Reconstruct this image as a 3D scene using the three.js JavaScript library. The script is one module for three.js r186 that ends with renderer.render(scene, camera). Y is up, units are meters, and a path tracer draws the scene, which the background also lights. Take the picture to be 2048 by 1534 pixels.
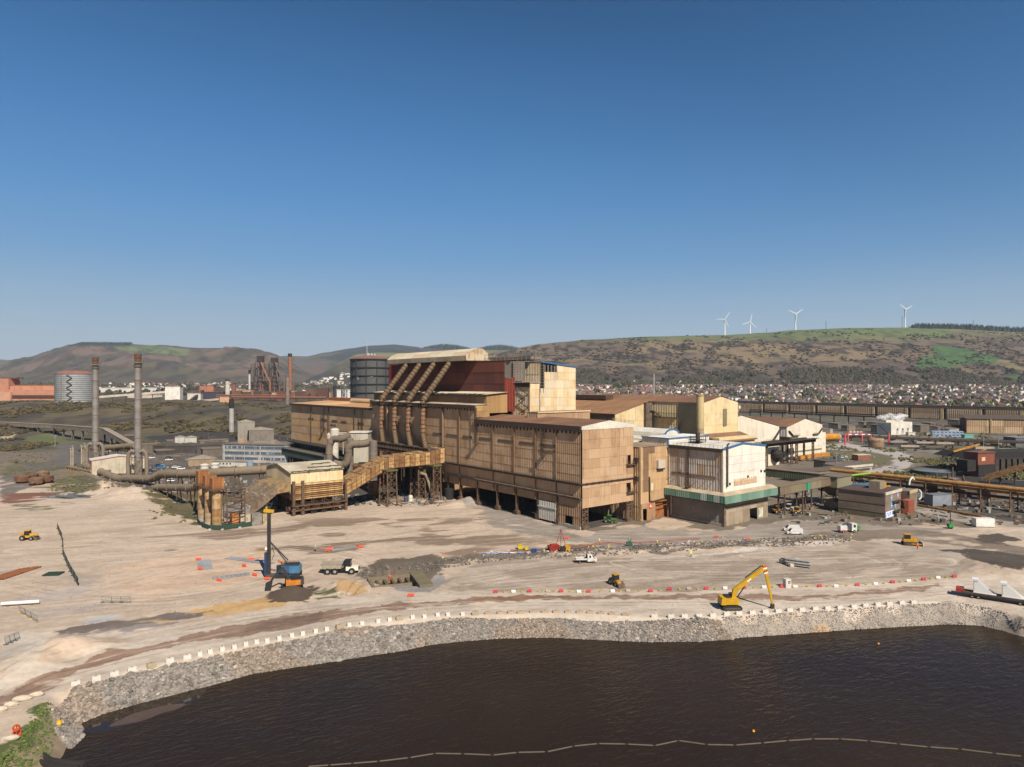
import * as THREE from 'three';
import { mergeGeometries } from 'three/addons/utils/BufferGeometryUtils.js';

// ---------------------------------------------------------------- camera, sky, sun, exposure
const FX = 1368, EYE = 50;                         // focal length in photo pixels, eye height in metres
const scene = new THREE.Scene();
const camera = new THREE.PerspectiveCamera(2 * Math.atan(767 / FX) * 180 / Math.PI, 2048 / 1534, 0.5, 40000);
camera.position.set(0, EYE, 0);
camera.lookAt(0, EYE, -100);
const renderer = new THREE.WebGLRenderer();
renderer.toneMapping = THREE.LinearToneMapping;
renderer.toneMappingExposure = 1.35;
renderer.shadowMap.enabled = true;
const SUN = new THREE.Vector3(0.45 * Math.cos(0.75), Math.sin(0.75), 0.89 * Math.cos(0.75)).normalize();
{
  const w = 512, h = 256, a = new Float32Array(w * h * 4);
  const lin = (v) => Math.pow(v / 255, 2.2) / 1.35;
  // colour of clear air by elevation in degrees
  const K = [[-90, 150, 150, 150], [-1, 172, 182, 192], [1.5, 170, 183, 194], [4, 160, 181, 199], [6.5, 141, 170, 197], [10, 109, 150, 191], [14.5, 85, 131, 179], [19.5, 69, 114, 163], [25, 58, 100, 148], [30, 50, 88, 131], [45, 43, 78, 118], [90, 36, 68, 104]];
  for (let j = 0; j < h; j++) for (let i = 0; i < w; i++) {
    const el = ((j + 0.5) / h - 0.5) * Math.PI, az = ((i + 0.5) / w - 0.5) * 2 * Math.PI, e = el * 180 / Math.PI;
    let k = 0; while (k < K.length - 2 && e > K[k + 1][0]) k++;
    const t = Math.min(1, Math.max(0, (e - K[k][0]) / (K[k + 1][0] - K[k][0])));
    const d = new THREE.Vector3(Math.cos(el) * Math.cos(az), Math.sin(el), Math.cos(el) * Math.sin(az));
    const c = d.dot(SUN), blue = THREE.MathUtils.smoothstep(e, 3, 22);
    const f = 1 + blue * 1.1 * Math.max(0, -c - 0.2) + 0.55 * Math.pow(Math.max(0, c), 12);
    const o = (j * w + i) * 4;
    for (let q = 0; q < 3; q++) a[o + q] = lin(K[k][q + 1] * (1 - t) + K[k + 1][q + 1] * t) * f;
    a[o + 3] = 1;
  }
  const t = new THREE.DataTexture(a, w, h, THREE.RGBAFormat, THREE.FloatType);
  t.mapping = THREE.EquirectangularReflectionMapping; t.magFilter = THREE.LinearFilter; t.minFilter = THREE.LinearFilter; t.wrapS = THREE.RepeatWrapping; t.needsUpdate = true;
  scene.background = t; scene.environment = t;
}
const sun = new THREE.DirectionalLight(new THREE.Color(1, 0.935, 0.838), 5);
sun.position.copy(SUN).multiplyScalar(900).add(new THREE.Vector3(0, 0, -250));
sun.target.position.set(0, 0, -250); sun.castShadow = true; sun.shadow.mapSize.set(4096, 4096);
Object.assign(sun.shadow.camera, { left: -420, right: 420, top: 420, bottom: -420, near: 10, far: 2500 });
scene.add(sun, sun.target);
scene.fog = new THREE.FogExp2(0xc3cfdc, 0.00004);

// ---------------------------------------------------------------- numbers and noise
let SEED = 7;
const rnd = () => { SEED = (SEED * 1664525 + 1013904223) >>> 0; return SEED / 4294967296; };
const rr = (a, b) => a + (b - a) * rnd();
const pick = (a) => a[Math.floor(rnd() * a.length)];
const clamp = (x, a = 0, b = 1) => x < a ? a : x > b ? b : x;
const mix = (a, b, t) => a + (b - a) * t;
const ss = (a, b, x) => { const t = clamp((x - a) / (b - a)); return t * t * (3 - 2 * t); };
const HASH = new Float32Array(65536); { let s = 99; for (let i = 0; i < 65536; i++) { s = (s * 1664525 + 1013904223) >>> 0; HASH[i] = s / 4294967296; } }
const hsh = (x, y) => HASH[((x & 255) * 256 + (y & 255) + (x >> 8) * 7919 + (y >> 8) * 104729) & 65535];
function noise(x, y) { const i = Math.floor(x), j = Math.floor(y), f = x - i, g = y - j, u = f * f * (3 - 2 * f), v = g * g * (3 - 2 * g); return mix(mix(hsh(i, j), hsh(i + 1, j), u), mix(hsh(i, j + 1), hsh(i + 1, j + 1), u), v); }
function fbm(x, y, o = 4) { let s = 0, a = 0.5, n = 0; for (let i = 0; i < o; i++) { s += a * noise(x, y); n += a; a *= 0.5; x = x * 2.03 + 17.1; y = y * 2.03 + 9.7; } return s / n; }
function tnoise(x, y, px, py) { const i = Math.floor(x), j = Math.floor(y), f = x - i, g = y - j, u = f * f * (3 - 2 * f), v = g * g * (3 - 2 * g), w = (a, n) => ((a % n) + n) % n, h = (a, b) => hsh(w(a, px), w(b, py) + 37); return mix(mix(h(i, j), h(i + 1, j), u), mix(h(i, j + 1), h(i + 1, j + 1), u), v); }
function tfbm(u, v, fx, fy, o = 4) { let s = 0, a = 0.5, n = 0; for (let i = 0; i < o; i++) { s += a * tnoise(u * fx, v * fy, fx, fy); n += a; a *= 0.55; fx *= 2; fy *= 2; } return s / n; }

// ---------------------------------------------------------------- survey of the site: where a sight line meets level h
const gp = (u, v, h = 0) => { const d = FX * (EYE - h) / (v - 767); return new THREE.Vector3((u - 1024) / FX * d, h, -d); };
const at = (u, v, d) => new THREE.Vector3((u - 1024) / FX * d, EYE - (v - 767) * d / FX, -d);
// the plant stands square to its own axes: p runs back along the long side, q across, corner at CORNER
const CORNER = new THREE.Vector3(23.72, 0, -233.45), TURN = Math.asin(0.6228), CT = Math.cos(TURN), ST = Math.sin(TURN);
const fromPlant = (q, h, z) => new THREE.Vector3(CORNER.x + q * CT + z * ST, h, CORNER.z - q * ST + z * CT);
const toPlant = (w) => { const x = w.x - CORNER.x, z = w.z - CORNER.z; return { q: x * CT - z * ST, p: -(x * ST + z * CT) }; };
const P = (p, q, h) => [q, h, -p];

// ---------------------------------------------------------------- naming and adding
const used = new Map();
const numbered = (n) => { const k = used.get(n) || 0; used.set(n, k + 1); return k ? `${n}_${String(k).padStart(3, '0')}` : n; };
const ORIGIN = new WeakMap();
function tag(o, label, category, group) { o.userData.label = label; o.userData.category = category; if (group) o.userData.group = group; return o; }
// a thing standing on the ground at a world place
function thing(name, label, category, pos = [0, 0, 0], turn = 0, group) {
  const o = new THREE.Group(); o.name = numbered(name); scene.add(o);
  if (pos.isVector3) o.position.copy(pos); else o.position.set(...pos);
  o.rotation.y = turn; ORIGIN.set(o, [0, 0, 0]);
  return tag(o, label, category, group);
}
// a thing of the plant: its geometry is written in plant axes, its group stands at (p, q)
function plantThing(name, label, category, p, q, group) {
  const o = thing(name, label, category, fromPlant(q, 0, -p), TURN, group); ORIGIN.set(o, [q, 0, -p]); return o;
}
function part(name, g, m, parent, label) {
  const off = ORIGIN.get(parent) || [0, 0, 0];
  const geo = g instanceof Geo ? g.make(off) : g;
  const o = new THREE.Mesh(geo, m); o.name = name; o.castShadow = o.receiveShadow = true;
  ORIGIN.set(o, off); if (label) o.userData.label = label;
  parent.add(o); return o;
}
function solo(name, g, m, label, category, pos, turn = 0, group) {
  const o = new THREE.Mesh(g instanceof Geo ? g.make([0, 0, 0]) : g, m); o.name = numbered(name); o.castShadow = o.receiveShadow = true; scene.add(o);
  if (pos) o.position.copy(pos); o.rotation.y = turn; return tag(o, label, category, group);
}
function setting(name, g, m) { const o = new THREE.Mesh(g, m); o.name = numbered(name); o.castShadow = o.receiveShadow = true; o.userData.kind = 'structure'; scene.add(o); return o; }
function copy(src, pos, turn, label, group) { const r = src.clone(); r.name = numbered(src.name.replace(/_\d{3}$/, '')); r.userData = { ...src.userData }; scene.add(r); r.position.copy(pos); r.rotation.y = turn; if (label) r.userData.label = label; if (group) r.userData.group = group; return r; }

// ---------------------------------------------------------------- geometry collector
const sub = (a, b) => [a[0] - b[0], a[1] - b[1], a[2] - b[2]], add = (a, b, s = 1) => [a[0] + b[0] * s, a[1] + b[1] * s, a[2] + b[2] * s];
const cross = (a, b) => [a[1] * b[2] - a[2] * b[1], a[2] * b[0] - a[0] * b[2], a[0] * b[1] - a[1] * b[0]];
const len = (a) => Math.hypot(a[0], a[1], a[2]), unit = (a) => { const l = len(a) || 1; return [a[0] / l, a[1] / l, a[2] / l]; }, lerp3 = (a, b, t) => [mix(a[0], b[0], t), mix(a[1], b[1], t), mix(a[2], b[2], t)];
class Geo {
  constructor() { this.p = []; this.n = []; this.t = []; }
  v(a, n) { this.p.push(a[0], a[1], a[2]); this.n.push(n[0], n[1], n[2]); const ax = Math.abs(n[0]), ay = Math.abs(n[1]), az = Math.abs(n[2]); if (ay > 0.75) this.t.push(a[0], a[2]); else if (ax > az) this.t.push(a[2], a[1]); else this.t.push(a[0], a[1]); }
  quad(a, b, c, d) { const n = unit(cross(sub(c, a), sub(d, b))); this.v(a, n); this.v(b, n); this.v(c, n); this.v(a, n); this.v(c, n); this.v(d, n); return this; }
  tri(a, b, c) { const n = unit(cross(sub(b, a), sub(c, a))); this.v(a, n); this.v(b, n); this.v(c, n); return this; }
  hexa(c) { this.quad(c[0], c[3], c[2], c[1]); this.quad(c[4], c[5], c[6], c[7]); for (let i = 0; i < 4; i++) { const j = (i + 1) % 4; this.quad(c[i], c[j], c[4 + j], c[4 + i]); } return this; }
  box(x0, x1, y0, y1, z0, z1) { if (x0 > x1) [x0, x1] = [x1, x0]; if (z0 > z1) [z0, z1] = [z1, z0]; return this.hexa([[x0, y0, z1], [x1, y0, z1], [x1, y0, z0], [x0, y0, z0], [x0, y1, z1], [x1, y1, z1], [x1, y1, z0], [x0, y1, z0]]); }
  // plant box given by p and q ranges
  pbox(p0, p1, q0, q1, h0, h1) { return this.box(q0, q1, h0, h1, -p0, -p1); }
  bar(a, b, w, h = w, up = [0, 1, 0]) {
    const d = unit(sub(b, a)); if (Math.abs(d[0] * up[0] + d[1] * up[1] + d[2] * up[2]) > 0.98) up = [1, 0, 0];
    const s = unit(cross(d, up)), u = cross(s, d), k = (o, i, j) => add(add(o, s, i * w / 2), u, j * h / 2);
    return this.hexa([k(a, -1, -1), k(a, 1, -1), k(b, 1, -1), k(b, -1, -1), k(a, -1, 1), k(a, 1, 1), k(b, 1, 1), k(b, -1, 1)]);
  }
  tube(a, b, r, seg = 8, r2 = r, caps = true) { return this.pipe([a, b], r, seg, caps, r2); }
  pipe(pts, r, seg = 8, caps = true, rEnd = r) {
    const rings = []; let up = [0, 1, 0];
    for (let i = 0; i < pts.length; i++) {
      const d0 = i ? unit(sub(pts[i], pts[i - 1])) : null, d1 = i < pts.length - 1 ? unit(sub(pts[i + 1], pts[i])) : null;
      const d = unit(d0 && d1 ? add(d0, d1) : d0 || d1), m = d0 && d1 ? 1 / Math.max(0.5, d[0] * d0[0] + d[1] * d0[1] + d[2] * d0[2]) : 1;
      if (Math.abs(d[0] * up[0] + d[1] * up[1] + d[2] * up[2]) > 0.95) up = [0.3, 0.1, 1];
      const s = unit(cross(d, up)), u = cross(s, d), q = mix(r, rEnd, pts.length > 1 ? i / (pts.length - 1) : 0), ring = [];
      up = u;
      for (let k = 0; k < seg; k++) { const an = k / seg * 2 * Math.PI, n = add([s[0] * Math.cos(an), s[1] * Math.cos(an), s[2] * Math.cos(an)], u, Math.sin(an)); ring.push([add(pts[i], n, q * (m > 1 ? 1 + (m - 1) * 0.5 : 1)), n]); }
      rings.push(ring);
    }
    for (let i = 0; i + 1 < rings.length; i++) for (let k = 0; k < seg; k++) { const j = (k + 1) % seg, A = rings[i][k], B = rings[i][j], C = rings[i + 1][j], D = rings[i + 1][k]; for (const [x, n] of [A, C, B, A, D, C]) this.v(x, n); }
    if (caps) for (const [i, s] of [[0, 1], [rings.length - 1, 0]]) for (let k = 1; k + 1 < seg; k++) s ? this.tri(rings[i][0][0], rings[i][k][0], rings[i][k + 1][0]) : this.tri(rings[i][0][0], rings[i][k + 1][0], rings[i][k][0]);
    return this;
  }
  // lathe round a vertical axis: prof = [[r, y] ...] from bottom to top
  lathe(x, z, prof, seg = 16) {
    for (let i = 0; i + 1 < prof.length; i++) { const [r0, y0] = prof[i], [r1, y1] = prof[i + 1], sl = unit([y1 - y0, r0 - r1, 0]); for (let k = 0; k < seg; k++) { const f = (a) => [Math.cos(a), Math.sin(a)], [c0, s0] = f(k / seg * 2 * Math.PI), [c1, s1] = f((k + 1) / seg * 2 * Math.PI), pt = (r, c, s, y) => [x + r * c, y, z + r * s], nn = (c, s) => [c * sl[0], sl[1], s * sl[0]]; const L = [[pt(r0, c0, s0, y0), nn(c0, s0)], [pt(r1, c0, s0, y1), nn(c0, s0)], [pt(r1, c1, s1, y1), nn(c1, s1)], [pt(r0, c1, s1, y0), nn(c1, s1)]]; for (const q of [0, 1, 2, 0, 2, 3]) this.v(L[q][0], L[q][1]); } }
    return this;
  }
  // extrude a flat outline (list of points in space, counter-clockwise seen from the outside) by vector e (towards the back)
  extrude(o, e) { const b = o.map((q) => add(q, e)), c = o.reduce((s, q) => add(s, q, 1 / o.length), [0, 0, 0]), cb = add(c, e); for (let i = 0; i < o.length; i++) { const j = (i + 1) % o.length; this.tri(c, o[i], o[j]); this.tri(cb, b[j], b[i]); this.quad(o[j], o[i], b[i], b[j]); } return this; }
  // ribbed metal sheet: a, b along the foot, c, d along the head; ribs run from foot to head
  sheet(a, b, c, d, pitch = 1, depth = 0.07, lap = 0.085) {
    const n = unit(cross(sub(b, a), sub(d, a))), L = Math.max(len(sub(b, a)), len(sub(c, d))), N = Math.max(1, Math.round(L / pitch));
    const pr = []; for (let i = 0; i < N; i++) pr.push([i / N, 0], [(i + 0.52) / N, 0], [(i + 0.6) / N, 1], [(i + 0.92) / N, 1]); pr.push([1, 0]);
    const pt = (t, k) => [add(lerp3(a, b, t), n, k * depth + lap), add(lerp3(d, c, t), n, k * depth)];
    for (let i = 0; i + 1 < pr.length; i++) { const A = pt(...pr[i]), B = pt(...pr[i + 1]); this.quad(A[0], B[0], B[1], A[1]); }
    return this;
  }
  join(g, m) { const p = g.attributes.position, n = g.attributes.normal, ix = g.index; const v = new THREE.Vector3(), w = new THREE.Vector3(), nm = new THREE.Matrix3().getNormalMatrix(m); const N = ix ? ix.count : p.count; for (let i = 0; i < N; i++) { const k = ix ? ix.getX(i) : i; v.fromBufferAttribute(p, k).applyMatrix4(m); w.fromBufferAttribute(n, k).applyMatrix3(nm).normalize(); this.v([v.x, v.y, v.z], [w.x, w.y, w.z]); } return this; }
  make(o) {
    const g = new THREE.BufferGeometry(), p = new Float32Array(this.p);
    for (let i = 0; i < p.length; i += 3) { p[i] -= o[0]; p[i + 1] -= o[1]; p[i + 2] -= o[2]; }
    g.setAttribute('position', new THREE.BufferAttribute(p, 3)); g.setAttribute('normal', new THREE.BufferAttribute(new Float32Array(this.n), 3)); g.setAttribute('uv', new THREE.BufferAttribute(new Float32Array(this.t), 2));
    return g;
  }
}
const geo = () => new Geo();

// ---------------------------------------------------------------- textures and materials
function texture(w, h, fn, srgb = true) {
  const a = new Uint8Array(w * h * 4);
  for (let j = 0; j < h; j++) for (let i = 0; i < w; i++) { const c = fn((i + 0.5) / w, (j + 0.5) / h), o = (j * w + i) * 4; a[o] = clamp(c[0]) * 255; a[o + 1] = clamp(c[1]) * 255; a[o + 2] = clamp(c[2]) * 255; a[o + 3] = 255; }
  const t = new THREE.DataTexture(a, w, h); t.wrapS = t.wrapT = THREE.RepeatWrapping; t.magFilter = THREE.LinearFilter; t.minFilter = THREE.LinearMipmapLinearFilter; t.generateMipmaps = true; if (srgb) t.colorSpace = THREE.SRGBColorSpace; t.needsUpdate = true; return t;
}
const tiled = (t, m, my = m) => { const c = t.clone(); c.repeat.set(1 / m, 1 / my); c.needsUpdate = true; return c; };
// weathered ribbed cladding: vertical runs of dirt and rust, blotches
const CLAD = texture(1024, 1024, (u, v) => {
  const st = tfbm(u, v, 96, 5, 3), fine = tfbm(u, v, 190, 14, 2), bl = tfbm(u, v, 9, 9, 4), run = ss(0.6, 0.84, st * 0.75 + bl * 0.33), dirt = ss(0.4, 0.8, bl);
  const g = 0.95 - 0.09 * (fine - 0.5) - 0.06 * dirt - 0.07 * (st - 0.5); return [g - 0.1 * run, g - 0.14 * run - 0.005 * dirt, g - 0.17 * run - 0.01 * dirt];
});
const RUST = texture(512, 512, (u, v) => {
  const b = tfbm(u, v, 10, 10, 5), s = tfbm(u, v, 60, 4, 3), r = ss(0.42, 0.66, b * 0.65 + s * 0.4); return [mix(0.97, 0.82, r), mix(0.95, 0.71, r), mix(0.92, 0.62, r)];
});
const DUST = texture(512, 512, (u, v) => { const b = tfbm(u, v, 7, 7, 5), f = tfbm(u, v, 64, 64, 3), g = 0.9 + 0.22 * (b - 0.5) + 0.16 * (f - 0.5); return [g, g * 0.985, g * 0.965]; });
const GRAIN = texture(512, 512, (u, v) => { const g = 0.5 + 0.9 * (tfbm(u, v, 48, 48, 4) - 0.5) + 0.25 * (tfbm(u, v, 9, 9, 3) - 0.5); return [g, g, g]; }, false);
const PALE = texture(512, 512, (u, v) => { const s = tfbm(u, v, 50, 4, 3), b = tfbm(u, v, 8, 8, 4), g = 0.97 - 0.06 * ss(0.45, 0.8, s) - 0.07 * ss(0.5, 0.8, b); return [g, g * 0.985, g * 0.965]; });
const maps = { pale: tiled(PALE, 30),  clad: tiled(CLAD, 34), cladBig: tiled(CLAD, 60, 46), rust: tiled(RUST, 9), rustBig: tiled(RUST, 26), dust: tiled(DUST, 22), dustFine: tiled(DUST, 5) };
const matCache = new Map();
function M(hex, map, rough = 0.85, metal = 0, extra) {
  const k = hex + '|' + map + rough + metal + (extra ? JSON.stringify(extra) : ''); if (matCache.has(k)) return matCache.get(k);
  const m = new THREE.MeshStandardMaterial({ color: hex, roughness: rough, metalness: metal, side: THREE.DoubleSide, ...extra }); m.color.multiplyScalar(0.86); if (map) m.map = maps[map];
  matCache.set(k, m); return m;
}
const tints = (hexes, map, rough = 0.8) => hexes.map((h) => M(h, map, rough));

// ---------------------------------------------------------------- shape of the ground
const WL = -3.5;                                                     // water level of the basin
const line = (l, h = 0) => l.map(([u, v]) => { const g = gp(u, v, h); return [g.x, g.z]; });
const BLOCK_PX = [[151, 1368, 1], [192, 1358, 1], [228, 1349, 1], [264, 1340, 1], [303, 1332, 2], [339, 1322, 1], [374, 1315, 1], [399, 1309, 0], [420, 1304, 0], [444, 1299, 0], [468, 1295, 0], [491, 1289.5, 0], [513, 1284.6, 0], [534, 1281.7, 0], [558, 1276.8, 0], [583, 1271, 0], [605, 1267, 0], [631, 1262, 0], [653, 1258, 0], [679, 1253.3, 2], [698, 1250, 0], [724, 1246.5, 0], [756, 1242, 0], [779, 1239, 0], [799, 1236.7, 2], [825, 1234, 0], [849, 1232.8, 0], [875, 1229.5, 0], [896, 1229, 0], [925.5, 1228, 0], [950.7, 1227, 2], [976, 1226, 3], [1000.8, 1225, 3], [1022, 1224, 3], [1041, 1224, 3], [1066, 1223, 3], [1089.5, 1223, 3], [1112, 1223, 3], [1136, 1223, 3], [1159.5, 1223, 3], [1180, 1224, 3], [1202, 1225.5, 3], [1224, 1227, 3], [1251, 1229, 3], [1308.8, 1232.5, 1], [1342, 1233.5, 1], [1368.5, 1232.5, 1], [1397.8, 1232, 1], [1425, 1231, 1], [1452.6, 1228, 1], [1477.4, 1226.8, 1], [1504, 1225, 1], [1529.8, 1223, 1], [1556, 1221.8, 1], [1579, 1220, 1], [1603.6, 1219, 1], [1630, 1217, 1], [1654.4, 1216, 1], [1679, 1214.7, 1], [1706.7, 1212.8, 1], [1730, 1211, 1], [1754.6, 1209, 1], [1778, 1208, 1], [1802.5, 1206, 1], [1826, 1205, 1]];
const SHORE = [[-95, 100], [-80, -55], ...line([[112, 1534], [130, 1502], [152, 1482], [158, 1462], [150, 1447], [200, 1427], [270, 1406], [350, 1386], [430, 1366], [500, 1346], [570, 1335], [640, 1325], [720, 1312], [800, 1300], [860, 1288], [920, 1281], [1000, 1275], [1100, 1273], [1200, 1278], [1300, 1282], [1400, 1281], [1460, 1277], [1530, 1272], [1600, 1267], [1700, 1260], [1800, 1254], [1900, 1249], [1960, 1251], [2010, 1262], [2048, 1274]], WL), [150, -138], [210, -80], [230, 100]];
const BRINK = [[-112, 100], [-98, -55], ...line([[0, 1520], [40, 1480], [72, 1440], [92, 1408], [96, 1388], [150, 1373], [230, 1354], [300, 1337], [400, 1314], [500, 1293], [600, 1272], [700, 1254], [800, 1240], [900, 1233], [1000, 1230], [1100, 1228], [1200, 1230], [1300, 1237], [1400, 1237], [1500, 1231], [1600, 1224], [1700, 1217], [1800, 1210], [1850, 1207], [1910, 1205], [1960, 1211], [2010, 1224], [2048, 1240]]), [158, -150], [230, -90], [250, 100]];
function segDist(l, x, z) { let b = 1e9; for (let i = 0; i + 1 < l.length; i++) { const ax = l[i][0], az = l[i][1], dx = l[i + 1][0] - ax, dz = l[i + 1][1] - az, t = clamp(((x - ax) * dx + (z - az) * dz) / (dx * dx + dz * dz)), ex = ax + t * dx - x, ez = az + t * dz - z, d = ex * ex + ez * ez; if (d < b) b = d; } return Math.sqrt(b); }
function inside(l, x, z) { let c = false; for (let i = 0, j = l.length - 1; i < l.length; j = i++) { const a = l[i], b = l[j]; if ((a[1] > z) !== (b[1] > z) && x < (b[0] - a[0]) * (z - a[1]) / (b[1] - a[1]) + a[0]) c = !c; } return c; }
const heaps = [[95, 1312, 11, 9, 2.6], [40, 1345, 12, 8, 1.8], [185, 1300, 10, 7, 1.6], [690, 1178, 7, 6, 2.3], [655, 1168, 7, 5, 1.4], [585, 1190, 7, 5, 2.0], [1960, 1122, 24, 16, 2.2], [2035, 1150, 20, 12, 2.4], [940, 1006, 9, 8, 2.4], [905, 1010, 8, 8, 1.3], [205, 985, 12, 13, 5.5], [262, 992, 19, 14, 4], [25, 935, 14, 16, 5], [140, 962, 7, 7, 2.5], [1420, 1098, 40, 3.4, 0.8], [1650, 1086, 20, 3, 0.9], [1240, 1102, 18, 3, 0.7], [1340, 1022, 0.1, 0.1, 0]].map(([u, v, rx, rz, h]) => { const g = gp(u, v); return [g.x, g.z, rx, rz, h]; });
const dips = [[390, 1015, 17, 14, 2.2], [350, 1000, 12, 12, 1.5], [800, 1150, 11, 10, 1.6], [850, 1158, 9, 7, 1.0]].map(([u, v, rx, rz, h]) => { const g = gp(u, v); return [g.x, g.z, rx, rz, -h]; });
function moundH(x, d) {
  const side = 1 - ss(-190, -30, x - (d - 700) * 0.02), e = 560 + 70 * (fbm(x / 90 + 4, 2.2, 3) - 0.5) * 2;
  const rise = ss(e, e + 250, d), n = fbm(x / 60, d / 60, 4) - 0.45;
  return side * (rise * (18 + n * 13) + ss(480, 600, d) * 3 * (n + 0.3));
}
function farRise(x, d) { const right = 45 * Math.pow(clamp((d - 1230) / 1000), 1.1), left = 27 * clamp((d - 1500) / 1500); return mix(left, right, ss(-300, 100, x)); }
function groundH(x, z) {
  const d = -z; let h = 0;
  if (d < 215) {
    if (inside(SHORE, x, z)) return WL - 0.25 - Math.min(3, segDist(SHORE, x, z) * 0.5);
    if (inside(BRINK, x, z)) { const a = segDist(SHORE, x, z), b = segDist(BRINK, x, z); h = WL * b / (a + b + 1e-6) - 0.15 * Math.sin(Math.PI * b / (a + b + 1e-6)) + (fbm(x * 0.6, z * 0.6, 2) - 0.5) * 0.35; return Math.max(h, WL + 0.02); }
  }
  if (d < 460) {
    h += (fbm(x / 14, z / 14, 3) - 0.5) * 0.28;
    for (const [hx, hz, rx, rz, hh] of heaps) { const ex = (x - hx) / rx, ez = (z - hz) / rz, q = ex * ex + ez * ez; if (q < 1) { const n = 1 - Math.sqrt(q); h += hh * ss(0, 1, n) * (0.75 + 0.5 * fbm(x / 2.6, z / 2.6, 3)); } }
    for (const [hx, hz, rx, rz, hh] of dips) { const ex = (x - hx) / rx, ez = (z - hz) / rz, q = ex * ex + ez * ez; if (q < 1) h += hh * ss(0, 0.7, 1 - Math.sqrt(q)); }
  }
  if (d > 440) h += moundH(x, d) + farRise(x, d) + (fbm(x / 40, d / 40, 3) - 0.5) * 1.2 * ss(440, 600, d);
  return h;
}

// ---------------------------------------------------------------- what the ground is made of (colour of the matter, patch by patch)
const patches = [];
const patch = (px, col, jit = 1.5, keep = 1, grain = 0.5, h = 0) => { const l = line(px, h); let x0 = 1e9, x1 = -1e9, z0 = 1e9, z1 = -1e9; for (const [x, z] of l) { x0 = Math.min(x0, x); x1 = Math.max(x1, x); z0 = Math.min(z0, z); z1 = Math.max(z1, z); } patches.push({ l, col, jit, keep, grain, b: [x0 - jit * 2, x1 + jit * 2, z0 - jit * 2, z1 + jit * 2], s: patches.length * 13.7 }); };
// dark dusty works ground behind and beside the plant
patch([[300, 985], [480, 1000], [640, 1010], [900, 985], [960, 1008], [1160, 1062], [1280, 1050], [1440, 1060], [1560, 1040], [1700, 1050], [2300, 1050], [2900, 905], [-800, 905], [200, 960]], [126, 112, 95], 4);
patch([[560, 975], [700, 1000], [860, 985], [1100, 1020], [1250, 1010], [1150, 950], [900, 930], [560, 930]], [78, 69, 60], 3);
patch([[120, 930], [420, 930], [600, 960], [560, 985], [420, 985], [260, 975]], [98, 88, 76], 3, 0.8);
// green rough ground
patch([[285, 990], [330, 985], [420, 985], [500, 1000], [470, 1030], [400, 1050], [370, 1040], [330, 1015]], [98, 88, 58], 2.5, 0.92);
patch([[0, 925], [90, 925], [180, 940], [240, 965], [190, 990], [120, 985], [60, 960], [0, 965]], [104, 96, 70], 4, 0.8);
patch([[60, 925], [170, 925], [200, 950], [150, 975], [110, 950]], [92, 92, 54], 3, 0.6);
patch([[0, 975], [70, 950], [130, 940], [150, 950], [60, 975], [20, 990], [0, 995]], [128, 116, 106], 1.5, 0.95);
patch([[0, 988], [60, 985], [120, 985], [130, 995], [60, 1003], [0, 1008]], [136, 92, 70], 2, 0.8);
patch([[20, 1008], [90, 1003], [150, 1006], [110, 1018], [30, 1024]], [118, 112, 78], 1.5, 0.5);
// grey hard standing in front of the halls
patch([[930, 1000], [1010, 1020], [1165, 1068], [1280, 1052], [1440, 1062], [1520, 1050], [1600, 1040], [1900, 1060], [1900, 1075], [1560, 1080], [1400, 1092], [1240, 1092], [1080, 1075], [980, 1050]], [164, 151, 138], 3, 0.95);
patch([[1285, 1050], [1330, 1034], [1390, 1048], [1345, 1060], [1310, 1058]], [206, 184, 160], 0.8, 1);
patch([[1180, 1050], [1200, 1042], [1245, 1045], [1225, 1055]], [196, 176, 152], 1, 0.8);
// compacted pad on the water side
patch([[895, 1178], [905, 1150], [960, 1125], [1100, 1112], [1300, 1118], [1500, 1096], [1700, 1085], [1870, 1090], [1930, 1110], [1960, 1140], [1910, 1155], [1600, 1172], [1300, 1182], [1000, 1185]], [184, 166, 147], 2, 0.97, 0.9);
patch([[1260, 1116], [1400, 1108], [1560, 1092], [1700, 1083], [1700, 1087], [1560, 1097], [1400, 1113], [1260, 1121]], [204, 190, 176], 0.8, 0.95);
patch([[1540, 1086], [1660, 1076], [1830, 1082], [1960, 1095], [2060, 1120], [2060, 1100], [1960, 1078], [1840, 1060], [1640, 1062], [1560, 1072]], [138, 121, 103], 2.5, 0.75);
patch([[1870, 1102], [1950, 1098], [2100, 1120], [2100, 1160], [1985, 1147], [1920, 1122]], [84, 72, 61], 1.6, 0.97);
patch([[1950, 1072], [2010, 1068], [2050, 1080], [2000, 1088], [1960, 1084]], [92, 80, 66], 2, 0.9);
// trench margins and rubble along the services
patch([[700, 1135], [800, 1120], [960, 1110], [1100, 1094], [1240, 1090], [1420, 1088], [1640, 1070], [1640, 1080], [1420, 1102], [1250, 1108], [1100, 1106], [960, 1120], [880, 1135], [760, 1150]], [124, 108, 92], 2.2, 0.7);
patch([[705, 1150], [760, 1120], [860, 1110], [900, 1120], [880, 1150], [830, 1182], [760, 1172]], [110, 96, 80], 1.8, 0.85);
patch([[775, 1165], [885, 1145], [895, 1160], [850, 1188], [790, 1182]], [152, 146, 140], 1.2, 0.9);
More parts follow.
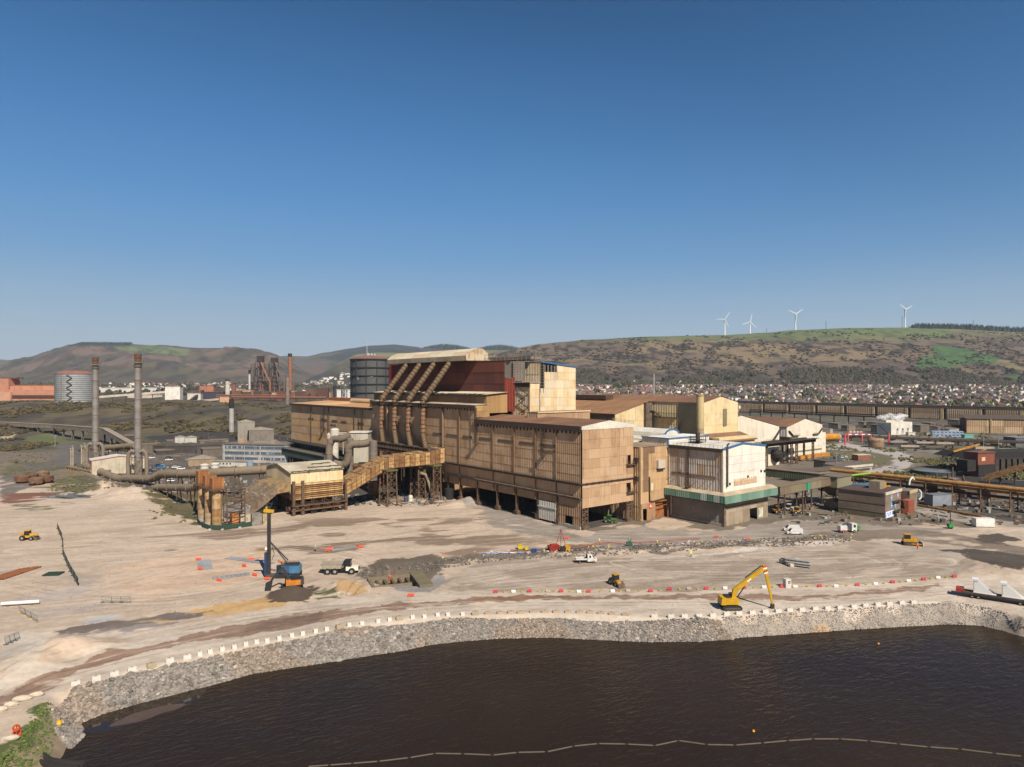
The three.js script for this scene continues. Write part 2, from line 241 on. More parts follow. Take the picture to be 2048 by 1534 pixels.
// pale road round the basin and the damp run in its middle
patch([[-200, 1450], [0, 1365], [120, 1285], [230, 1262], [420, 1245], [620, 1206], [760, 1190], [900, 1183], [1300, 1186], [1600, 1176], [1900, 1158], [2100, 1160], [2100, 1260], [1950, 1214], [1840, 1210], [1600, 1226], [1300, 1240], [1100, 1230], [880, 1236], [640, 1268], [300, 1340], [95, 1392], [-100, 1450]], [212, 194, 174], 1, 0.98);
const damp = (up, lo, col, jit, k) => patch([...up, ...lo.slice().reverse()], col, jit, k);
damp([[-60, 1410], [0, 1393], [58, 1364], [164, 1331], [255, 1302], [346, 1281], [410, 1264], [451, 1252], [489, 1249], [557, 1235], [620, 1228], [689, 1219], [800, 1203], [860, 1204], [950, 1195], [1057, 1189.5], [1161, 1191.8], [1242, 1190.5], [1318, 1189], [1534, 1188], [1648, 1191], [1765, 1178], [1880, 1169]], [[-60, 1428], [0, 1411], [94, 1378], [164, 1343], [264, 1311], [366, 1288], [498, 1270], [600, 1252], [662, 1239], [754, 1223], [860, 1212], [950, 1205], [1057, 1200], [1161, 1197.5], [1242, 1197], [1318, 1199], [1534, 1199], [1648, 1197], [1746, 1187], [1843, 1181], [1880, 1173]], [158, 128, 107], 1.1, 0.86);
damp([[500, 1252], [560, 1240], [640, 1226]], [[500, 1264], [580, 1252], [650, 1236]], [136, 110, 92], 1, 0.85);
damp([[950, 1196], [1060, 1191], [1160, 1193]], [[950, 1204], [1060, 1199], [1160, 1196.5]], [146, 108, 80], 0.8, 0.8);
// ochre sand, dark spoil, pale dug faces
patch([[255, 1246], [330, 1230], [430, 1212], [540, 1192], [600, 1200], [560, 1214], [440, 1230], [330, 1240]], [206, 166, 110], 1.2, 0.92);
patch([[528, 1188], [560, 1176], [640, 1178], [612, 1204], [560, 1206]], [92, 76, 62], 1.2, 0.92);
patch([[612, 1186], [640, 1176], [690, 1180], [680, 1196], [620, 1198]], [96, 96, 62], 1, 0.6);
patch([[665, 1186], [690, 1166], [725, 1172], [735, 1186], [700, 1192]], [196, 160, 116], 0.8, 0.95);
patch([[120, 1262], [220, 1240], [330, 1228], [430, 1222], [380, 1236], [260, 1252], [140, 1268]], [120, 106, 96], 1.6, 0.7);
patch([[90, 1275], [190, 1262], [280, 1248], [370, 1240], [300, 1258], [170, 1272]], [150, 140, 132], 1.2, 0.7);
patch([[160, 1244], [230, 1228], [250, 1234], [190, 1248]], [192, 186, 182], 0.8, 0.8);
patch([[215, 1185], [228, 1135], [330, 1112], [440, 1095], [540, 1105], [520, 1160], [420, 1180], [280, 1195]], [218, 188, 160], 3, 0.85);
patch([[0, 1280], [110, 1262], [150, 1300], [60, 1330], [0, 1350]], [206, 190, 172], 1.4, 0.9);
patch([[60, 1330], [120, 1290], [230, 1275], [260, 1290], [170, 1315], [90, 1345]], [212, 186, 160], 1.2, 0.9);
patch([[0, 1150], [80, 1120], [200, 1180], [220, 1215], [100, 1225], [0, 1205]], [190, 174, 160], 4, 0.6);
patch([[1440, 1236], [1600, 1225], [1840, 1209], [1910, 1205], [1960, 1212], [2060, 1245], [2060, 1262], [2010, 1250], [1960, 1240], [1900, 1238], [1700, 1250], [1500, 1262], [1450, 1266]], [170, 155, 138], 1.4, 0.9);
patch([[1600, 1232], [1660, 1228], [1700, 1250], [1660, 1252]], [190, 156, 118], 1.2, 0.8);
// the grassy left bank
patch([[60, 1440], [78, 1404], [100, 1398], [108, 1440], [100, 1470], [60, 1500], [10, 1530], [-60, 1560], [-60, 1530], [20, 1490]], [86, 96, 48], 1.1, 0.95, 0.5);
patch([[108, 1440], [118, 1420], [160, 1440], [165, 1480], [120, 1540], [-40, 1600], [20, 1530], [80, 1490]], [150, 130, 106], 1.2, 0.95, 0.6, -2);
// roads and level ground far behind
patch([[1560, 893], [1640, 890], [1690, 886], [1735, 893], [1800, 903], [1838, 917], [1815, 936], [1782, 951], [1700, 951], [1788, 928], [1783, 912], [1740, 903], [1640, 899], [1560, 900]], [186, 175, 165], 1.2, 1, 0.2);
patch([[1690, 886], [1680, 874], [1690, 873], [1712, 886]], [138, 130, 124], 2, 1);
patch([[1750, 880], [1860, 873], [2048, 885], [2100, 890], [2100, 894], [1900, 880], [1760, 885]], [146, 138, 126], 2, 0.85);
patch([[1750, 893], [1880, 900], [2048, 906], [2048, 911], [1850, 906], [1750, 898]], [140, 132, 120], 2, 0.75);
patch([[1640, 862], [2048, 872], [2100, 880], [2100, 885], [1640, 869]], [134, 126, 116], 2, 0.7);
patch([[1780, 952], [1850, 925], [1900, 895], [1990, 885], [1960, 915], [1890, 935], [1850, 952]], [96, 90, 58], 3, 0.8);
patch([[1650, 902], [1750, 906], [1785, 916], [1775, 930], [1700, 935], [1650, 920]], [110, 102, 66], 3, 0.85);
patch([[1500, 870], [1620, 876], [1680, 872], [1690, 884], [1560, 890]], [112, 105, 98], 3, 0.9);
patch([[1880, 935], [2060, 920], [2100, 985], [1960, 985], [1840, 958]], [50, 44, 40], 2, 0.92);
patch([[1720, 945], [1850, 958], [1980, 990], [2200, 1030], [2200, 1062], [1960, 1035], [1830, 1010], [1740, 985]], [84, 75, 65], 2.5, 0.8);
patch([[1835, 1010], [1960, 1036], [2100, 1052], [2100, 1060], [1900, 1040], [1830, 1024]], [168, 156, 142], 1.6, 0.9);
patch([[40, 880], [90, 873], [170, 886], [160, 896], [90, 893]], [100, 108, 56], 2.5, 0.92);
patch([[0, 876], [30, 872], [25, 882], [0, 888]], [186, 172, 150], 2, 0.95);
patch([[100, 892], [150, 886], [190, 902], [160, 925], [60, 945], [0, 975], [0, 955], [90, 925], [120, 908]], [112, 102, 94], 3, 0.9);
patch([[120, 888], [250, 895], [420, 905], [560, 915], [600, 935], [560, 950], [300, 950], [190, 930]], [98, 89, 80], 5, 0.75);
patch([[280, 880], [420, 870], [600, 880], [600, 900], [420, 900]], [58, 52, 47], 5, 0.85);
const PAL = { a: [211, 187, 162], b: [187, 165, 143], dk: [132, 110, 90], far1: [102, 93, 72], far2: [78, 70, 55], far3: [122, 112, 96], gr: [96, 94, 56] };
const m3 = (a, b, t) => [mix(a[0], b[0], t), mix(a[1], b[1], t), mix(a[2], b[2], t)];
const ruts = [[[-60, 1420], [150, 1345], [380, 1290], [640, 1240], [900, 1212], [1300, 1208], [1700, 1200], [1950, 1180]], [[-60, 1385], [120, 1320], [330, 1265], [600, 1222], [900, 1200], [1400, 1192], [1950, 1165]], [[180, 1190], [420, 1125], [700, 1085], [900, 1050], [1000, 1040]], [[230, 1080], [480, 1085], [700, 1110], [760, 1140], [700, 1190]], [[920, 1165], [1150, 1130], [1500, 1125], [1800, 1120], [1890, 1130]], [[950, 1175], [1300, 1150], [1650, 1150], [1880, 1140]], [[1000, 1060], [1180, 1070], [1400, 1068], [1700, 1055], [1950, 1060]], [[960, 1040], [1120, 1068], [1300, 1078], [1600, 1070]], [[20, 1170], [140, 1190], [320, 1200], [520, 1170], [640, 1120]], [[30, 1100], [250, 1088], [480, 1068]], [[560, 1090], [700, 1060], [860, 1040]], [[1240, 1125], [1330, 1150], [1500, 1160], [1700, 1148], [1780, 1125], [1700, 1105], [1500, 1112]]].map((l) => { const w = line(l), c = new THREE.CatmullRomCurve3(w.map(([x, z]) => new THREE.Vector3(x, 0, z))).getPoints(l.length * 3).map((v) => [v.x, v.z]); return { c, b: [Math.min(...c.map((v) => v[0])) - 6, Math.max(...c.map((v) => v[0])) + 6, Math.min(...c.map((v) => v[1])) - 6, Math.max(...c.map((v) => v[1])) + 6] }; });
function groundColor(x, z) {
  const d = -z, s = x * 0.94 + d * 0.33, t = -x * 0.33 + d * 0.94;
  const n1 = fbm(x / 22, z / 22, 4), n2 = fbm(s / 9 + 50, t / 3.2, 3), n3 = fbm(x * 1.3, z * 1.3, 2);
  let c;
  if (d < 470) {
    c = m3(PAL.a, PAL.b, ss(0.35, 0.68, n1 * 0.55 + n2 * 0.45));
    const worn = ss(0.56, 0.66, fbm(s / 17 + 9, t / 7.5 + 3, 4)) * ss(165, 200, d) * (1 - ss(245, 275, d)) * ss(-150, -90, x) * (1 - ss(-5, 30, x));
    c = m3(c, PAL.dk, worn * 0.85);
    const wheel = ss(0.62, 0.7, noise(s / 40, t / 0.9)) * ss(0.4, 0.6, fbm(x / 25 + 3, z / 25, 2)); c = m3(c, [222, 202, 182], wheel * 0.4);
  } else c = m3(PAL.far1, PAL.far2, ss(0.3, 0.6, n1));
  if (d > 440) {
    const k = ss(440, 480, d), n4 = fbm(x / 45 + 7, z / 70, 4), n5 = fbm(x / 14, z / 30 + 5, 3);
    let f = m3(PAL.far1, PAL.far2, ss(0.35, 0.6, n4)); f = m3(f, PAL.far3, ss(0.56, 0.72, n5) * 0.8); f = m3(f, PAL.gr, ss(0.55, 0.7, fbm(x / 30 + 90, z / 60, 3)) * 0.6);
    if (x < -30) { const mo = moundH(x, d); f = m3(f, m3([92, 80, 56], [66, 57, 43], ss(0.35, 0.65, n5)), ss(2, 6, mo)); f = m3(f, [106, 92, 60], ss(0.58, 0.7, n4) * ss(2, 6, mo) * 0.8); }
    if (d > 1150 && x > 100) f = m3(f, [96, 88, 66], 0.6);
    c = m3(c, f, k);
  }
  for (const q of patches) {
    if (x < q.b[0] || x > q.b[1] || z < q.b[2] || z > q.b[3]) continue;
    const j = q.jit * 2, jx = (fbm(x / (q.jit * 2.5) + q.s, z / (q.jit * 2.5), 3) - 0.5) * j * 2, jz = (fbm(x / (q.jit * 2.5) - q.s, z / (q.jit * 2.5) + 31, 3) - 0.5) * j * 2;
    const e1 = (noise(x * 0.9 + q.s, z * 1.4) - 0.5) * q.jit * 1.3, e2 = (noise(x * 2.3 - q.s, z * 2.9) - 0.5) * q.jit * 0.9, wgt = (inside(q.l, x + jx, z + jz) ? 0.34 : 0) + (inside(q.l, x + jx + e1, z + jz - e1) ? 0.33 : 0) + (inside(q.l, x + jx - e2, z + jz + e2) ? 0.33 : 0); if (!wgt) continue;
    const hole = q.keep < 1 ? ss(q.keep - 0.12, q.keep + 0.1, fbm(s / (q.jit * 4) + q.s, t / (q.jit * 1.8), 3) * 1.15) : 0;
    c = m3(c, m3(q.col, [q.col[0] * 0.9, q.col[1] * 0.885, q.col[2] * 0.87], ss(0.4, 0.65, n2) * q.grain * 1.4), (1 - hole) * wgt);
  }
  if (d < 330) for (const r of ruts) { if (x < r.b[0] || x > r.b[1] || z < r.b[2] || z > r.b[3]) continue; const q = segDist(r.c, x, z); if (q > 5) continue; for (const [o, w, k] of [[0.95, 0.3, -0.1], [2.6, 0.35, 0.07], [4, 0.25, -0.07]]) { const f = (1 - ss(w * 0.5, w, Math.abs(q - o))) * ss(0.35, 0.6, fbm(s / 6 + o * 9, t / 6, 2)); c = m3(c, k < 0 ? [c[0] * 0.8, c[1] * 0.78, c[2] * 0.75] : [232, 212, 190], f * Math.abs(k) * 7); } }
  const n6 = noise(x * 0.55 + 7, z * 0.9), n7 = noise(x * 2.9, z * 2.9); const g = (0.862 + 0.1 * (n3 - 0.5) + 0.1 * (n1 - 0.5) + 0.05 * (n6 - 0.5) + (n7 > 0.88 ? -0.05 : n7 < 0.08 ? 0.04 : 0)) / 255; return [c[0] * g, c[1] * g, c[2] * g];
}

// ---------------------------------------------------------------- ground sheets
const NEAR = { x0: -260, x1: 300, z0: -420, z1: -60 };
function groundTexture(w, h, r) { return texture(w, h, (u, v) => groundColor(mix(r.x0, r.x1, u), mix(r.z1, r.z0, v))); }
function gridMesh(xs, zs, r, skip, fineUv) {
  const nx = xs.length, nz = zs.length, pos = new Float32Array(nx * nz * 3), uv = new Float32Array(nx * nz * 2), uv1 = new Float32Array(nx * nz * 2), idx = [];
  for (let j = 0; j < nz; j++) for (let i = 0; i < nx; i++) { const k = j * nx + i, x = xs[i], z = zs[j]; pos.set([x, groundH(x, z), z], k * 3); uv.set([(x - r.x0) / (r.x1 - r.x0), (r.z1 - z) / (r.z1 - r.z0)], k * 2); uv1.set([x / 7, z / 7], k * 2); }
  for (let j = 0; j + 1 < nz; j++) for (let i = 0; i + 1 < nx; i++) { if (skip && skip((xs[i] + xs[i + 1]) / 2, (zs[j] + zs[j + 1]) / 2)) continue; const a = j * nx + i; idx.push(a, a + 1, a + nx, a + 1, a + nx + 1, a + nx); }
  const g = new THREE.BufferGeometry(); g.setAttribute('position', new THREE.BufferAttribute(pos, 3)); g.setAttribute('uv', new THREE.BufferAttribute(uv, 2)); g.setAttribute('uv1', new THREE.BufferAttribute(uv1, 2)); g.setIndex(idx); g.computeVertexNormals(); return g;
}
const steps = (a, b, n) => Array.from({ length: n + 1 }, (_, i) => a + (b - a) * i / n);
const grainMap = GRAIN.clone(); grainMap.channel = 1; grainMap.needsUpdate = true;
{
  const tn = groundTexture(2048, 1320, NEAR); tn.wrapS = tn.wrapT = THREE.ClampToEdgeWrapping;
  const mN = new THREE.MeshStandardMaterial({ map: tn, roughness: 0.97, bumpMap: grainMap, bumpScale: 0.06 });
  setting('ground', gridMesh(steps(NEAR.x0, NEAR.x1, 448), [...steps(NEAR.z1, -200, 150), ...steps(-200, NEAR.z0, 140).slice(1)], NEAR), mN);
  const FAR = { x0: -1400, x1: 1400, z0: -2400, z1: -300 };
  const tf = groundTexture(2048, 1024, FAR); tf.wrapS = tf.wrapT = THREE.ClampToEdgeWrapping;
  const xs = [...steps(-9000, -1400, 12), ...steps(-1400, NEAR.x0, 150).slice(1), ...steps(NEAR.x0, NEAR.x1, 80).slice(1), ...steps(NEAR.x1, 1400, 130).slice(1), ...steps(1400, 9000, 12).slice(1)];
  const zs = [...steps(600, NEAR.z1, 24), ...steps(NEAR.z1, NEAR.z0, 40).slice(1), ...steps(NEAR.z0, -1400, 150).slice(1), ...steps(-1400, -3200, 50).slice(1), ...steps(-3200, -14000, 10).slice(1)];
  setting('ground', gridMesh(xs, zs, FAR, (x, z) => x > NEAR.x0 && x < NEAR.x1 && z > NEAR.z0 && z < NEAR.z1), new THREE.MeshStandardMaterial({ map: tf, roughness: 1 }));
}
// ---------------------------------------------------------------- water of the basin
{
  const rip = texture(1024, 1024, (u, v) => { const a = u * 3 + v * 5, w = tfbm(u, v, 14, 34, 4), w2 = tfbm(u + 0.3, v, 30, 60, 3), big = tfbm(u, v, 5, 7, 3); const g = 0.5 + (w - 0.5) * 1.1 * (0.4 + big) + (w2 - 0.5) * 0.4; return [g, g, g]; }, false);
  rip.repeat.set(1 / 26, 1 / 26); rip.rotation = -0.5;
  const silt = texture(256, 256, (u, v) => { const n = tfbm(u, v, 5, 5, 4); return [0.15 + 0.05 * n, 0.117 + 0.04 * n, 0.09 + 0.025 * n]; }); silt.repeat.set(1 / 160, 1 / 160);
  const mw = new THREE.MeshPhysicalMaterial({ map: silt, roughness: 0.09, specularIntensity: 0.2, ior: 1.33, bumpMap: rip, bumpScale: 0.13 });
  const g = new THREE.PlaneGeometry(700, 420, 1, 1); g.rotateX(-Math.PI / 2); g.translate(60, WL, 10); { const p = g.attributes.position, t = g.attributes.uv; for (let i = 0; i < p.count; i++) t.setXY(i, p.getX(i), p.getZ(i)); }
  setting('water', g, mw);
  // sheltered corner where the surface lies smooth, and the silt scum drifting on it
  const flat = (px, y, m, name) => { const sh = new THREE.Shape(); const pts = new THREE.CatmullRomCurve3(px.map(([u, v]) => gp(u, v, WL)), true).getPoints(px.length * 7); pts.forEach((q, i) => { const w = i && i < pts.length - 1 ? 0.35 * (noise(i * 0.9, 4) - 0.5) : 0; i ? sh.lineTo(q.x + w, -q.z + w) : sh.moveTo(q.x, -q.z); }); const s = new THREE.ShapeGeometry(sh); s.rotateX(-Math.PI / 2); s.translate(0, y, 0); return setting(name, s, m); };
  flat([[152, 1446], [230, 1420], [330, 1392], [410, 1376], [395, 1398], [330, 1425], [240, 1456], [178, 1466]], WL + 0.005, new THREE.MeshPhysicalMaterial({ map: silt, roughness: 0.05, specularIntensity: 0.9, ior: 1.33 }), 'water');
  flat([[218, 1453], [260, 1430], [300, 1418], [345, 1409], [372, 1408], [355, 1418], [320, 1428], [290, 1440], [245, 1450]], WL + 0.012, M('#5b4a41', 'dustFine', 0.7), 'silt_scum').userData.kind = 'stuff';
}
// ---------------------------------------------------------------- stone facing of the bank (uncountable broken stone)
{
  const shapes = [0, 1, 2].map((k) => { const g = new THREE.IcosahedronGeometry(0.5, 0), p = g.attributes.position; for (let i = 0; i < p.count; i++) { const x = p.getX(i), y = p.getY(i), z = p.getZ(i), n = 0.75 + 0.55 * noise(x * 3 + k * 9 + 5, y * 3 + z * 2.3 + k * 4 + 7); p.setXYZ(i, x * n * 1.15, y * n * 0.75, z * n); } g.computeVertexNormals(); return g; });
  const m = new THREE.MeshStandardMaterial({ color: 0xffffff, roughness: 0.95 }), N = 9500, mt = new THREE.Matrix4(), c = new THREE.Color();
  const zone = line([[96, 1392], [150, 1374], [300, 1338], [500, 1294], [700, 1255], [900, 1234], [1100, 1230], [1300, 1238], [1440, 1236], [1520, 1262], [1440, 1279], [1300, 1284], [1100, 1276], [900, 1285], [640, 1330], [430, 1372], [200, 1433], [150, 1452], [112, 1440]]);
  for (let k = 0; k < 3; k++) {
    const im = new THREE.InstancedMesh(shapes[k], m, N); im.name = numbered('bank_stones'); im.userData.kind = 'stuff'; im.userData.label = ['broken grey stone facing the bank of the basin', 'pale rough stones strewn over the basin bank', 'darker angular stones packed along the basin bank'][k]; im.castShadow = im.receiveShadow = true; let i = 0, tries = 0;
    while (i < N && tries++ < N * 60) { 
      const x = rr(-72, 62), z = rr(-150, -92); if (!inside(zone, x, z) || inside(SHORE, x, z) && segDist(SHORE, x, z) > 0.5) continue;
      const edge = x > 40 ? ss(58, 42, x) : 1; if (rnd() > edge) continue;
      const s = (x < -20 ? rr(0.3, 0.75) : rr(0.22, 0.55)) * (rnd() < 0.03 ? 1.9 : 1), y = Math.max(groundH(x, z), WL - 0.1) + s * 0.08;
      mt.compose(new THREE.Vector3(x, y, z), new THREE.Quaternion().setFromEuler(new THREE.Euler(rr(-0.5, 0.5), rr(0, 6), rr(-0.5, 0.5))), new THREE.Vector3(s, s * rr(0.7, 1.1), s)); im.setMatrixAt(i, mt);
      const v = rr(0.1, 0.26) * (rnd() < 0.06 ? 1.5 : 1), w = fbm(x / 9, z / 9, 2) > 0.58 ? 0.16 : 0.05; c.setRGB(v * (1.07 + w), v * 0.96, v * (0.83 - w * 0.6)); im.setColorAt(i, c); i++;
    }
    im.count = i; scene.add(im);
  }
  const im = new THREE.InstancedMesh(shapes[1], m, 5200); let i = 0; for (let k = 0; k < 60000 && i < 5200; k++) { const x = rr(45, 125), z = rr(-165, -138); if (!inside(BRINK, x, z) || inside(SHORE, x, z)) continue; const s = rr(0.12, 0.36); mt.compose(new THREE.Vector3(x, groundH(x, z), z), new THREE.Quaternion().setFromEuler(new THREE.Euler(rr(-0.5, 0.5), rr(0, 6), 0)), new THREE.Vector3(s, s, s)); im.setMatrixAt(i, mt); const v = rr(0.13, 0.32); im.setColorAt(i++, c.setRGB(v * 1.05, v * 0.94, v * 0.82)); } im.count = i; im.name = 'bank_gravel'; im.userData = { kind: 'stuff', label: 'coarse gravel on the bare bank below the white blocks' }; im.castShadow = im.receiveShadow = true; scene.add(im);
}
// ---------------------------------------------------------------- hills
const hills = {};
function hill(name, ridge, dBase, dRidge, hBase, nu, nt, color, rough = 12, round = 0.6) {
  const u0 = ridge[0][0], u1 = ridge[ridge.length - 1][0], vAt = (u) => { let i = 0; while (i < ridge.length - 2 && u > ridge[i + 1][0]) i++; const t = clamp((u - ridge[i][0]) / (ridge[i + 1][0] - ridge[i][0])), s = t * t * (3 - 2 * t); return mix(ridge[i][1], ridge[i + 1][1], s * 0.5 + t * 0.5); };
  const place = (u, t) => {
    const top = EYE + (767 - vAt(u)) / FX * dRidge, tt = Math.min(t, 1), d = mix(dBase, dRidge, t), prof = mix(tt, Math.sin(tt * Math.PI / 2), round), x = (u - 1024) / FX * d;
    const w = Math.sin(Math.PI * clamp(t)), n = (fbm(x / 260 + 3, d / 260, 4) - 0.5) * 2 + (fbm(x / 700 + 7, d / 900, 2) - 0.5) * 2.4;
    return new THREE.Vector3(x, mix(hBase, top, prof) + n * rough * w - (t > 1 ? (t - 1) * top * 0.9 : 0) + (fbm(x / 35, d / 60, 3) - 0.5) * rough * 0.25 * (0.3 + w), -d);
  };
  const pos = [], col = [], idx = [], T = 1.35;
  for (let j = 0; j <= nt; j++) for (let i = 0; i <= nu; i++) { const u = mix(u0, u1, i / nu), t = T * j / nt, q = place(u, t), v = 767 - (q.y - EYE) / -q.z * FX, c = color(u, v, q.x, -q.z, t); pos.push(q.x, q.y, q.z); for (let k = 0; k < 3; k++) col.push(Math.pow(c[k] * 0.88 / 255, 2.2)); }
  for (let j = 0; j < nt; j++) for (let i = 0; i < nu; i++) { const a = j * (nu + 1) + i, b = a + nu + 1; idx.push(a, a + 1, b, a + 1, b + 1, b); }
  const g = new THREE.BufferGeometry(); g.setAttribute('position', new THREE.Float32BufferAttribute(pos, 3)); g.setAttribute('color', new THREE.Float32BufferAttribute(col, 3)); g.setIndex(idx); g.computeVertexNormals();
  setting(name, g, new THREE.MeshStandardMaterial({ vertexColors: true, roughness: 1 })); hills[name + used.get(name)] = place; return place;
}
const HC = { green: [98, 110, 62], brown: [128, 108, 80], heath: [110, 92, 74], scrub: [66, 57, 44], purple: [88, 72, 64], wood: [58, 58, 48], field: [68, 100, 50], conifer: [40, 50, 48] };
const inPx = (l, u, v) => inside(l, u, v);
const F1 = [[1868, 690], [1935, 696], [2000, 716], [1990, 726], [1925, 728], [1862, 706]], F2 = [[1836, 712], [1880, 710], [1925, 728], [1880, 738], [1835, 734]], F3 = [[1905, 752], [1980, 756], [2048, 750], [2060, 764], [1985, 772], [1920, 766]], F4 = [[1845, 731], [1915, 736], [1880, 748], [1835, 745]];
const hillRight = hill('hill', [[720, 800], [860, 750], [940, 715], [1000, 702], [1040, 695], [1080, 688], [1120, 684], [1180, 679], [1300, 673], [1450, 670], [1520, 666], [1590, 660], [1700, 656], [1810, 655], [1900, 657], [2048, 664], [2250, 690], [2500, 740]], 2150, 3250, 38, 760, 170, (u, v, x, d, t) => {
  const n = fbm(x / 120, d / 120, 4), n2 = fbm(x / 28, d / 45, 3), n3 = fbm(x / 300 + 9, d / 260, 3), j = (n - 0.5) * 26;
  let c = m3(HC.heath, HC.brown, ss(0.38, 0.62, n3)); c = m3(c, HC.purple, ss(715, 752, v + j) * 0.9);
  c = m3(c, HC.green, ss(690, 668, v + j * 0.5) * (u < 1900 ? 1 : 0.4)); c = m3(c, [124, 116, 70], ss(0.52, 0.64, fbm(x / 90 + 40, d / 100, 3)) * ss(700, 740, v) * 0.5);
  const sc = ss(0.53, 0.58, fbm(x / 38 + 20, d / 60, 4) * 0.72 + n2 * 0.3) * ss(676, 690, v); c = m3(c, HC.scrub, sc * 0.85);
  if (inPx(F1, u + j * 0.2, v + j * 0.05) || inPx(F2, u + j * 0.4, v) || inPx(F3, u, v + j * 0.1) || inPx(F4, u + j, v)) c = m3(c, HC.field, 0.9);
  if (t > 0.98 && u < 1830) c = HC.green; c = m3(c, HC.wood, ss(752, 768, v + j * 0.6) * 0.9);
  return m3(c, [c[0] * 0.8, c[1] * 0.8, c[2] * 0.8], ss(0.45, 0.7, n2));
}, 20, 0.55);
const hillMiddle = hill('hill', [[560, 790], [600, 768], [640, 748], [680, 724], [715, 708], [760, 705], [830, 706], [900, 704], [960, 701], [1050, 700], [1200, 720]], 2500, 3900, 30, 260, 80, (u, v, x, d) => {
  const n = fbm(x / 150, d / 150, 4), j = (n - 0.5) * 20; let c = m3([84, 78, 58], [104, 94, 72], ss(0.4, 0.6, n)); c = m3(c, [112, 116, 72], ss(713, 706, v + j * 0.3)); c = m3(c, [150, 132, 96], ss(722, 712, v + j) * ss(704, 712, v) * 0.7); c = m3(c, HC.wood, ss(735, 755, v + j)); return c;
}, 26, 0.5);
const hillFar = hill('hill', [[480, 735], [540, 714], [580, 712], [612, 713], [650, 705], [700, 697], [740, 691], [790, 689], [830, 693], [850, 697], [930, 698], [1010, 699], [1100, 702]], 4200, 6300, 60, 200, 50, (u, v, x, d) => {
  const n = fbm(x / 240, d / 240, 4); let c = m3([100, 84, 74], [84, 84, 66], ss(0.4, 0.6, n)); if (u > 640) c = m3(c, [54, 60, 58], ss(0.35, 0.5, fbm(x / 400 + 3, d / 300, 3) + (700 - v) * 0.01)); return c;
}, 36, 0.45);
const hillLeft = hill('hill', [[-260, 770], [-100, 752], [0, 738], [55, 724], [90, 712], [120, 702], [140, 694], [165, 689], [200, 688], [262, 688], [330, 692], [400, 696], [460, 696], [500, 700], [540, 713], [580, 735], [620, 755], [670, 778]], 3300, 4900, 36, 520, 120, (u, v, x, d, t) => {
  const n = fbm(x / 190, d / 190, 5), n2 = fbm(x / 55, d / 70, 3), j = (n - 0.5) * 30; let c = m3([110, 90, 76], [96, 84, 62], ss(0.42, 0.58, n)); c = m3(c, [72, 66, 56], ss(0.5, 0.62, fbm(x / 130 + 60, d / 150, 4)) * 0.85);
  c = m3(c, [104, 116, 74], inPx([[215, 690], [270, 688], [380, 698], [372, 712], [300, 706], [240, 700]], u + j * 0.3, v) ? 0.9 : 0); if (u < 262 && u > 138) c = m3(c, HC.conifer, ss(693, 690.5, v)); c = m3(c, [84, 76, 60], ss(735, 752, v + j) * 0.7); return m3(c, [c[0] * 0.78, c[1] * 0.78, c[2] * 0.8], ss(0.48, 0.66, n2));
}, 60, 0.5);
hill('hill', [[-300, 712], [-60, 716], [0, 719], [50, 721], [110, 728], [180, 745]], 5600, 7600, 60, 90, 30, (u, v, x, d) => m3([74, 76, 66], [92, 88, 70], fbm(x / 300, d / 300, 3)), 30, 0.4);

// ================================================================ the plant
// ribbed cladding laid panel by panel on one face of a block
function cladding(parent, face, at, s0, s1, h0, h1, o) {
  const { bays = 6, courses = 5, mats, pitch = 1.1, top = null, skip = null, name = 'cladding_panel', depth = 0.08 } = o;
  const e = Array.isArray(bays) ? bays : steps(s0, s1, bays), c = Array.isArray(courses) ? courses : steps(h0, h1, courses);
  const pt = (s, h) => face === 'front' || face === 'back' ? P(at, s, h) : P(s, at, h), flip = face === 'left' || face === 'back';
  for (let i = 0; i + 1 < e.length; i++) for (let j = 0; j + 1 < c.length; j++) {
    if (skip && skip((e[i] + e[i + 1]) / 2, (c[j] + c[j + 1]) / 2, i, j)) continue;
    let a = e[i], b = e[i + 1]; const cut = (s) => top ? Math.min(c[j + 1], top(s)) : c[j + 1]; let ta = cut(a), tb = cut(b); if (ta <= c[j] + 0.01 && tb <= c[j] + 0.01) continue; ta = Math.max(ta, c[j] + 0.01); tb = Math.max(tb, c[j] + 0.01);
    const g = geo(); flip ? g.sheet(pt(b, c[j]), pt(a, c[j]), pt(a, ta), pt(b, tb), pitch, depth) : g.sheet(pt(a, c[j]), pt(b, c[j]), pt(b, tb), pt(a, ta), pitch, depth);
    part(name, g, mats[Math.floor(hsh(i * 7 + j * 3 + Math.round(at * 3), j * 5 + i + Math.round(s0)) * mats.length)], parent);
  }
}
function roofing(parent, a, b, c, d, n, mats, pitch = 1.2) { for (let i = 0; i < n; i++) part('roof_sheet', geo().sheet(lerp3(a, b, i / n), lerp3(a, b, (i + 1) / n), lerp3(d, c, (i + 1) / n), lerp3(d, c, i / n), pitch, 0.06, 0.04), mats[Math.floor(hsh(i * 3 + Math.round(a[0]), Math.round(a[2]) + i) * mats.length)], parent); }
const TAN = tints(['#c4a17c', '#be9a75', '#c7a581', '#b8946f'], 'clad'), TANL = TAN, BROWNL = tints(['#b08d6b', '#a88564', '#b59271'], 'cladBig');
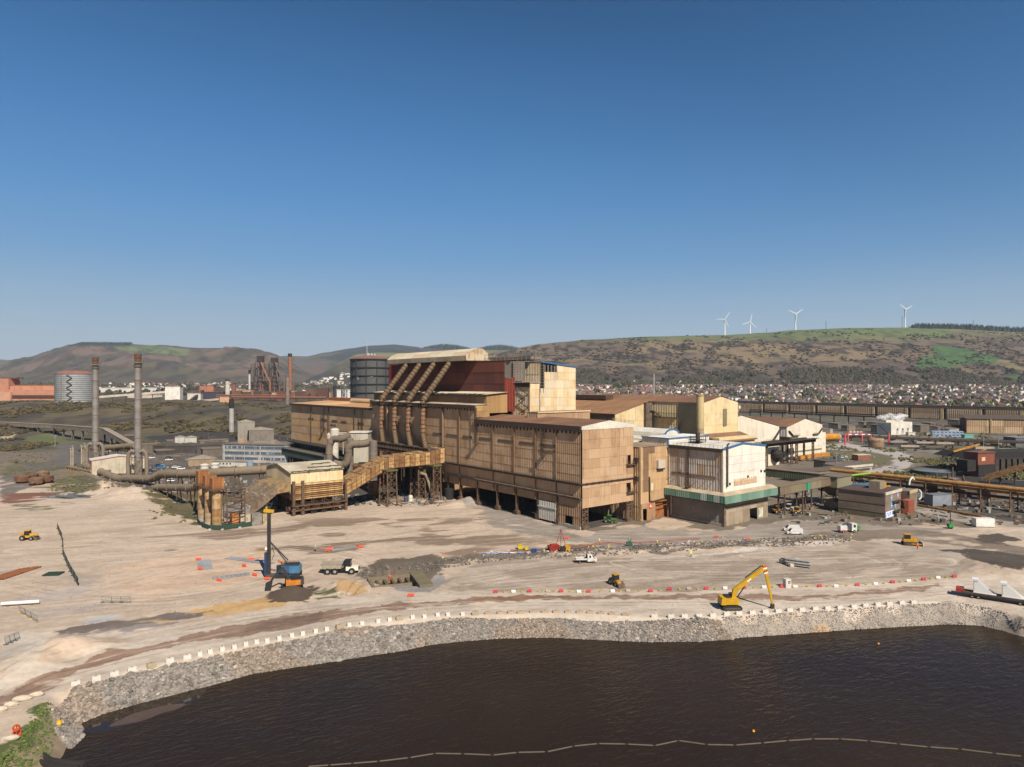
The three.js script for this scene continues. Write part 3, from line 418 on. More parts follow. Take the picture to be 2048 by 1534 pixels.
const ROOFB = tints(['#8a6448', '#926b4e', '#7e5c44'], 'dust', 0.9), ROOFT = tints(['#b08a66', '#a37c59', '#b99672'], 'dust', 0.9), DARK = M('#4a3b30', 'dust', 0.9), STEEL = M('#6b5745', 'rust', 0.85), STEELD = M('#453a31', 'rust', 0.85), RUSTY = M('#a0683c', 'rust', 0.85), CREAM = tints(['#e6cfa0', '#e2c898', '#e9d4a9'], 'clad'), WHITE = tints(['#e9e2d6', '#e6dfd2', '#ece6db'], 'pale', 0.7), WHITEP = M('#efe8da', 'dust', 0.6), BLUE = M('#33689b', null, 0.5), GREY = M('#8c8378', 'dust', 0.85), BLACK = M('#1d1a18', null, 0.9), CONC = M('#b3aa9d', 'dustFine', 0.92);
const handrail = (g, a, b, gap = 2, hgt = 1.1, r = 0.07) => { const n = Math.max(1, Math.round(len(sub(b, a)) / gap)); for (let i = 0; i <= n; i++) { const q = lerp3(a, b, i / n); g.bar(q, add(q, [0, hgt, 0]), r); } g.bar(add(a, [0, hgt, 0]), add(b, [0, hgt, 0]), r); g.bar(add(a, [0, hgt * 0.5, 0]), add(b, [0, hgt * 0.5, 0]), r * 0.8); return g; };
const lattice = (g, a, b, w, n, t = 0.16, dir = [1, 0, 0]) => { const o = (q, s) => add(q, dir, s * w / 2); g.bar(o(a, -1), o(b, -1), t * 1.4); g.bar(o(a, 1), o(b, 1), t * 1.4); for (let i = 0; i < n; i++) { const q = lerp3(a, b, i / n), r = lerp3(a, b, (i + 1) / n); g.bar(o(q, i % 2 ? 1 : -1), o(r, i % 2 ? -1 : 1), t); g.bar(o(r, -1), o(r, 1), t); } return g; };
function cage(parent, p, q, h0, h1) { // caged ladder and its landing on the long wall
  const l = geo(); for (const s of [-0.3, 0.3]) l.bar(P(p + s, q - 0.35, h0), P(p + s, q - 0.35, h1), 0.1); for (let h = h0; h < h1; h += 0.9) { l.bar(P(p - 0.3, q - 0.35, h), P(p + 0.3, q - 0.35, h), 0.07); l.bar(P(p - 0.5, q - 1.1, h), P(p + 0.5, q - 1.1, h), 0.08); l.bar(P(p - 0.5, q - 0.2, h), P(p - 0.5, q - 1.1, h), 0.08); l.bar(P(p + 0.5, q - 0.2, h), P(p + 0.5, q - 1.1, h), 0.08); } for (const s of [-0.5, 0, 0.5]) l.bar(P(p + s, q - 1.1, h0), P(p + s, q - 1.1, h1), 0.07);
  part('ladder', l, STEELD, parent);
  const g = geo().pbox(p - 1.6, p + 0.6, q - 1.7, q, h0 - 0.2, h0); handrail(g, P(p - 1.6, q - 1.65, h0), P(p + 0.6, q - 1.65, h0), 1.1); g.bar(P(p - 1.5, q, h0 - 2), P(p - 1.5, q - 1.6, h0 - 0.2), 0.12); g.bar(P(p + 0.5, q, h0 - 2), P(p + 0.5, q - 1.6, h0 - 0.2), 0.12); part('landing', g, STEEL, parent);
}
{ // ---- front hall
  const t = plantThing('steelworks_hall', 'tall tan ribbed hall with pale gable and open bays at its foot', 'industrial hall', 0, 0), W = 26.3, L = 62, E = 35.3, R = 37, rq = 13.6;
  const gable = (q) => q < rq ? mix(E, R, q / rq) : mix(R, E, (q - rq) / (W - rq));
  cladding(t, 'front', 0, 0.35, W, 7.3, 34.1, { bays: [0.35, 3.6, 9, 14.2, 19.2, 22.6, W], courses: steps(7.3, 34.1, 8), mats: TAN, skip: (q, h) => (q > 22.6 && ((h > 20 && h < 23.5) || (h > 10.6 && h < 14) )) });
  cladding(t, 'front', 0, 22.6, W, 20, 24, { bays: [22.6, 23.2], courses: [20.7, 24.05], mats: TAN }); cladding(t, 'front', 0, 24.9, W, 10.6, 24, { bays: [24.9, W], courses: [10.65, 14], mats: TAN }); cladding(t, 'front', 0, 24.9, W, 20.7, 24, { bays: [24.9, W], courses: [20.7, 24.05], mats: TAN });
  for (const g of [geo().extrude([P(-0.14, 0, 34.1), P(-0.14, W, 34.1), P(-0.14, W, E), P(-0.14, rq, R), P(-0.14, 0, E)], [0, 0, -0.5])]) part('gable_fascia', g, WHITEP, t, 'white gable fascia under the roof edge');
  const edges = [0.35, 12.5, 23.7, 36.4, 49.8, L];
  cladding(t, 'left', 0, 0.35, L, 10.9, 33.4, { bays: [...steps(0.35, 12.5, 2), ...steps(12.5, 23.7, 2).slice(1), ...steps(23.7, 36.4, 2).slice(1), ...steps(36.4, 49.8, 2).slice(1), ...steps(49.8, L, 2).slice(1)], courses: [10.9, 15.4, 18.6, 22, 25.6, 29.4, 33.4], mats: TANL, pitch: 1, depth: 0.045 });
  part('eave', geo().pbox(-0.1, L, -0.75, 0.1, 33.5, 33.7).pbox(-0.1, L, -0.9, -0.6, 33.5, 35.4), DARK, t); { for (let p = 1; p < L; p += 2.1) part('eave_bracket', geo().pbox(p, p + 0.25, -0.6, -0.1, 32.3 + 0.5 * hsh(p * 7, 3), 33.5), DARK, t); }
  part('wall_beam', geo().pbox(0, L, -0.9, 0.2, 10.2, 10.8), STEELD, t); part('wall_beam', geo().pbox(0, L, -0.95, -0.7, 10.8, 11.1), M('#a58c70', 'rust', 0.8), t);
  cladding(t, 'left', 0.25, 0.35, L, 7.2, 10.2, { bays: edges, courses: 1, mats: BROWNL, pitch: 1.2 });
  cladding(t, 'left', -0.1, 0.35, 11.5, 1, 7.2, { bays: [0.35, 4.2, 8, 11.5], courses: [1, 4, 7.2], mats: BROWNL, skip: (p, h) => p > 4 && p < 8 && h < 4 }); part('plinth', geo().pbox(0.3, 12, -0.4, 0.5, 0, 1), CONC, t);
  part('sliding_door', geo().sheet(P(22, -0.35, 0.8), P(12.6, -0.35, 0.8), P(12.6, -0.35, 7.4), P(22, -0.35, 7.4), 0.9, 0.1).pbox(12.4, 22.2, -0.7, -0.3, 5.2, 5.5), M('#cfc8ba', 'clad', 0.7), t, 'pale sheet metal sliding door');
  for (const p of [12.2, 22.9, 35.4, 47.5, 60.8]) part('column', lattice(geo(), P(p, 0.3, 0), P(p, 0.3, 10), 1, 9, 0.2).pbox(p - 1, p + 1, -0.5, 1.2, 0, 1.4 + 0.7 * hsh(p, 1)), STEEL, t);
  for (const p of [12.5, 23.7, 36.4, 49.8]) part('downpipe', geo().tube(P(p, -0.35, 7.5), P(p, -0.35, 33.4), 0.2, 6), M('#8f7458', 'rust'), t);
  for (const [a, b] of [[13.5, 21.5], [25, 33.5], [37.8, 46.8], [51.5, 59.5]]) part('louvre_strip', geo().pbox(a, b, -0.2, 0.05, 27, 28.1), M('#6f5d4d', 'dust'), t); part('louvre_strip', geo().pbox(13.5, 22, -0.2, 0.05, 25.2, 26), M('#8a745f', 'dust'), t);
  { const g = geo().tube(P(0, -0.55, 15.6), P(L, -0.55, 15.6), 0.32, 8).pbox(0, L, -1.3, -0.1, 15.05, 15.2); handrail(g, P(0.2, -1.25, 15.2), P(L, -1.25, 15.2), 2.4); part('walkway', g, STEELD, t); }
  { const g = geo().pipe([P(-0.3, -0.55, 15.6), P(-0.45, 1, 15.6), P(-0.45, 31, 15.6), P(-3.4, 31.4, 15.6), P(-3.4, 31.4, 7), P(-3.4, 33, 6.6), P(-3.4, 41, 7.2)], 0.24, 8); for (let q = 2; q < 26; q += 3.1) g.tube(P(-0.45, q, 15.6), P(-0.45, q + 0.35, 15.6), 0.33, 8); part('wall_pipe', g, STEELD, t); }
  cage(t, 19.5, 0, 24.5, 33.4); cage(t, 61.2, 0, 26, 40);
  for (const h of [20.7, 10.65]) { part('landing', handrail(geo().pbox(-1.3, 0.3, 22.3, 26.4, h - 0.2, h), P(-1.25, 22.4, h), P(-1.25, 26.3, h), 1, 1.1, 0.09).pbox(-0.1, 0.1, 22.7, 23.2, h, h + 1.8), STEEL, t); }
  for (const [q, w] of [[1.7, 2.6], [24, 2.4]]) part('column', lattice(geo(), P(0.1, q, 0), P(0.1, q, 7.3), w, 6, 0.26).pbox(-0.5, 0.6, q - w / 2 - 0.3, q + w / 2 + 0.3, 0, 1.1), STEEL, t);
  part('floor', geo().pbox(0.5, L, 0.4, W - 0.4, 0.06, 0.14), M('#57504a', 'dust'), t); { const g = geo(); for (let p = 10; p < 60; p += 12) g.pbox(p, p + 0.8, 12, 12.8, 0, 10).pbox(p, p + 0.8, 25, 25.8, 0, 30); part('interior_column', g, STEELD, t); }
  cladding(t, 'right', W, 0, L, 0, E, { bays: 5, courses: 5, mats: TANL, pitch: 2.4 });
  roofing(t, P(L, -0.7, E), P(-0.2, -0.7, E), P(-0.2, rq, R), P(L, rq, R), 8, ROOFB); roofing(t, P(-0.2, W + 0.3, E), P(L, W + 0.3, E), P(L, rq, R), P(-0.2, rq, R), 8, ROOFB);
  part('roof_handrail', handrail(geo(), P(0.2, 15, R - 0.2), P(0.2, W + 0.3, E), 2.2, 1), STEELD, t);
}
{ const t = plantThing('roof_penthouse', 'low brown penthouse running across the front hall roof', 'roof housing', 35, 24); // on the roof of the front hall
  cladding(t, 'front', 34, 9.5, 38, 35.2, 38.6, { bays: 7, courses: 1, mats: BROWNL }); cladding(t, 'left', 9.5, 34, 40.5, 35.4, 38.6, { bays: 2, courses: 1, mats: TANL }); roofing(t, P(33.8, 9.3, 38.7), P(33.8, 38.2, 38.7), P(40.6, 38.2, 38.9), P(40.6, 9.3, 38.9), 7, ROOFT); part('back_wall', geo().pbox(40.3, 40.5, 9.6, 38, 34, 38.6).pbox(34.2, 40.3, 37.8, 38, 30, 38.6), BROWNL[0], t); part('parapet', geo().pbox(33.6, 33.9, 9.4, 38.2, 38.45, 38.95), M('#e2c9a4', 'dust'), t); }
{ // ---- middle hall with the four extraction ducts on it
  const t = plantThing('steelworks_hall', 'long brown ribbed hall carrying four big extraction ducts', 'industrial hall', 62, 0), A = 62, B = 154, E = 41;
  const edges = [62, 73.6, 86, 98, 110, 122, 134, 144, B];
  cladding(t, 'left', 0, A, B, 10.9, 39.6, { bays: edges.flatMap((e, i) => i ? [(e + edges[i - 1]) / 2, e] : [e]), courses: [10.9, 15.4, 19, 23, 27, 31, 35.3, 39.6], mats: TANL, pitch: 1, depth: 0.045 });
  cladding(t, 'front', A, -0.2, 7, 36, 40.9, { bays: 2, courses: 2, mats: tints(['#b8925f', '#a98455'], 'clad') });
  part('eave', geo().pbox(A - 0.2, B, -1, 0.1, 39.7, 39.95).pbox(A - 0.2, B, -1.2, -0.8, 39.6, 41.1), DARK, t); { for (let p = A + 1; p < B; p += 2.2) part('eave_bracket', geo().pbox(p, p + 0.25, -0.75, -0.1, 38.6 + 0.4 * hsh(p * 3, 9), 39.7), DARK, t); }
  part('wall_beam', geo().pbox(A, B, -0.9, 0.2, 10.2, 10.8), STEELD, t); cladding(t, 'left', 0.25, A, 86, 6.8, 10.2, { bays: 3, courses: 1, mats: BROWNL, pitch: 1.2, skip: (p) => p > 66 && p < 70 });
  for (const p of [73.6, 83, 92, 110, 122, 134, 146]) part('column', geo().pbox(p - 0.5, p + 0.5, 0, 1, 0, 10.9).pbox(p - 0.9, p + 0.9, -0.6, 1.4, 0, 1.9), STEEL, t);
  for (const p of [73.6, 86]) part('downpipe', geo().tube(P(p, -0.35, 7), P(p, -0.35, 39.6), 0.22, 6), M('#8f7458', 'rust'), t); part('downpipe', geo().pipe([P(87.5, -0.4, 38.6), P(86.7, -0.45, 38.4), P(86.4, -0.45, 37.4), P(86.4, -0.45, 16)], 0.35, 8), M('#a08767', 'rust'), t);
  for (const [a, b] of [[64.5, 71.5], [75.5, 84], [88, 95]]) part('louvre_strip', geo().pbox(a, b, -0.2, 0.05, 27, 28.1), M('#7a6654', 'dust'), t);
  { const g = geo().tube(P(A, -0.55, 15.6), P(85, -0.55, 15.6), 0.32, 8).pbox(A, 85, -1.3, -0.1, 15.05, 15.2); handrail(g, P(A, -1.25, 15.2), P(85, -1.25, 15.2), 2.4); part('walkway', g, STEELD, t); }
  roofing(t, P(B, -1.1, E), P(A - 0.2, -1.1, E), P(A - 0.2, 7.2, 41.4), P(B, 7.2, 41.4), 10, tints(['#c2b09a', '#b3a08a', '#a59480'], 'dust', 0.95));
  part('back_wall', geo().pbox(A, B, 59.6, 60, 0, 38).pbox(A + 0.2, A + 0.6, 26.5, 60, 0, 38).pbox(100, 100.4, 1, 59, 0, 30), BROWNL[1], t); part('floor', geo().pbox(A, B, 1, 59, 0.06, 0.14), M('#4d4640', 'dust'), t);
  // terrace roof below the red wall
  cladding(t, 'left', 7, 64, 166, 41.2, 45.2, { bays: 14, courses: 1, mats: tints(['#a8885f', '#9b7b56', '#937350', '#86674b'], 'clad') }); cladding(t, 'front', 64, 7, 18, 37.5, 46, { bays: 3, courses: 1, mats: tints(['#b28d5c', '#a88252'], 'clad'), top: (q) => mix(45.2, 46.2, (q - 7) / 11) });
  roofing(t, P(166, 6.2, 45.3), P(63, 6.2, 45.3), P(63, 18, 46.3), P(166, 18, 46.3), 10, tints(['#d6c6ad', '#cbb99f', '#c0af95'], 'dust', 0.95)); part('eave', geo().pbox(63, 166, 6.1, 6.4, 44.4, 45.25), DARK, t);
  { const g = geo(); for (let i = 0; i < 30; i++) { const p = 66 + i * 2.2 + rr(0, 1); g.pbox(p, p + rr(0.8, 2.4), 6.3, 6.3 + rr(0.5, 2), 45.35, 45.5 + rr(0.05, 0.25)); } part('moss', g, M('#5d6330', 'dustFine', 1), t); }
  roofing(t, P(A + 0.2, 26.6, 37.4), P(A + 0.2, 60, 35), P(B, 60, 35), P(B, 26.6, 37.4), 6, ROOFB);
}
{ // ---- left hall
  const t = plantThing('steelworks_hall', 'lower brown hall at the far end of the long wall', 'industrial hall', 154, 0), A = 154, B = 269, E = 37.2;
  cladding(t, 'left', 0.6, A, B, 14, 36.2, { bays: [154, 163, 172, 181, 190, 199, 208, 217, 226, 235, 244, 252, 260, B], courses: [14, 19, 23.5, 28, 32, 36.2], mats: [...TAN, M('#c99e68', 'clad'), M('#bf9a74', 'clad')], pitch: 1.2 });
  part('eave', geo().pbox(A, B, -0.3, 0.7, 36.3, 36.5).pbox(A, B + 0.3, -0.5, -0.2, 36.1, 37.3), DARK, t); for (const [a, b] of [[165, 172], [186, 193], [198, 205], [212, 221], [232, 240]]) part('louvre_strip', geo().pbox(a, b, 0.35, 0.65, 28.2, 29.2), M('#7d6855', 'dust'), t); part('louvre_strip', geo().pbox(199, 208, 0.3, 0.65, 26.2, 26.9), M('#b39a78', 'dust'), t);
  for (const p of [176, 210, 236]) part('downpipe', geo().tube(P(p, 0.3, 15), P(p, 0.3, 36), 0.22, 6), STEEL, t); cage(t, 216, 0.5, 24, 36); cage(t, 166, 0.5, 21, 36);
  part('lower_wall', geo().pbox(A, B, 1.2, 1.6, 0, 14), DARK, t); part('canopy', geo().pbox(170, 262, -5, 1, 13.2, 13.8).pbox(172, 262, -9, -4, 9.5, 10.1), M('#3c342d', 'dust'), t, 'dark canopy along the foot of the wall'); part('canopy', geo().pbox(160, 236, -12, -6, 7.4, 7.8), M('#cfc6b6', 'dust'), t);
  part('end_wall', geo().pbox(B - 0.3, B, 1, 70, 0, E).pbox(A, B, 69.6, 70, 0, E), BROWNL[0], t); roofing(t, P(B, -0.4, E), P(A, -0.4, E), P(A, 34, 39), P(B, 34, 39), 10, tints(['#c69e72', '#b88e62', '#cfa981'], 'dust', 0.95)); roofing(t, P(A, 70, E), P(B, 70, E), P(B, 34, 39), P(A, 34, 39), 8, ROOFB);
  part('roof_housing', geo().pbox(225, 268, 26, 34, 38, 40.6), M('#a76f42', 'rust'), t); part('roof_vent', geo().pipe([P(172, 21, 39.2), P(222, 21, 39.2)], 1.7, 10), M('#d8b98c', 'dust'), t); part('roof_housing', geo().pbox(155, 163, 3, 10, 37.2, 41.5), M('#8c7760', 'rust'), t);
}
{ // ---- red tower, hood and grey end panels
  const t = plantThing('rust_red_tower', 'dark red ribbed upper storey rising behind the ducts', 'industrial tower', 116, 24), RED = tints(['#703a2a', '#683527', '#7b402e', '#5f3124'], 'clad'), A = 65.7, B = 166;
  cladding(t, 'left', 18, A, B, 45.5, 60, { bays: 13, courses: [45.5, 50, 55, 60], mats: RED, pitch: 0.9 });
  part('end_strip', geo().sheet(P(A, 18, 38), P(60.6, 19.6, 38), P(60.6, 19.6, 52.6), P(A, 18, 52.6), 1.2, 0.08), M('#9c4430', 'clad'), t, 'bright red end panel'); part('end_panel', geo().sheet(P(A, 18, 52.6), P(62.4, 19, 51.8), P(62.4, 19, 59.6), P(A, 18, 60), 1.2, 0.05), GREY, t); part('end_panel', geo().sheet(P(61.6, 19.4, 51), P(57, 22, 51), P(57, 22, 59.2), P(61.6, 19.4, 59.6), 1.2, 0.05), GREY, t); { const g = geo(); for (let h = 51; h < 59; h += 1.1) g.bar(P(62.3, 19.2, h), P(61.6, 19.5, h), 0.2); part('exposed_frame', g, M('#b3a693', 'dust'), t); }
  part('end_wall', geo().pbox(63.5, B, 40, 40.4, 36, 60).pbox(B - 0.3, B, 18, 40, 40, 60).pbox(62.5, 63, 22, 40, 36, 59), RED[1], t); roofing(t, P(B, 17.8, 60), P(62, 17.8, 60), P(62, 40.4, 60.6), P(B, 40.4, 60.6), 8, ROOFB);
  part('red_corner_post', geo().pbox(164.5, 167, 16.6, 18.4, 44, 60.2), M('#d4433c', 'dust', 0.6), t, 'bright red corner post');
  { const g = geo(); for (let p = 50; p < 86; p += 3) { g.bar(P(p, 22, 59.8), P(p, 22, 63), 0.16); g.bar(P(p, 22, 61.6), P(p + 1.5, 22, 59.8), 0.12); } g.bar(P(50, 22, 63), P(86, 22, 63), 0.16).bar(P(50, 22, 61.6), P(86, 22, 61.6), 0.14).pbox(55, 84, 24, 30, 60.4, 61.6).bar(P(50.5, 22, 60), P(50.5, 22, 64.4), 0.2); part('roof_railing', g, M('#8f867a', 'dust'), t); }
  { const t2 = plantThing('fume_hood', 'long cream hood with rounded end along the tower roof', 'fume hood', 123, 18), a = 86, b = 160, pr = [[12, 60.4], [11.6, 62.6], [14, 64.6], [17.5, 66], [21, 66], [24, 64], [24.6, 60.6]], g = geo();
    const ms = tints(['#d9c6a6', '#cfb996', '#dccbad'], 'clad', 0.75); for (let i = 0; i + 1 < pr.length; i++) for (let k = 0; k < 6; k++) { const x = mix(a, b, k / 6), y = mix(a, b, (k + 1) / 6); part('hood_sheet', geo().sheet(P(y, ...pr[i]), P(x, ...pr[i]), P(x, ...pr[i + 1]), P(y, ...pr[i + 1]), 2.1, 0.05, 0.02), ms[(i + k) % 3], t2); }
    g.extrude(pr.map(([q, h]) => P(a, q, h)).reverse(), [0, 0, -0.4]); part('end_cap', g, M('#cbbda4', 'rustBig'), t2, 'stained pale end cap'); part('soffit', geo().pbox(a, b, 12, 24.4, 60.2, 60.45), DARK, t2); part('end_wall', geo().pbox(b - 0.3, b, 12.2, 24, 60.4, 64), GREY, t2); }
}
{ // ---- cream towers right of the red one
  const t = plantThing('cream_tower', 'stained cream ribbed tower with torn sheets under its blue roof edge', 'industrial tower', 57, 35), CT1 = tints(['#e4c99e', '#dfc396', '#e6d0ab', '#d8c6a8'], 'clad');
  const top = (q) => mix(59, 57.2, clamp((q - 25) / 20.7));
  cladding(t, 'front', 50.5, 25, 45.7, 36.5, 59, { bays: [25, 27.4, 31, 34.5, 38, 41.8, 45.7], courses: [36.5, 40.4, 44.1, 48, 51.6, 54.9, 59], mats: CT1, pitch: 0.95, top, skip: (q, h) => (h > 55 && q < 36) || (q < 27.5 && h > 47.5) });
  { const g = geo(); for (let q = 27.4; q < 36; q += 1.9) g.pbox(50.7, 51, q, q + 0.9, 54.9, 58); for (let h = 48; h < 59; h += 1.2) g.bar(P(50.6, 25.2, h), P(50.6, 27.4, h), 0.22); g.bar(P(50.6, 25.4, 46), P(50.6, 25.4, 58.8), 0.35).bar(P(50.6, 26.9, 46), P(50.6, 26.9, 58.6), 0.35); part('exposed_frame', g, M('#6f675d', 'dust'), t); }
  part('blue_roof_edge', geo().bar(P(50.2, 24.8, 59.2), P(50.2, 46, 57.35), 0.35, 0.5), BLUE, t, 'blue roof edge'); cladding(t, 'left', 25, 50.5, 63, 49, 59, { bays: 3, courses: 2, mats: CT1 }); part('back_wall', geo().pbox(62.6, 63, 25, 45.5, 36, 58).pbox(51, 63, 45.3, 45.6, 36, 57), GREY, t); roofing(t, P(50.3, 24.8, 59.1), P(50.3, 46, 57.3), P(63, 46, 57.3), P(63, 24.8, 59.1), 4, tints(['#8b8176', '#7d746a'], 'dust')); part('roof_handrail', handrail(geo(), P(50.6, 25, 59.2), P(63, 25, 59.2), 2, 1), GREY, t);
  const s = plantThing('stair_tower', 'short cream stair tower with flat pale roof beside the red wall', 'industrial tower', 57.5, 23);
  cladding(s, 'left', 20, 51, 63.6, 36.5, 49.6, { bays: [51, 55, 59.4, 63.6], courses: [36.5, 40.6, 45, 49.6], mats: CT1 }); cladding(s, 'front', 50.9, 20, 25, 36.5, 50, { bays: 2, courses: [36.5, 40.4, 44.1, 47.5, 50.2], mats: CT1 }); part('corner_post', geo().pbox(50.7, 51.4, 19.7, 20.3, 36.5, 50), M('#e9cf9f', 'dust'), s); part('flat_roof', geo().pbox(50.4, 64.4, 19.2, 25.2, 50.3, 50.7), M('#b9ad9b', 'dust'), s); part('dark_eave', geo().pbox(50.9, 64.2, 19.5, 20, 48.4, 50.3), M('#3a322b', 'dust'), s); part('stair', (() => { const g = geo(); for (let k = 0; k < 4; k++) g.bar(P(k % 2 ? 52 : 58, 19.4, 37 + k * 2.8), P(k % 2 ? 58 : 52, 19.4, 39.8 + k * 2.8), 0.25); return g; })(), STEELD, s);
}
// ---- four extraction ducts
{ const ps = [140.6, 127.3, 114, 100.7], which = ['first extraction duct on the long wall, next to the low hall', 'second extraction duct on the long wall, one in from the low hall', 'third extraction duct on the long wall, between two others', 'fourth extraction duct on the long wall, nearest the front hall'];
  const DUCT = M('#77654a', 'rust', 0.75), DUCT2 = M('#8a7558', 'rust', 0.75), RING = M('#4b392b', 'rust', 0.8);
  ps.forEach((p, i) => { const t = plantThing('extraction_duct', which[i], 'duct', p, -2, 'extraction ducts on the long wall'), top = P(p, 13.2, 60.6), bend = P(p, -2, 42), low = P(p, -2, 26.8), end = P(p - 10, -6.4, 21.2);
    part('sloping_section', geo().tube(bend, top, 1.32, 10), DUCT, t); part('vertical_section', geo().tube(low, bend, 1.2, 10), M('#97755a', 'rust', 0.8), t); part('lower_section', geo().tube(low, end, 1.3, 4), DUCT2, t);
    for (let k = 0; k <= 12; k++) { const a = lerp3(bend, top, (k + 0.3) / 13), b = lerp3(bend, top, (k + 0.42) / 13); part('stiffener_ring', geo().tube(a, b, 1.56, 10), RING, t); } for (let k = 0; k < 8; k++) { const a = lerp3(low, bend, (k + 0.5) / 8); part('stiffener_ring', geo().tube(a, add(a, [0, 0.16, 0]), 1.42, 10), RING, t); } for (let k = 0; k < 6; k++) { const a = lerp3(low, end, (k + 0.5) / 6), b = lerp3(low, end, (k + 0.56) / 6); part('stiffener_ring', geo().tube(a, b, 1.55, 4), RING, t); }
    part('bend_platform', geo().pbox(p - 2.4, p + 2.4, -4.2, 0, 40.8, 41.1).pbox(p - 2, p + 2, -3.6, -0.6, 39.6, 40.8), STEELD, t); part('support_frame', geo().bar(P(p - 1, 0, 46), P(p, 5, 50.5), 0.18).bar(P(p + 1, 0, 46), P(p, 5, 50.5), 0.18).bar(P(p - 9, -6.5, 21), P(p - 9, -6.5, 17.8), 0.3), STEELD, t); });
  part('cream_riser', geo().pbox(136.4, 137.6, -0.9, -0.1, 27, 39), M('#c9a873', 'clad'), (() => plantThing('vent_riser', 'plain cream riser beside the first extraction duct', 'duct', 137, -0.5))());
}
// ---- row of slatted fan housings under the ducts
for (let i = 0; i < 4; i++) { const a = 85.5 + i * 12.2, b = a + 11.6, t = plantThing('fan_housing', ['slatted brown fan housing at the gallery end of its row', 'second slatted brown fan housing from the gallery end', 'third slatted brown fan housing from the gallery end', 'fourth slatted brown fan housing, nearest the grey tanks'][i], 'fan housing', (a + b) / 2, -5.5, 'fan housings under the ducts');
  part('body', geo().pbox(a, b, -8, -3, 17.5, 21.6), M('#5b4a3c', 'rust'), t); for (let k = 0; k <= 8; k++) { const p = mix(a, b, k / 8); part('slat', geo().pbox(p - 0.12, p + 0.12, -8.35, -8, 17.5, 21.8), M('#7a6652', 'rust'), t); } part('top_rail', geo().pbox(a, b, -8.5, -8, 21.6, 22).pbox(a, b, -8.5, -8, 19.4, 19.6), STEEL, t); part('leg', geo().pbox(a + 0.4, a + 1, -7.6, -7, 0, 17.5).pbox(b - 1, b - 0.4, -7.6, -7, 0, 17.5), STEELD, t); }

// ================================================================ the other blocks of the plant
function block(name, label, cat, o) {
  const { p, q, eave, ridge = eave, rq = (q[0] + q[1]) / 2, base = 0, front, left, roof = ROOFB, bf = 6, cf = 4, bl = 6, cl = 4, pitch = 1.2, skipF, nr = 6 } = o, t = plantThing(name, label, cat, (p[0] + p[1]) / 2, (q[0] + q[1]) / 2);
  const top = (s) => s < rq ? mix(eave, ridge, (s - q[0]) / (rq - q[0])) : mix(ridge, eave, (s - rq) / Math.max(0.01, q[1] - rq)); const be = steps(q[0], q[1], bf); if (ridge !== eave && !be.some((s) => Math.abs(s - rq) < 0.3)) { be.push(rq); be.sort((a, b) => a - b); }
  const ce = steps(base, eave, cf); if (ridge !== eave) ce[ce.length - 1] = ridge;
  cladding(t, 'front', p[0], q[0], q[1], base, eave, { bays: be, courses: ce, mats: front, top, pitch, skip: skipF }); if (left) cladding(t, 'left', q[0], p[0], p[1], base, eave, { bays: bl, courses: cl, mats: left, pitch });
  part('back_wall', geo().extrude([P(p[1], q[1], base), P(p[1], q[0], base), P(p[1], q[0], eave), P(p[1], rq, ridge), P(p[1], q[1], eave)], [0, 0, 0.3]), front[0], t); part('side_wall', geo().pbox(p[0] + 0.3, p[1] - 0.3, q[1] - 0.3, q[1], base, eave), front[0], t); if (!left) part('side_wall', geo().pbox(p[0] + 0.3, p[1] - 0.3, q[0], q[0] + 0.3, base, eave), front[0], t);
  const e = 0.4; roofing(t, P(p[1], q[0] - e, eave), P(p[0] - e, q[0] - e, eave), P(p[0] - e, rq, ridge + 0.1), P(p[1], rq, ridge + 0.1), nr, roof); if (rq < q[1] - 0.1) roofing(t, P(p[0] - e, q[1] + e, eave), P(p[1], q[1] + e, eave), P(p[1], rq, ridge + 0.1), P(p[0] - e, rq, ridge + 0.1), nr, roof);
  return t;
}
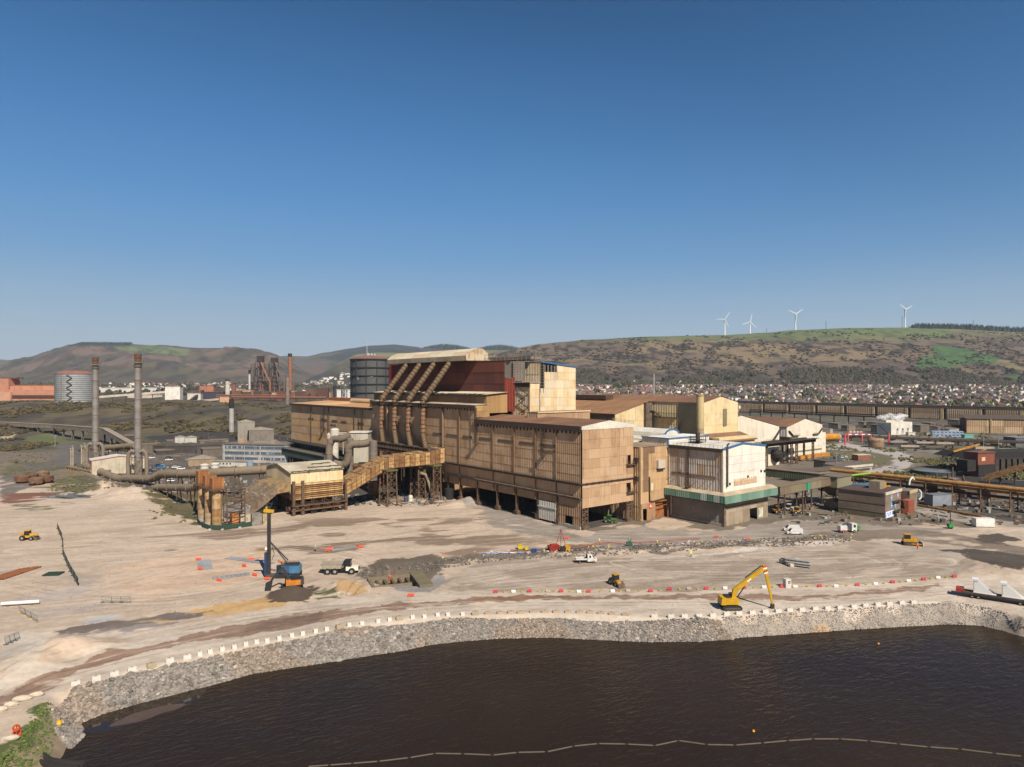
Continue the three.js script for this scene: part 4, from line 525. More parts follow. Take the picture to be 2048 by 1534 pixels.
{ // annex between front hall and white block
  const t = plantThing('annex', 'narrow brown annex with red sign over its door', 'industrial annex', 3, 35), AN = tints(['#c7a277', '#bf9970', '#c9a77e'], 'clad'), DK = M('#86694d', 'clad');
  cladding(t, 'front', -3, 26.8, 43, 6.2, 26.7, { bays: [26.8, 28.2, 31.2, 34.5, 38.2, 41, 43], courses: [6.2, 10.5, 14.6, 18.7, 22.6, 26.7], mats: AN, skip: (q, h) => (q > 28.2 && q < 31.2 && h > 10.5) || (q > 31.2 && q < 37 && h > 22.6 ) });
  cladding(t, 'front', -3, 28.2, 31.2, 10.5, 26.7, { bays: 1, courses: 4, mats: [DK] }); cladding(t, 'front', -3, 31.2, 38.2, 22.6, 26.7, { bays: 2, courses: [22.6, 24.4, 26.7], mats: [DK, AN[0]] }); cladding(t, 'left', 26.8, -3, 14, 0, 26.7, { bays: 3, courses: 5, mats: AN });
  cladding(t, 'front', -3.1, 27, 34.8, 0, 6.2, { bays: [27, 28, 30, 34.8], courses: [0, 4.4, 6.2], mats: BROWNL, skip: (q, h) => q > 28 && q < 30 && h < 4.4 }); part('door_post', geo().pbox(-3.3, -3.1, 30, 30.4, 0, 4), M('#c98b3a', 'dust'), t); part('corner_post', geo().pbox(-3.3, -2.6, 26.6, 27.2, 6.2, 26.9), M('#d8b789', 'dust'), t);
  { const s = part('sign_board', geo().pbox(-3.35, -3.2, 31.3, 32.9, 4.3, 6), M('#d8432c', null, 0.6), t, 'red sign board'); part('sign_mark', geo().pbox(-3.42, -3.36, 31.6, 32.2, 4.7, 5.6).pbox(-3.42, -3.36, 32.3, 32.6, 4.7, 5), M('#f0d9d0', null, 0.6), s); }
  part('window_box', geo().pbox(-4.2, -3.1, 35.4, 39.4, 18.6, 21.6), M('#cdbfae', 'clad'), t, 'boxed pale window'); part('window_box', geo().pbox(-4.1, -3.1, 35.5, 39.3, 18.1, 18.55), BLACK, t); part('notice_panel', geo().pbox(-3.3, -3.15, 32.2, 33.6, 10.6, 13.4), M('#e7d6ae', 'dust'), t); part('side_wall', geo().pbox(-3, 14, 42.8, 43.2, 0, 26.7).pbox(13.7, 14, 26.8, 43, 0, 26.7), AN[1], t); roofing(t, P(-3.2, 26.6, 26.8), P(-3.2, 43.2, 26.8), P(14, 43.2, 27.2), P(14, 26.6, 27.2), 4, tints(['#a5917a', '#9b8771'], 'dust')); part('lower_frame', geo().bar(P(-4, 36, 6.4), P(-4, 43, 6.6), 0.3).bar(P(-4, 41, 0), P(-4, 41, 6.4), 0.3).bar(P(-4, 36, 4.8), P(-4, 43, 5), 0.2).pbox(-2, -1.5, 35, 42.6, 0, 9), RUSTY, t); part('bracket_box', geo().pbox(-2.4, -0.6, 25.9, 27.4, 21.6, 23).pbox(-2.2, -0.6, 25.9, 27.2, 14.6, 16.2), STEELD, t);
}
{ // white block with green skirt
  const t = plantThing('white_block', 'white gabled block with blue roof edge and green skirt below', 'industrial block', -15, 56), q0 = 42.3, q1 = 69, p0 = -27, p1 = -4, rq = 54.4, top = (q) => q < rq ? mix(27, 28.5, (q - q0) / (rq - q0)) : mix(28.5, 27, (q - rq) / (q1 - rq));
  cladding(t, 'front', p0, q0, q1, 12, 27, { bays: [q0, 46.6, 50.5, rq, 58.2, 62, 65.6, q1], courses: [12, 15.2, 18.4, 21.4, 24.2, 28.5], mats: WHITE, top, pitch: 1.1, depth: 0.05 }); cladding(t, 'left', q0, p0, p1, 12, 26.2, { bays: [p0, -23.5, -20, -16, -12, -8, p1], courses: [12, 16.5, 21, 26.2], mats: tints(['#c9bcae', '#c2b3a4', '#b89f85', '#cdc1b3'], 'clad') });
  part('eave', geo().pbox(p0, p1, q0 - 0.8, q0 - 0.4, 25.9, 27.1).pbox(p0, p1, q0 - 0.7, q0, 26.1, 26.3), DARK, t); part('blue_roof_edge', geo().bar(P(p0 - 0.2, q0 - 0.4, 27), P(p0 - 0.2, rq, 28.6), 0.3, 0.6).bar(P(p0 - 0.2, rq, 28.6), P(p0 - 0.2, q1 + 0.3, 27), 0.3, 0.6), BLUE, t, 'blue roof edge'); for (const p of [p0, p1 + 0.2]) part('corner_post', geo().pbox(p - 0.2, p + 0.4, q0 - 0.3, q0 + 0.1, 12, 27), M('#d9cdb8', 'dust'), t);
  roofing(t, P(p1, q0 - 0.6, 27.1), P(p0, q0 - 0.6, 27.1), P(p0, rq, 28.7), P(p1, rq, 28.7), 5, tints(['#ece7dc', '#e6e0d4'], 'dust', 0.6)); roofing(t, P(p0, q1 + 0.3, 27.1), P(p1, q1 + 0.3, 27.1), P(p1, rq, 28.7), P(p0, rq, 28.7), 5, tints(['#e4ded2', '#ddd6c8'], 'dust', 0.6));
  part('side_wall', geo().pbox(p0 + 0.3, p1, q1 - 0.3, q1, 0, 27).pbox(p1 - 0.3, p1, q0 + 0.3, q1, 0, 27), WHITE[0], t); part('brown_panel', geo().sheet(P(p0 - 0.08, 48.8, 13.7), P(p0 - 0.08, 63.2, 13.7), P(p0 - 0.08, 63.2, 16), P(p0 - 0.08, 48.8, 16), 1.1, 0.06), M('#c9a987', 'clad'), t, 'tan replacement panel'); for (const [q, h] of [[46.2, 14.6], [57.4, 16.3], [66, 17.6], [68.3, 17.4]]) part('wall_vent', geo().tube(P(p0, q, h), P(p0 - 0.3, q, h), 0.45, 8), BLACK, t); part('flue_pipe', geo().pipe([P(p0 - 0.5, 44.2, 13.8), P(p0 - 0.5, 44.2, 28.4), P(p0 - 0.7, 44.8, 29)], 0.35, 8), M('#54483d', 'rust'), t);
  cage(t, -12.5, q0, 13, 27); part('louvre_strip', geo().pbox(-24, -5, q0 - 0.25, q0, 16.4, 17.2), M('#8b7761', 'dust'), t); { const g = geo(); for (const p of [-25, -22, -18.5, -9, -6.5]) g.bar(P(p, q0 - 0.1, 17), P(p - 1.4, q0 - 2.2, 18.8), 0.14); part('roof_stay', g, STEELD, t); }
  { const g = geo(); handrail(g, P(p0, q0 - 0.4, 27.2), P(p1, q0 - 0.4, 27.2), 1.8); handrail(g, P(p1 - 5, 47, 28), P(p1 - 5, 53, 28.6), 1.4); for (const q of [46.6, 50.4]) for (const p of [-14, -10]) g.bar(P(p, q, 27.6), P(p, q, 30.6), 0.2); g.pbox(-14.4, -9.6, 46.2, 50.8, 29, 29.2).tube(P(-12, 48.4, 27.6), P(-12, 48.4, 31.8), 0.8, 10); handrail(g, P(-14.4, 46.2, 29.2), P(-14.4, 50.8, 29.2), 1.2); handrail(g, P(-14.4, 46.2, 29.2), P(-9.6, 46.2, 29.2), 1.2); part('roof_plant', g, M('#4f463d', 'rust'), t, 'dark vent stack on a roof platform'); }
  // green skirt and lower storey
  part('skirt_roof', geo().quad(P(-29.5, 39.8, 11.1), P(-29.5, 73.5, 11.1), P(-27, 73.5, 12), P(-27, q0, 12)).quad(P(-3, 39.8, 11.1), P(-29.5, 39.8, 11.1), P(-27, q0, 12), P(-3, q0, 12)).quad(P(-27, q1, 12), P(-27, 73.5, 12), P(-4, 73.5, 12), P(-4, q1, 12)), M('#c4b196', 'dust'), t);
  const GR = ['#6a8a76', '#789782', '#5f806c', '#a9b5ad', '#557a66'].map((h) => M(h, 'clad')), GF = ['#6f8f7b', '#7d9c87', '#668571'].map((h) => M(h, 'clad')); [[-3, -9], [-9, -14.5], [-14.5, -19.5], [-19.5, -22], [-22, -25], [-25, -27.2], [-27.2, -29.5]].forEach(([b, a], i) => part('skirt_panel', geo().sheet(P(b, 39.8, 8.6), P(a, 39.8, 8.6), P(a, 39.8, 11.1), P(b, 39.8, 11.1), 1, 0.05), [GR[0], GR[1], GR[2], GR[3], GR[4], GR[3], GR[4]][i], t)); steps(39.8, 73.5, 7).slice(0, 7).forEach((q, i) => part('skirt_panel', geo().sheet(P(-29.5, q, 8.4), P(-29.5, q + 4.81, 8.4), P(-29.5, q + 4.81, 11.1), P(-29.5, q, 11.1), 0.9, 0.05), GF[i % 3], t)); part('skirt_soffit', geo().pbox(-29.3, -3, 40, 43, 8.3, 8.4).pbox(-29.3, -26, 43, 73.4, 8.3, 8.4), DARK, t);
  cladding(t, 'left', 42.9, -26.8, -3.5, 0.8, 8.3, { bays: 5, courses: 1, mats: tints(['#8f8880', '#969087'], 'dust'), pitch: 2 }); part('plinth', geo().pbox(-26.9, -3.5, 42.6, 43.2, 0, 0.9), CONC, t); cladding(t, 'front', -26.8, 42.9, 71, 0, 8.3, { bays: [42.9, 46, 50, 54.5, 59.1, 63.9, 67.5, 71], courses: [0, 4.4, 6.2, 8.3], mats: tints(['#a39077', '#97846c', '#ad9b83'], 'clad'), skip: (q, h) => q > 59.1 && q < 63.9 && h < 4.4 }); part('door_panel', geo().pbox(-27, -26.85, 64.6, 67.6, 0.6, 4), M('#cfd8c6', 'rust'), t); part('wall_rail', geo().pbox(-27.2, -26.9, 43, 71, 6, 6.4).pbox(-27.5, -27.1, 42.4, 43.4, 0, 8), M('#7b6d5c', 'rust'), t); part('lower_side_wall', geo().pbox(-26.5, -3, 70.7, 71, 0, 8.3), BROWNL[0], t);
  const b = block('roof_plant_room', 'long white plant room with blue trim on the white block roof', 'plant room', { p: [-3.6, 9], q: [41.5, 67], eave: 29.3, base: 26, front: WHITE, left: WHITE, roof: tints(['#e9e6df'], 'dust', 0.6), cf: 1, cl: 1, bl: 2, bf: 5, nr: 2 }); part('blue_trim', geo().pbox(-4.1, -3.7, 41, 67.4, 29.25, 29.6).pbox(-4, 9, 41, 41.4, 29.25, 29.6).pbox(-3.95, -3.7, 41.3, 41.7, 26.4, 29.2), BLUE, b, 'blue trim');
  { const r = plantThing('barrel_roof_hall', 'white barrel roofed hall with blue edged round end', 'industrial hall', 36, 60), pr = []; for (let k = 0; k <= 8; k++) { const a = Math.PI * k / 8; pr.push([61.3 - 4.6 * Math.cos(a), 28.3 + 3.1 * Math.sin(a) ** 0.7]); } for (let k = 0; k < 8; k++) part('roof_sheet', geo().quad(P(62, ...pr[k]), P(10, ...pr[k]), P(10, ...pr[k + 1]), P(62, ...pr[k + 1])), WHITEP, r); part('end_wall', geo().extrude([P(10, 56.7, 26), P(10, 65.9, 26), ...pr.slice().reverse().map((x) => P(10, ...x))], [0, 0, -0.3]), WHITEP, r); { const g = geo(); for (let k = 0; k < 8; k++) g.bar(P(9.9, ...pr[k]), P(9.9, ...pr[k + 1]), 0.45, 0.5); part('blue_edge', g, BLUE, r, 'blue edge of the round end'); } part('base_wall', geo().pbox(11, 62, 44, 66, 0, 28.2), WHITEP, r); part('low_roof', geo().pbox(10.5, 62, 27, 56.6, 27.2, 27.6), M('#e6ded0', 'dust'), r); part('parapet', geo().pbox(11, 62, 66, 66.4, 27, 28.6), BLACK, r); }
}
{ // yellow hall and its neighbours
  const YL = tints(['#e3cda0', '#e0c99a', '#e5d1a7'], 'pale', 0.75), y = block('yellow_hall', 'tall pale yellow gabled hall with narrow window strip', 'industrial hall', { p: [30, 125], q: [109.3, 138.3], eave: 40.8, ridge: 43.8, base: 24.5, front: YL, left: YL, bf: 4, cf: 3, bl: 6, cl: 3, pitch: 1.6, roof: ROOFB });
  part('window_strip', geo().pbox(29.6, 29.95, 125.5, 128.5, 29.2, 37.6), M('#8b8468', 'dust'), y); part('dark_panel', geo().pbox(31, 44, 108.9, 109.25, 20, 40.4), M('#6d6656', 'dust'), y, 'grey panelled wall section'); part('lean_to_roof', geo().hexa([P(20, 108, 22.6), P(20, 140, 22.6), P(30, 140, 25.4), P(30, 108, 25.4), P(20, 108, 23), P(20, 140, 23), P(30, 140, 26), P(30, 108, 26)]), M('#8c6a4e', 'dust'), y); part('lower_wall', geo().pbox(21, 124, 109.6, 139, 0, 24.5), YL[0], y); part('green_base', geo().pbox(31, 62, 107.8, 109.2, 18, 26), M('#3d4a44', 'dust'), y);
  const n = block('yellow_gable_hall', 'brown roofed hall with stained cream half gable beside the yellow hall', 'industrial hall', { p: [61.4, 200], q: [82.6, 108.5], eave: 35, ridge: 41, rq: 108.2, base: 24, front: CREAM, bf: 5, cf: 3, nr: 8, roof: tints(['#a47a54', '#9c734f', '#ab825b'], 'dust') }); part('corner_pier', geo().pbox(59.6, 61.2, 103.6, 108.2, 20, 40.4), M('#6f6459', 'rust'), n, 'dark corner pier'); part('eave', geo().pbox(61, 200, 81.7, 82.2, 33.4, 35.2), DARK, n); part('roof_monitor', geo().pbox(90, 150, 106, 112, 41.2, 43.6), M('#5b4534', 'rust'), n, 'dark ridge monitor'); part('roof_housing', geo().pbox(120, 150, 88, 104, 38, 41.8), M('#8d775f', 'clad'), n); part('lower_wall', geo().pbox(62, 199, 83, 108, 0, 24), CREAM[0], n); part('walkway', handrail(geo().pbox(45, 58.8, 107.6, 109.2, 33, 33.3).pbox(58.8, 60.4, 106, 109.2, 36, 36.3).bar(P(58.8, 108.4, 36), P(54, 108.4, 33), 1.2, 0.3), P(45, 107.6, 33.3), P(54, 107.6, 33.3), 2), STEELD, n);
  const c = plantThing('chimney', 'slim cream chimney in front of the yellow hall', 'chimney', 27.5, 104); part('shaft', geo().lathe(104, -27.5, [[1.75, 0], [1.75, 29]], 14), M('#b7a184', 'dust'), c); part('upper_shaft', geo().lathe(104, -27.5, [[1.8, 29], [1.7, 44.6], [1.1, 44.6], [1.1, 43]], 14), M('#d4bf8e', 'dust'), c); part('rim', geo().lathe(104, -27.5, [[1.95, 44.2], [1.95, 45]], 14), M('#b59a62', 'dust'), c);
  const SH = tints(['#e9decb', '#e6dac4', '#ebe2d1'], 'pale', 0.75);
  const s1 = block('white_shed', 'wide white shed with green lower band behind the white block', 'industrial shed', { p: [60, 150], q: [146, 228.4], eave: 23.6, ridge: 31.6, base: 0, front: SH, bf: 7, cf: 3, pitch: 2, roof: ROOFB, left: SH, nr: 5 }); part('green_band', geo().pbox(59.5, 59.85, 150, 214, 8.6, 15.2), M('#7f8a6a', 'clad'), s1, 'grey green lower band'); part('landing', handrail(geo().pbox(57.4, 59.8, 208, 228, 15, 15.3).bar(P(59, 220, 15.2), P(59, 228.6, 22), 1.4, 0.3), P(57.4, 208, 15.3), P(57.4, 222, 15.3), 2), STEELD, s1); part('end_wall_vent', geo().pbox(59.6, 59.9, 158, 170, 21, 25), M('#a98a63', 'clad'), s1);
  block('white_shed', 'small white shed peak showing right of the yellow hall', 'industrial shed', { p: [110, 160], q: [186, 236], eave: 26, ridge: 32, base: 0, front: SH, bf: 4, cf: 2, pitch: 3, nr: 3 });
  const s2 = block('white_shed', 'white gabled shed with two curved stair landings on its face', 'industrial shed', { p: [70, 150], q: [255.3, 301.4], eave: 21.6, ridge: 26.3, base: 0, front: SH, left: SH, bf: 4, cf: 3, pitch: 2, roof: ROOFB, cl: 2 }); for (const [qa, d] of [[256.5, 1], [300, -1]]) part('stair_landing', handrail(geo().bar(P(69.2, qa, 19), P(69.2, qa + d * 5, 15.6), 1.2, 0.3).pbox(68.4, 69.8, qa + d * 5, qa + d * 12.5, 15.4, 15.7), P(68.4, qa + d * 5, 15.7), P(68.4, qa + d * 12.5, 15.7), 1.6), STEELD, s2); part('lower_band', geo().pbox(69.6, 69.9, 258, 300, 4.4, 5.2), M('#8d8467', 'dust'), s2); block('white_lean_to', 'low white lean-to at the far side of the gabled shed', 'industrial shed', { p: [72, 120], q: [301.8, 310], eave: 16, base: 0, front: SH, bf: 1, cf: 2 });
  for (const [i, p, q] of [[0, 165, 190], [1, 150, 262]]) { const v = solo('roof_ventilator', geo().tube([-18, 0, 0], [18, 0, 0], 3, 12), M('#2f5048', 'dust', 0.6), ['dark green cylinder vent behind the wide white shed', 'dark green cylinder vent behind the gabled shed'][i], 'ventilator', fromPlant(q, 24 - i * 1.2, -p), TURN + 1.57); v.position.y += 2; }
  { const g = plantThing('crane_gantry', 'dark steel crane gantry standing before the gabled white shed', 'gantry', 55, 240); part('runway_beam', geo().pbox(54, 56, 202, 262, 12.6, 15).pbox(60, 62, 202, 262, 12.6, 15), M('#3c332b', 'rust'), g); for (const q of [206, 234, 240, 260]) part('leg', lattice(geo(), P(55, q, 0), P(55, q, 12.6), 2, 6, 0.35).pbox(60.5, 61.5, q - 0.5, q + 0.5, 0, 12.6), STEEL, g); part('cross_girder', geo().pbox(54, 62, 230, 233, 15, 17), STEELD, g); part('walkway', handrail(geo().pbox(52, 54, 202, 262, 14.6, 14.9), P(52, 202, 14.9), P(52, 262, 14.9), 3), STEELD, g); }
  solo('hopper', geo().lathe(0, 0, [[0.8, 2], [3.6, 5], [3.9, 7.4], [2.6, 9.4], [0.1, 9.8]], 14), M('#2e2723', 'rust'), 'round dark hopper under the crane gantry', 'hopper', fromPlant(222, 0, -58));
  { const g = plantThing('overhead_crane', 'yellow crane girder lying beside the gantry legs', 'crane', 61, 272); part('girder', geo().pbox(60, 62.4, 254, 292, 1.2, 3.4), M('#c48a2a', 'rust'), g); part('walkway', geo().pbox(62.6, 64, 254, 292, 3, 3.2).pbox(59, 59.8, 254, 292, 0.6, 1), M('#8c8a86', 'dust'), g); }
}
// ---- galleries on the right
const gallery = (label, pts, w, h, mats, cat = 'conveyor gallery', posts = []) => { // pts: plant [p,q,top]
  const m = pts[Math.floor(pts.length / 2)], t = plantThing('conveyor_gallery', label, cat, pts[0][0], pts[0][1]);
  for (let i = 0; i + 1 < pts.length; i++) { const a = P(...pts[i]), b = P(...pts[i + 1]), L = len(sub(b, a)), n = Math.max(1, Math.round(L / 7)), d = unit(sub(b, a)), s = unit(cross(d, [0, 1, 0]));
    for (let k = 0; k < n; k++) { const x = lerp3(a, b, k / n), y = lerp3(a, b, (k + 1) / n); for (const sd of [-1, 1]) { const x0 = add(x, s, sd * w / 2), y0 = add(y, s, sd * w / 2), dn = (z) => add(z, [0, -h, 0]), g = geo(); sd > 0 ? g.sheet(dn(x0), dn(y0), y0, x0, 1, 0.06) : g.sheet(dn(y0), dn(x0), x0, y0, 1, 0.06); part('side_panel', g, mats[Math.floor(hsh(k * 5 + i, Math.round(L) + k) * mats.length)], t); } }
    const e = (z, sd, y) => add(add(z, s, sd * (w / 2 + 0.2)), [0, y, 0]); part('roof', geo().hexa([e(a, -1, 0), e(a, 1, 0), e(b, 1, 0), e(b, -1, 0), e(a, -1, 0.25), e(a, 1, 0.25), e(b, 1, 0.25), e(b, -1, 0.25)].map((v) => v)), mats.roof || M('#8b7a66', 'dust'), t); part('floor', geo().hexa([e(a, -1, -h - 0.2), e(a, 1, -h - 0.2), e(b, 1, -h - 0.2), e(b, -1, -h - 0.2), e(a, -1, -h), e(a, 1, -h), e(b, 1, -h), e(b, -1, -h)]), STEELD, t); }
  for (const [p, q, top] of posts) part('post', geo().bar(P(p, q, 0), P(p, q, top), 0.45).bar(P(p + w * 0.7, q, 0), P(p + w * 0.7, q, top), 0.45).bar(P(p, q, top * 0.35), P(p + w * 0.7, q, top * 0.75), 0.2), STEEL, t); return t; };
{ const GG = ['#8c8064', '#847659', '#7c745a', '#908468'].map((h) => M(h, 'clad')); const a = gallery('brown green conveyor gallery leading off the white block skirt', [[-28.4, 73.6, 11.2], [-28.4, 112, 11.4]], 3.6, 3, [...GG, M('#7d6a54', 'clad')], 'conveyor gallery', [[-30, 77.2, 8], [-30, 90.4, 8], [-30, 97.1, 8]]); part('bright_panel', geo().pbox(-30.6, -30.3, 93, 95, 8.2, 11.1), M('#2f9474', null, 0.6), a, 'bright green replacement panel');
  gallery('dark green conveyor gallery running back from the transfer house', [[-27, 112, 12.6], [40, 112, 12.4]], 4, 3, ['#5d6148', '#666a52', '#565a44'].map((h) => M(h, 'clad')), 'conveyor gallery', [[0, 112, 9], [20, 112, 9]]);
  const t = plantThing('transfer_house', 'grey green transfer house with hopper bottom where two galleries meet', 'transfer house', -29, 116); part('body', geo().pbox(-33, -25, 112, 124, 7.6, 11.8), M('#8d8568', 'clad'), t); part('roof', geo().pbox(-33.4, -24.6, 111.6, 124.4, 11.8, 12.1), M('#7d7263', 'dust'), t); part('hopper', geo().hexa([P(-30, 117, 3.4), P(-30, 121, 3.4), P(-27, 121, 3.4), P(-27, 117, 3.4), P(-33, 112, 7.6), P(-33, 124, 7.6), P(-25, 124, 7.6), P(-25, 112, 7.6)].map((v) => v)), M('#7c7a5c', 'clad'), t); for (const [p, q] of [[-32, 113], [-32, 123], [-26, 113], [-26, 123]]) part('leg', geo().bar(P(p, q, 0), P(p, q, 7.6), 0.45), STEELD, t); }
// ---- louvred dust house, its sloping boots and the twin gallery to the plant
{ const t = plantThing('dust_collector_house', 'cream and rust louvred dust collector house with mossy roof', 'dust collector', 99, -58), p0 = 86, p1 = 113, q0 = -68.5, q1 = -47.5, rp = 99.5, E = 16.2, R = 18.6;
  cladding(t, 'front', p0, q0, q1, 12, E, { bays: 7, courses: 1, mats: CREAM, pitch: 0.8 }); const top = (p) => p < rp ? mix(E, R, (p - p0) / (rp - p0)) : mix(R, E, (p - rp) / (p1 - rp)); cladding(t, 'left', q0, p0, p1, 8.5, E, { bays: [86, 92.7, 99.5, 106, 113], courses: [8.5, 12.4, 18.6], mats: tints(['#c9b28a', '#c2aa82', '#ccb690'], 'clad'), top });
  const LV = ['#bd9d6b', '#a58357', '#8a6a4a', '#c8ac7a'].map((h) => M(h, 'rust')); for (let k = 0; k < 8; k++) part('louvre_slat', geo().hexa([P(p0 - 0.7, q0 + 1, 6 + k * 0.75), P(p0 - 0.7, q1 - 0.3, 6 + k * 0.75), P(p0, q1 - 0.3, 6.35 + k * 0.75), P(p0, q0 + 1, 6.35 + k * 0.75), P(p0 - 0.6, q0 + 1, 6.12 + k * 0.75), P(p0 - 0.6, q1 - 0.3, 6.12 + k * 0.75), P(p0, q1 - 0.3, 6.6 + k * 0.75), P(p0, q0 + 1, 6.6 + k * 0.75)]), LV[k % 4], t); part('body', geo().pbox(p0 + 0.3, p1 - 0.3, q0 + 0.5, q1, 5.8, 12.4), M('#6d5139', 'rust'), t); part('right_wall', geo().extrude([P(p0, q1, 8), P(p1, q1, 8), P(p1, q1, E), P(rp, q1, R), P(p0, q1, E)], [-0.3, 0, 0]), M('#a89073', 'clad'), t); part('back_wall', geo().pbox(p1 - 0.3, p1, q0, q1, 5, E), M('#a89073', 'clad'), t);
  const RT = tints(['#cfc3ae', '#c4b7a0', '#b9aa92'], 'dust', 0.95); roofing(t, P(p0 - 0.6, q0 - 0.5, E), P(p0 - 0.6, q1 + 0.4, E), P(rp, q1 + 0.4, R), P(rp, q0 - 0.5, R), 7, RT); roofing(t, P(p1 + 0.5, q1 + 0.4, E), P(p1 + 0.5, q0 - 0.5, E), P(rp, q0 - 0.5, R), P(rp, q1 + 0.4, R), 7, RT); { const g = geo(); for (const [f, a, b] of [[0.06, q0, q1], [0.36, -60, q1], [0.68, -57, q1 - 2]]) for (let q = a; q < b; q += 0.9) { const f2 = f + rr(-0.02, 0.03), p = mix(p0 - 0.6, rp, f2), h = mix(E, R, f2) + 0.1; g.pbox(p - rr(0.5, 1.1), p + rr(0.3, 0.8), q, q + 0.95, h, h + rr(0.1, 0.2)); } part('moss', g, M('#5c5f2c', 'dustFine', 1), t, 'strips of moss on the roof'); }
  for (const q of [q0 + 0.3, q0 + 3.8, q1 + 0.4]) part('column', geo().pbox(p0 - 1.2, p0 - 0.4, q, q + 1, 0, q > -60 ? 12 : 13), STEEL, t); for (let q = q0; q < q1; q += 4.2) part('trestle', lattice(geo(), P(p0 - 0.6, q + 2, 0), P(p0 - 0.6, q + 2, 5.8), 3.4, 2, 0.22), STEELD, t); for (const p of [94, 103, 112]) part('trestle', geo().pbox(p - 0.4, p + 0.4, q0 + 1, q0 + 2, 0, 6).pbox(p - 0.4, p + 0.4, q1 - 2, q1 - 1, 0, 6), STEELD, t); { const g = geo().pbox(p0 - 2, p0, q0, q1 + 1, 3.6, 3.9).pbox(p0 - 1.2, p0 - 0.4, q0, q1, 1.6, 2.2); handrail(g, P(p0 - 2, q0, 3.9), P(p0 - 2, q1 + 1, 3.9), 1.6); part('walkway', g, STEEL, t); } part('under_screw', geo().tube(P(p0 + 3, q0, 2), P(p0 + 3, q1, 2), 1, 8).pbox(p0 + 6, p1 - 2, q0 + 2, q1 - 2, 0, 5.8), M('#5a3f2e', 'rust'), t);
  for (let k = 0; k < 3; k++) { const a = 86.5 + k * 6.4, b = a + 4.6, o = plantThing('sloping_duct', ['nearest of three sloping rusty ducts beside the dust house', 'middle one of three sloping rusty ducts beside the dust house', 'rearmost of three sloping rusty ducts beside the dust house'][k], 'duct', a, -74, 'sloping ducts at the dust house'), DU = ['#857866', '#7c6e5e', '#736659'].map((h) => M(h, 'rust')), dz = k * 1.2; const sec = (q0, h0, q1, h1, m, w = 0) => part('duct_section', geo().hexa([P(a - w, q0, h0 - 3.4), P(a - w, q1, h1 - 3.4), P(b + w, q1, h1 - 3.4), P(b + w, q0, h0 - 3.4), P(a - w, q0, h0), P(a - w, q1, h1), P(b + w, q1, h1), P(b + w, q0, h0)]), m, o); sec(-73.5 - dz, 12.2, -68.6 - dz * 0, 12.6, M('#9c8763', 'rust')); sec(-78 - dz, 8.6, -73.5 - dz, 12.2, DU[0]); sec(-83.5 - dz, 5, -78 - dz, 8.6, DU[1], -0.05); sec(-88 - dz, 2.2, -83.5 - dz, 5, M('#8f8a86', 'dust'), -0.1); part('flange', geo().bar(P(a, -83.5 - dz, 5.1), P(b, -83.5 - dz, 5.1), 0.4, 0.5).bar(P(a, -78 - dz, 8.7), P(b, -78 - dz, 8.7), 0.3, 0.4), M('#cfc9bf', 'dust'), o); part('support', lattice(geo(), P(a + 1, -80 - dz, 0), P(a + 1, -77 - dz, 5.4), 4, 4, 0.22), STEELD, o); }
  const GO = ['#b89a66', '#a07f52', '#ad8e5d', '#8c6a47', '#c0a372'].map((h) => M(h, 'rust')), gal = (lab, dp) => { const o = plantThing('conveyor_gallery', lab, 'conveyor gallery', 86 + dp, -24, 'rust yellow galleries'), pts = [[-0.6, 21.8, 6.4], [-8, 20.4, 5.2], [-28, 19.3, 4.2], [-46.5, 10.6, 4.4]]; for (let i = 0; i < 3; i++) { const [qa, ha, da] = pts[i], [qb, hb, db] = pts[i + 1], n = Math.round(Math.hypot(qb - qa, hb - ha) / 2.4); for (let k = 0; k < n; k++) { const f = k / n, g = (k + 1) / n, q1 = mix(qa, qb, f), q2 = mix(qa, qb, g), t1 = mix(ha, hb, f), t2 = mix(ha, hb, g), d1 = mix(da, db, f), d2 = mix(da, db, g), pf = 84.6 + dp; part('side_panel', geo().sheet(P(pf, q2, t2 - d2), P(pf, q1, t1 - d1), P(pf, q1, t1), P(pf, q2, t2), 2.4, 0.1, 0.02), GO[Math.floor(hsh(k * 3 + i * 11 + 5, k + dp) * 5)], o); part('frame_bar', geo().bar(P(pf - 0.18, q1, t1 - d1), P(pf - 0.18, q1, t1), 0.16).bar(P(pf - 0.12, q1, t1 - d1 * 0.33), P(pf - 0.12, q2, t2 - d2 * 0.33), 0.1).bar(P(pf - 0.12, q1, t1 - d1 * 0.66), P(pf - 0.12, q2, t2 - d2 * 0.66), 0.1), M('#7c5a3c', 'rust'), o); if (k % 2 === 0) part('roof_hoop', geo().bar(P(pf - 0.1, q1, t1 + 0.1), P(pf + 4.2, q1, t1 + 0.1), 0.22), M('#6b4d36', 'rust'), o); } const e = (q, h, p) => P(p, q, h); part('roof', geo().hexa([e(qb, hb - 0.2, 84.6 + dp), e(qa, ha - 0.2, 84.6 + dp), e(qa, ha - 0.2, 88.6 + dp), e(qb, hb - 0.2, 88.6 + dp), e(qb, hb, 84.6 + dp), e(qa, ha, 84.6 + dp), e(qa, ha, 88.6 + dp), e(qb, hb, 88.6 + dp)]), M('#a08258', 'rust'), o); part('floor', geo().hexa([e(qb, hb - db - 0.3, 84.6 + dp), e(qa, ha - da - 0.3, 84.6 + dp), e(qa, ha - da - 0.3, 88.6 + dp), e(qb, hb - db - 0.3, 88.6 + dp), e(qb, hb - db, 84.6 + dp), e(qa, ha - da, 84.6 + dp), e(qa, ha - da, 88.6 + dp), e(qb, hb - db, 88.6 + dp)]), STEELD, o); } return o; };
  gal('front rust yellow conveyor gallery climbing to the long wall', 0); gal('rear rust yellow conveyor gallery behind the front one', 6);
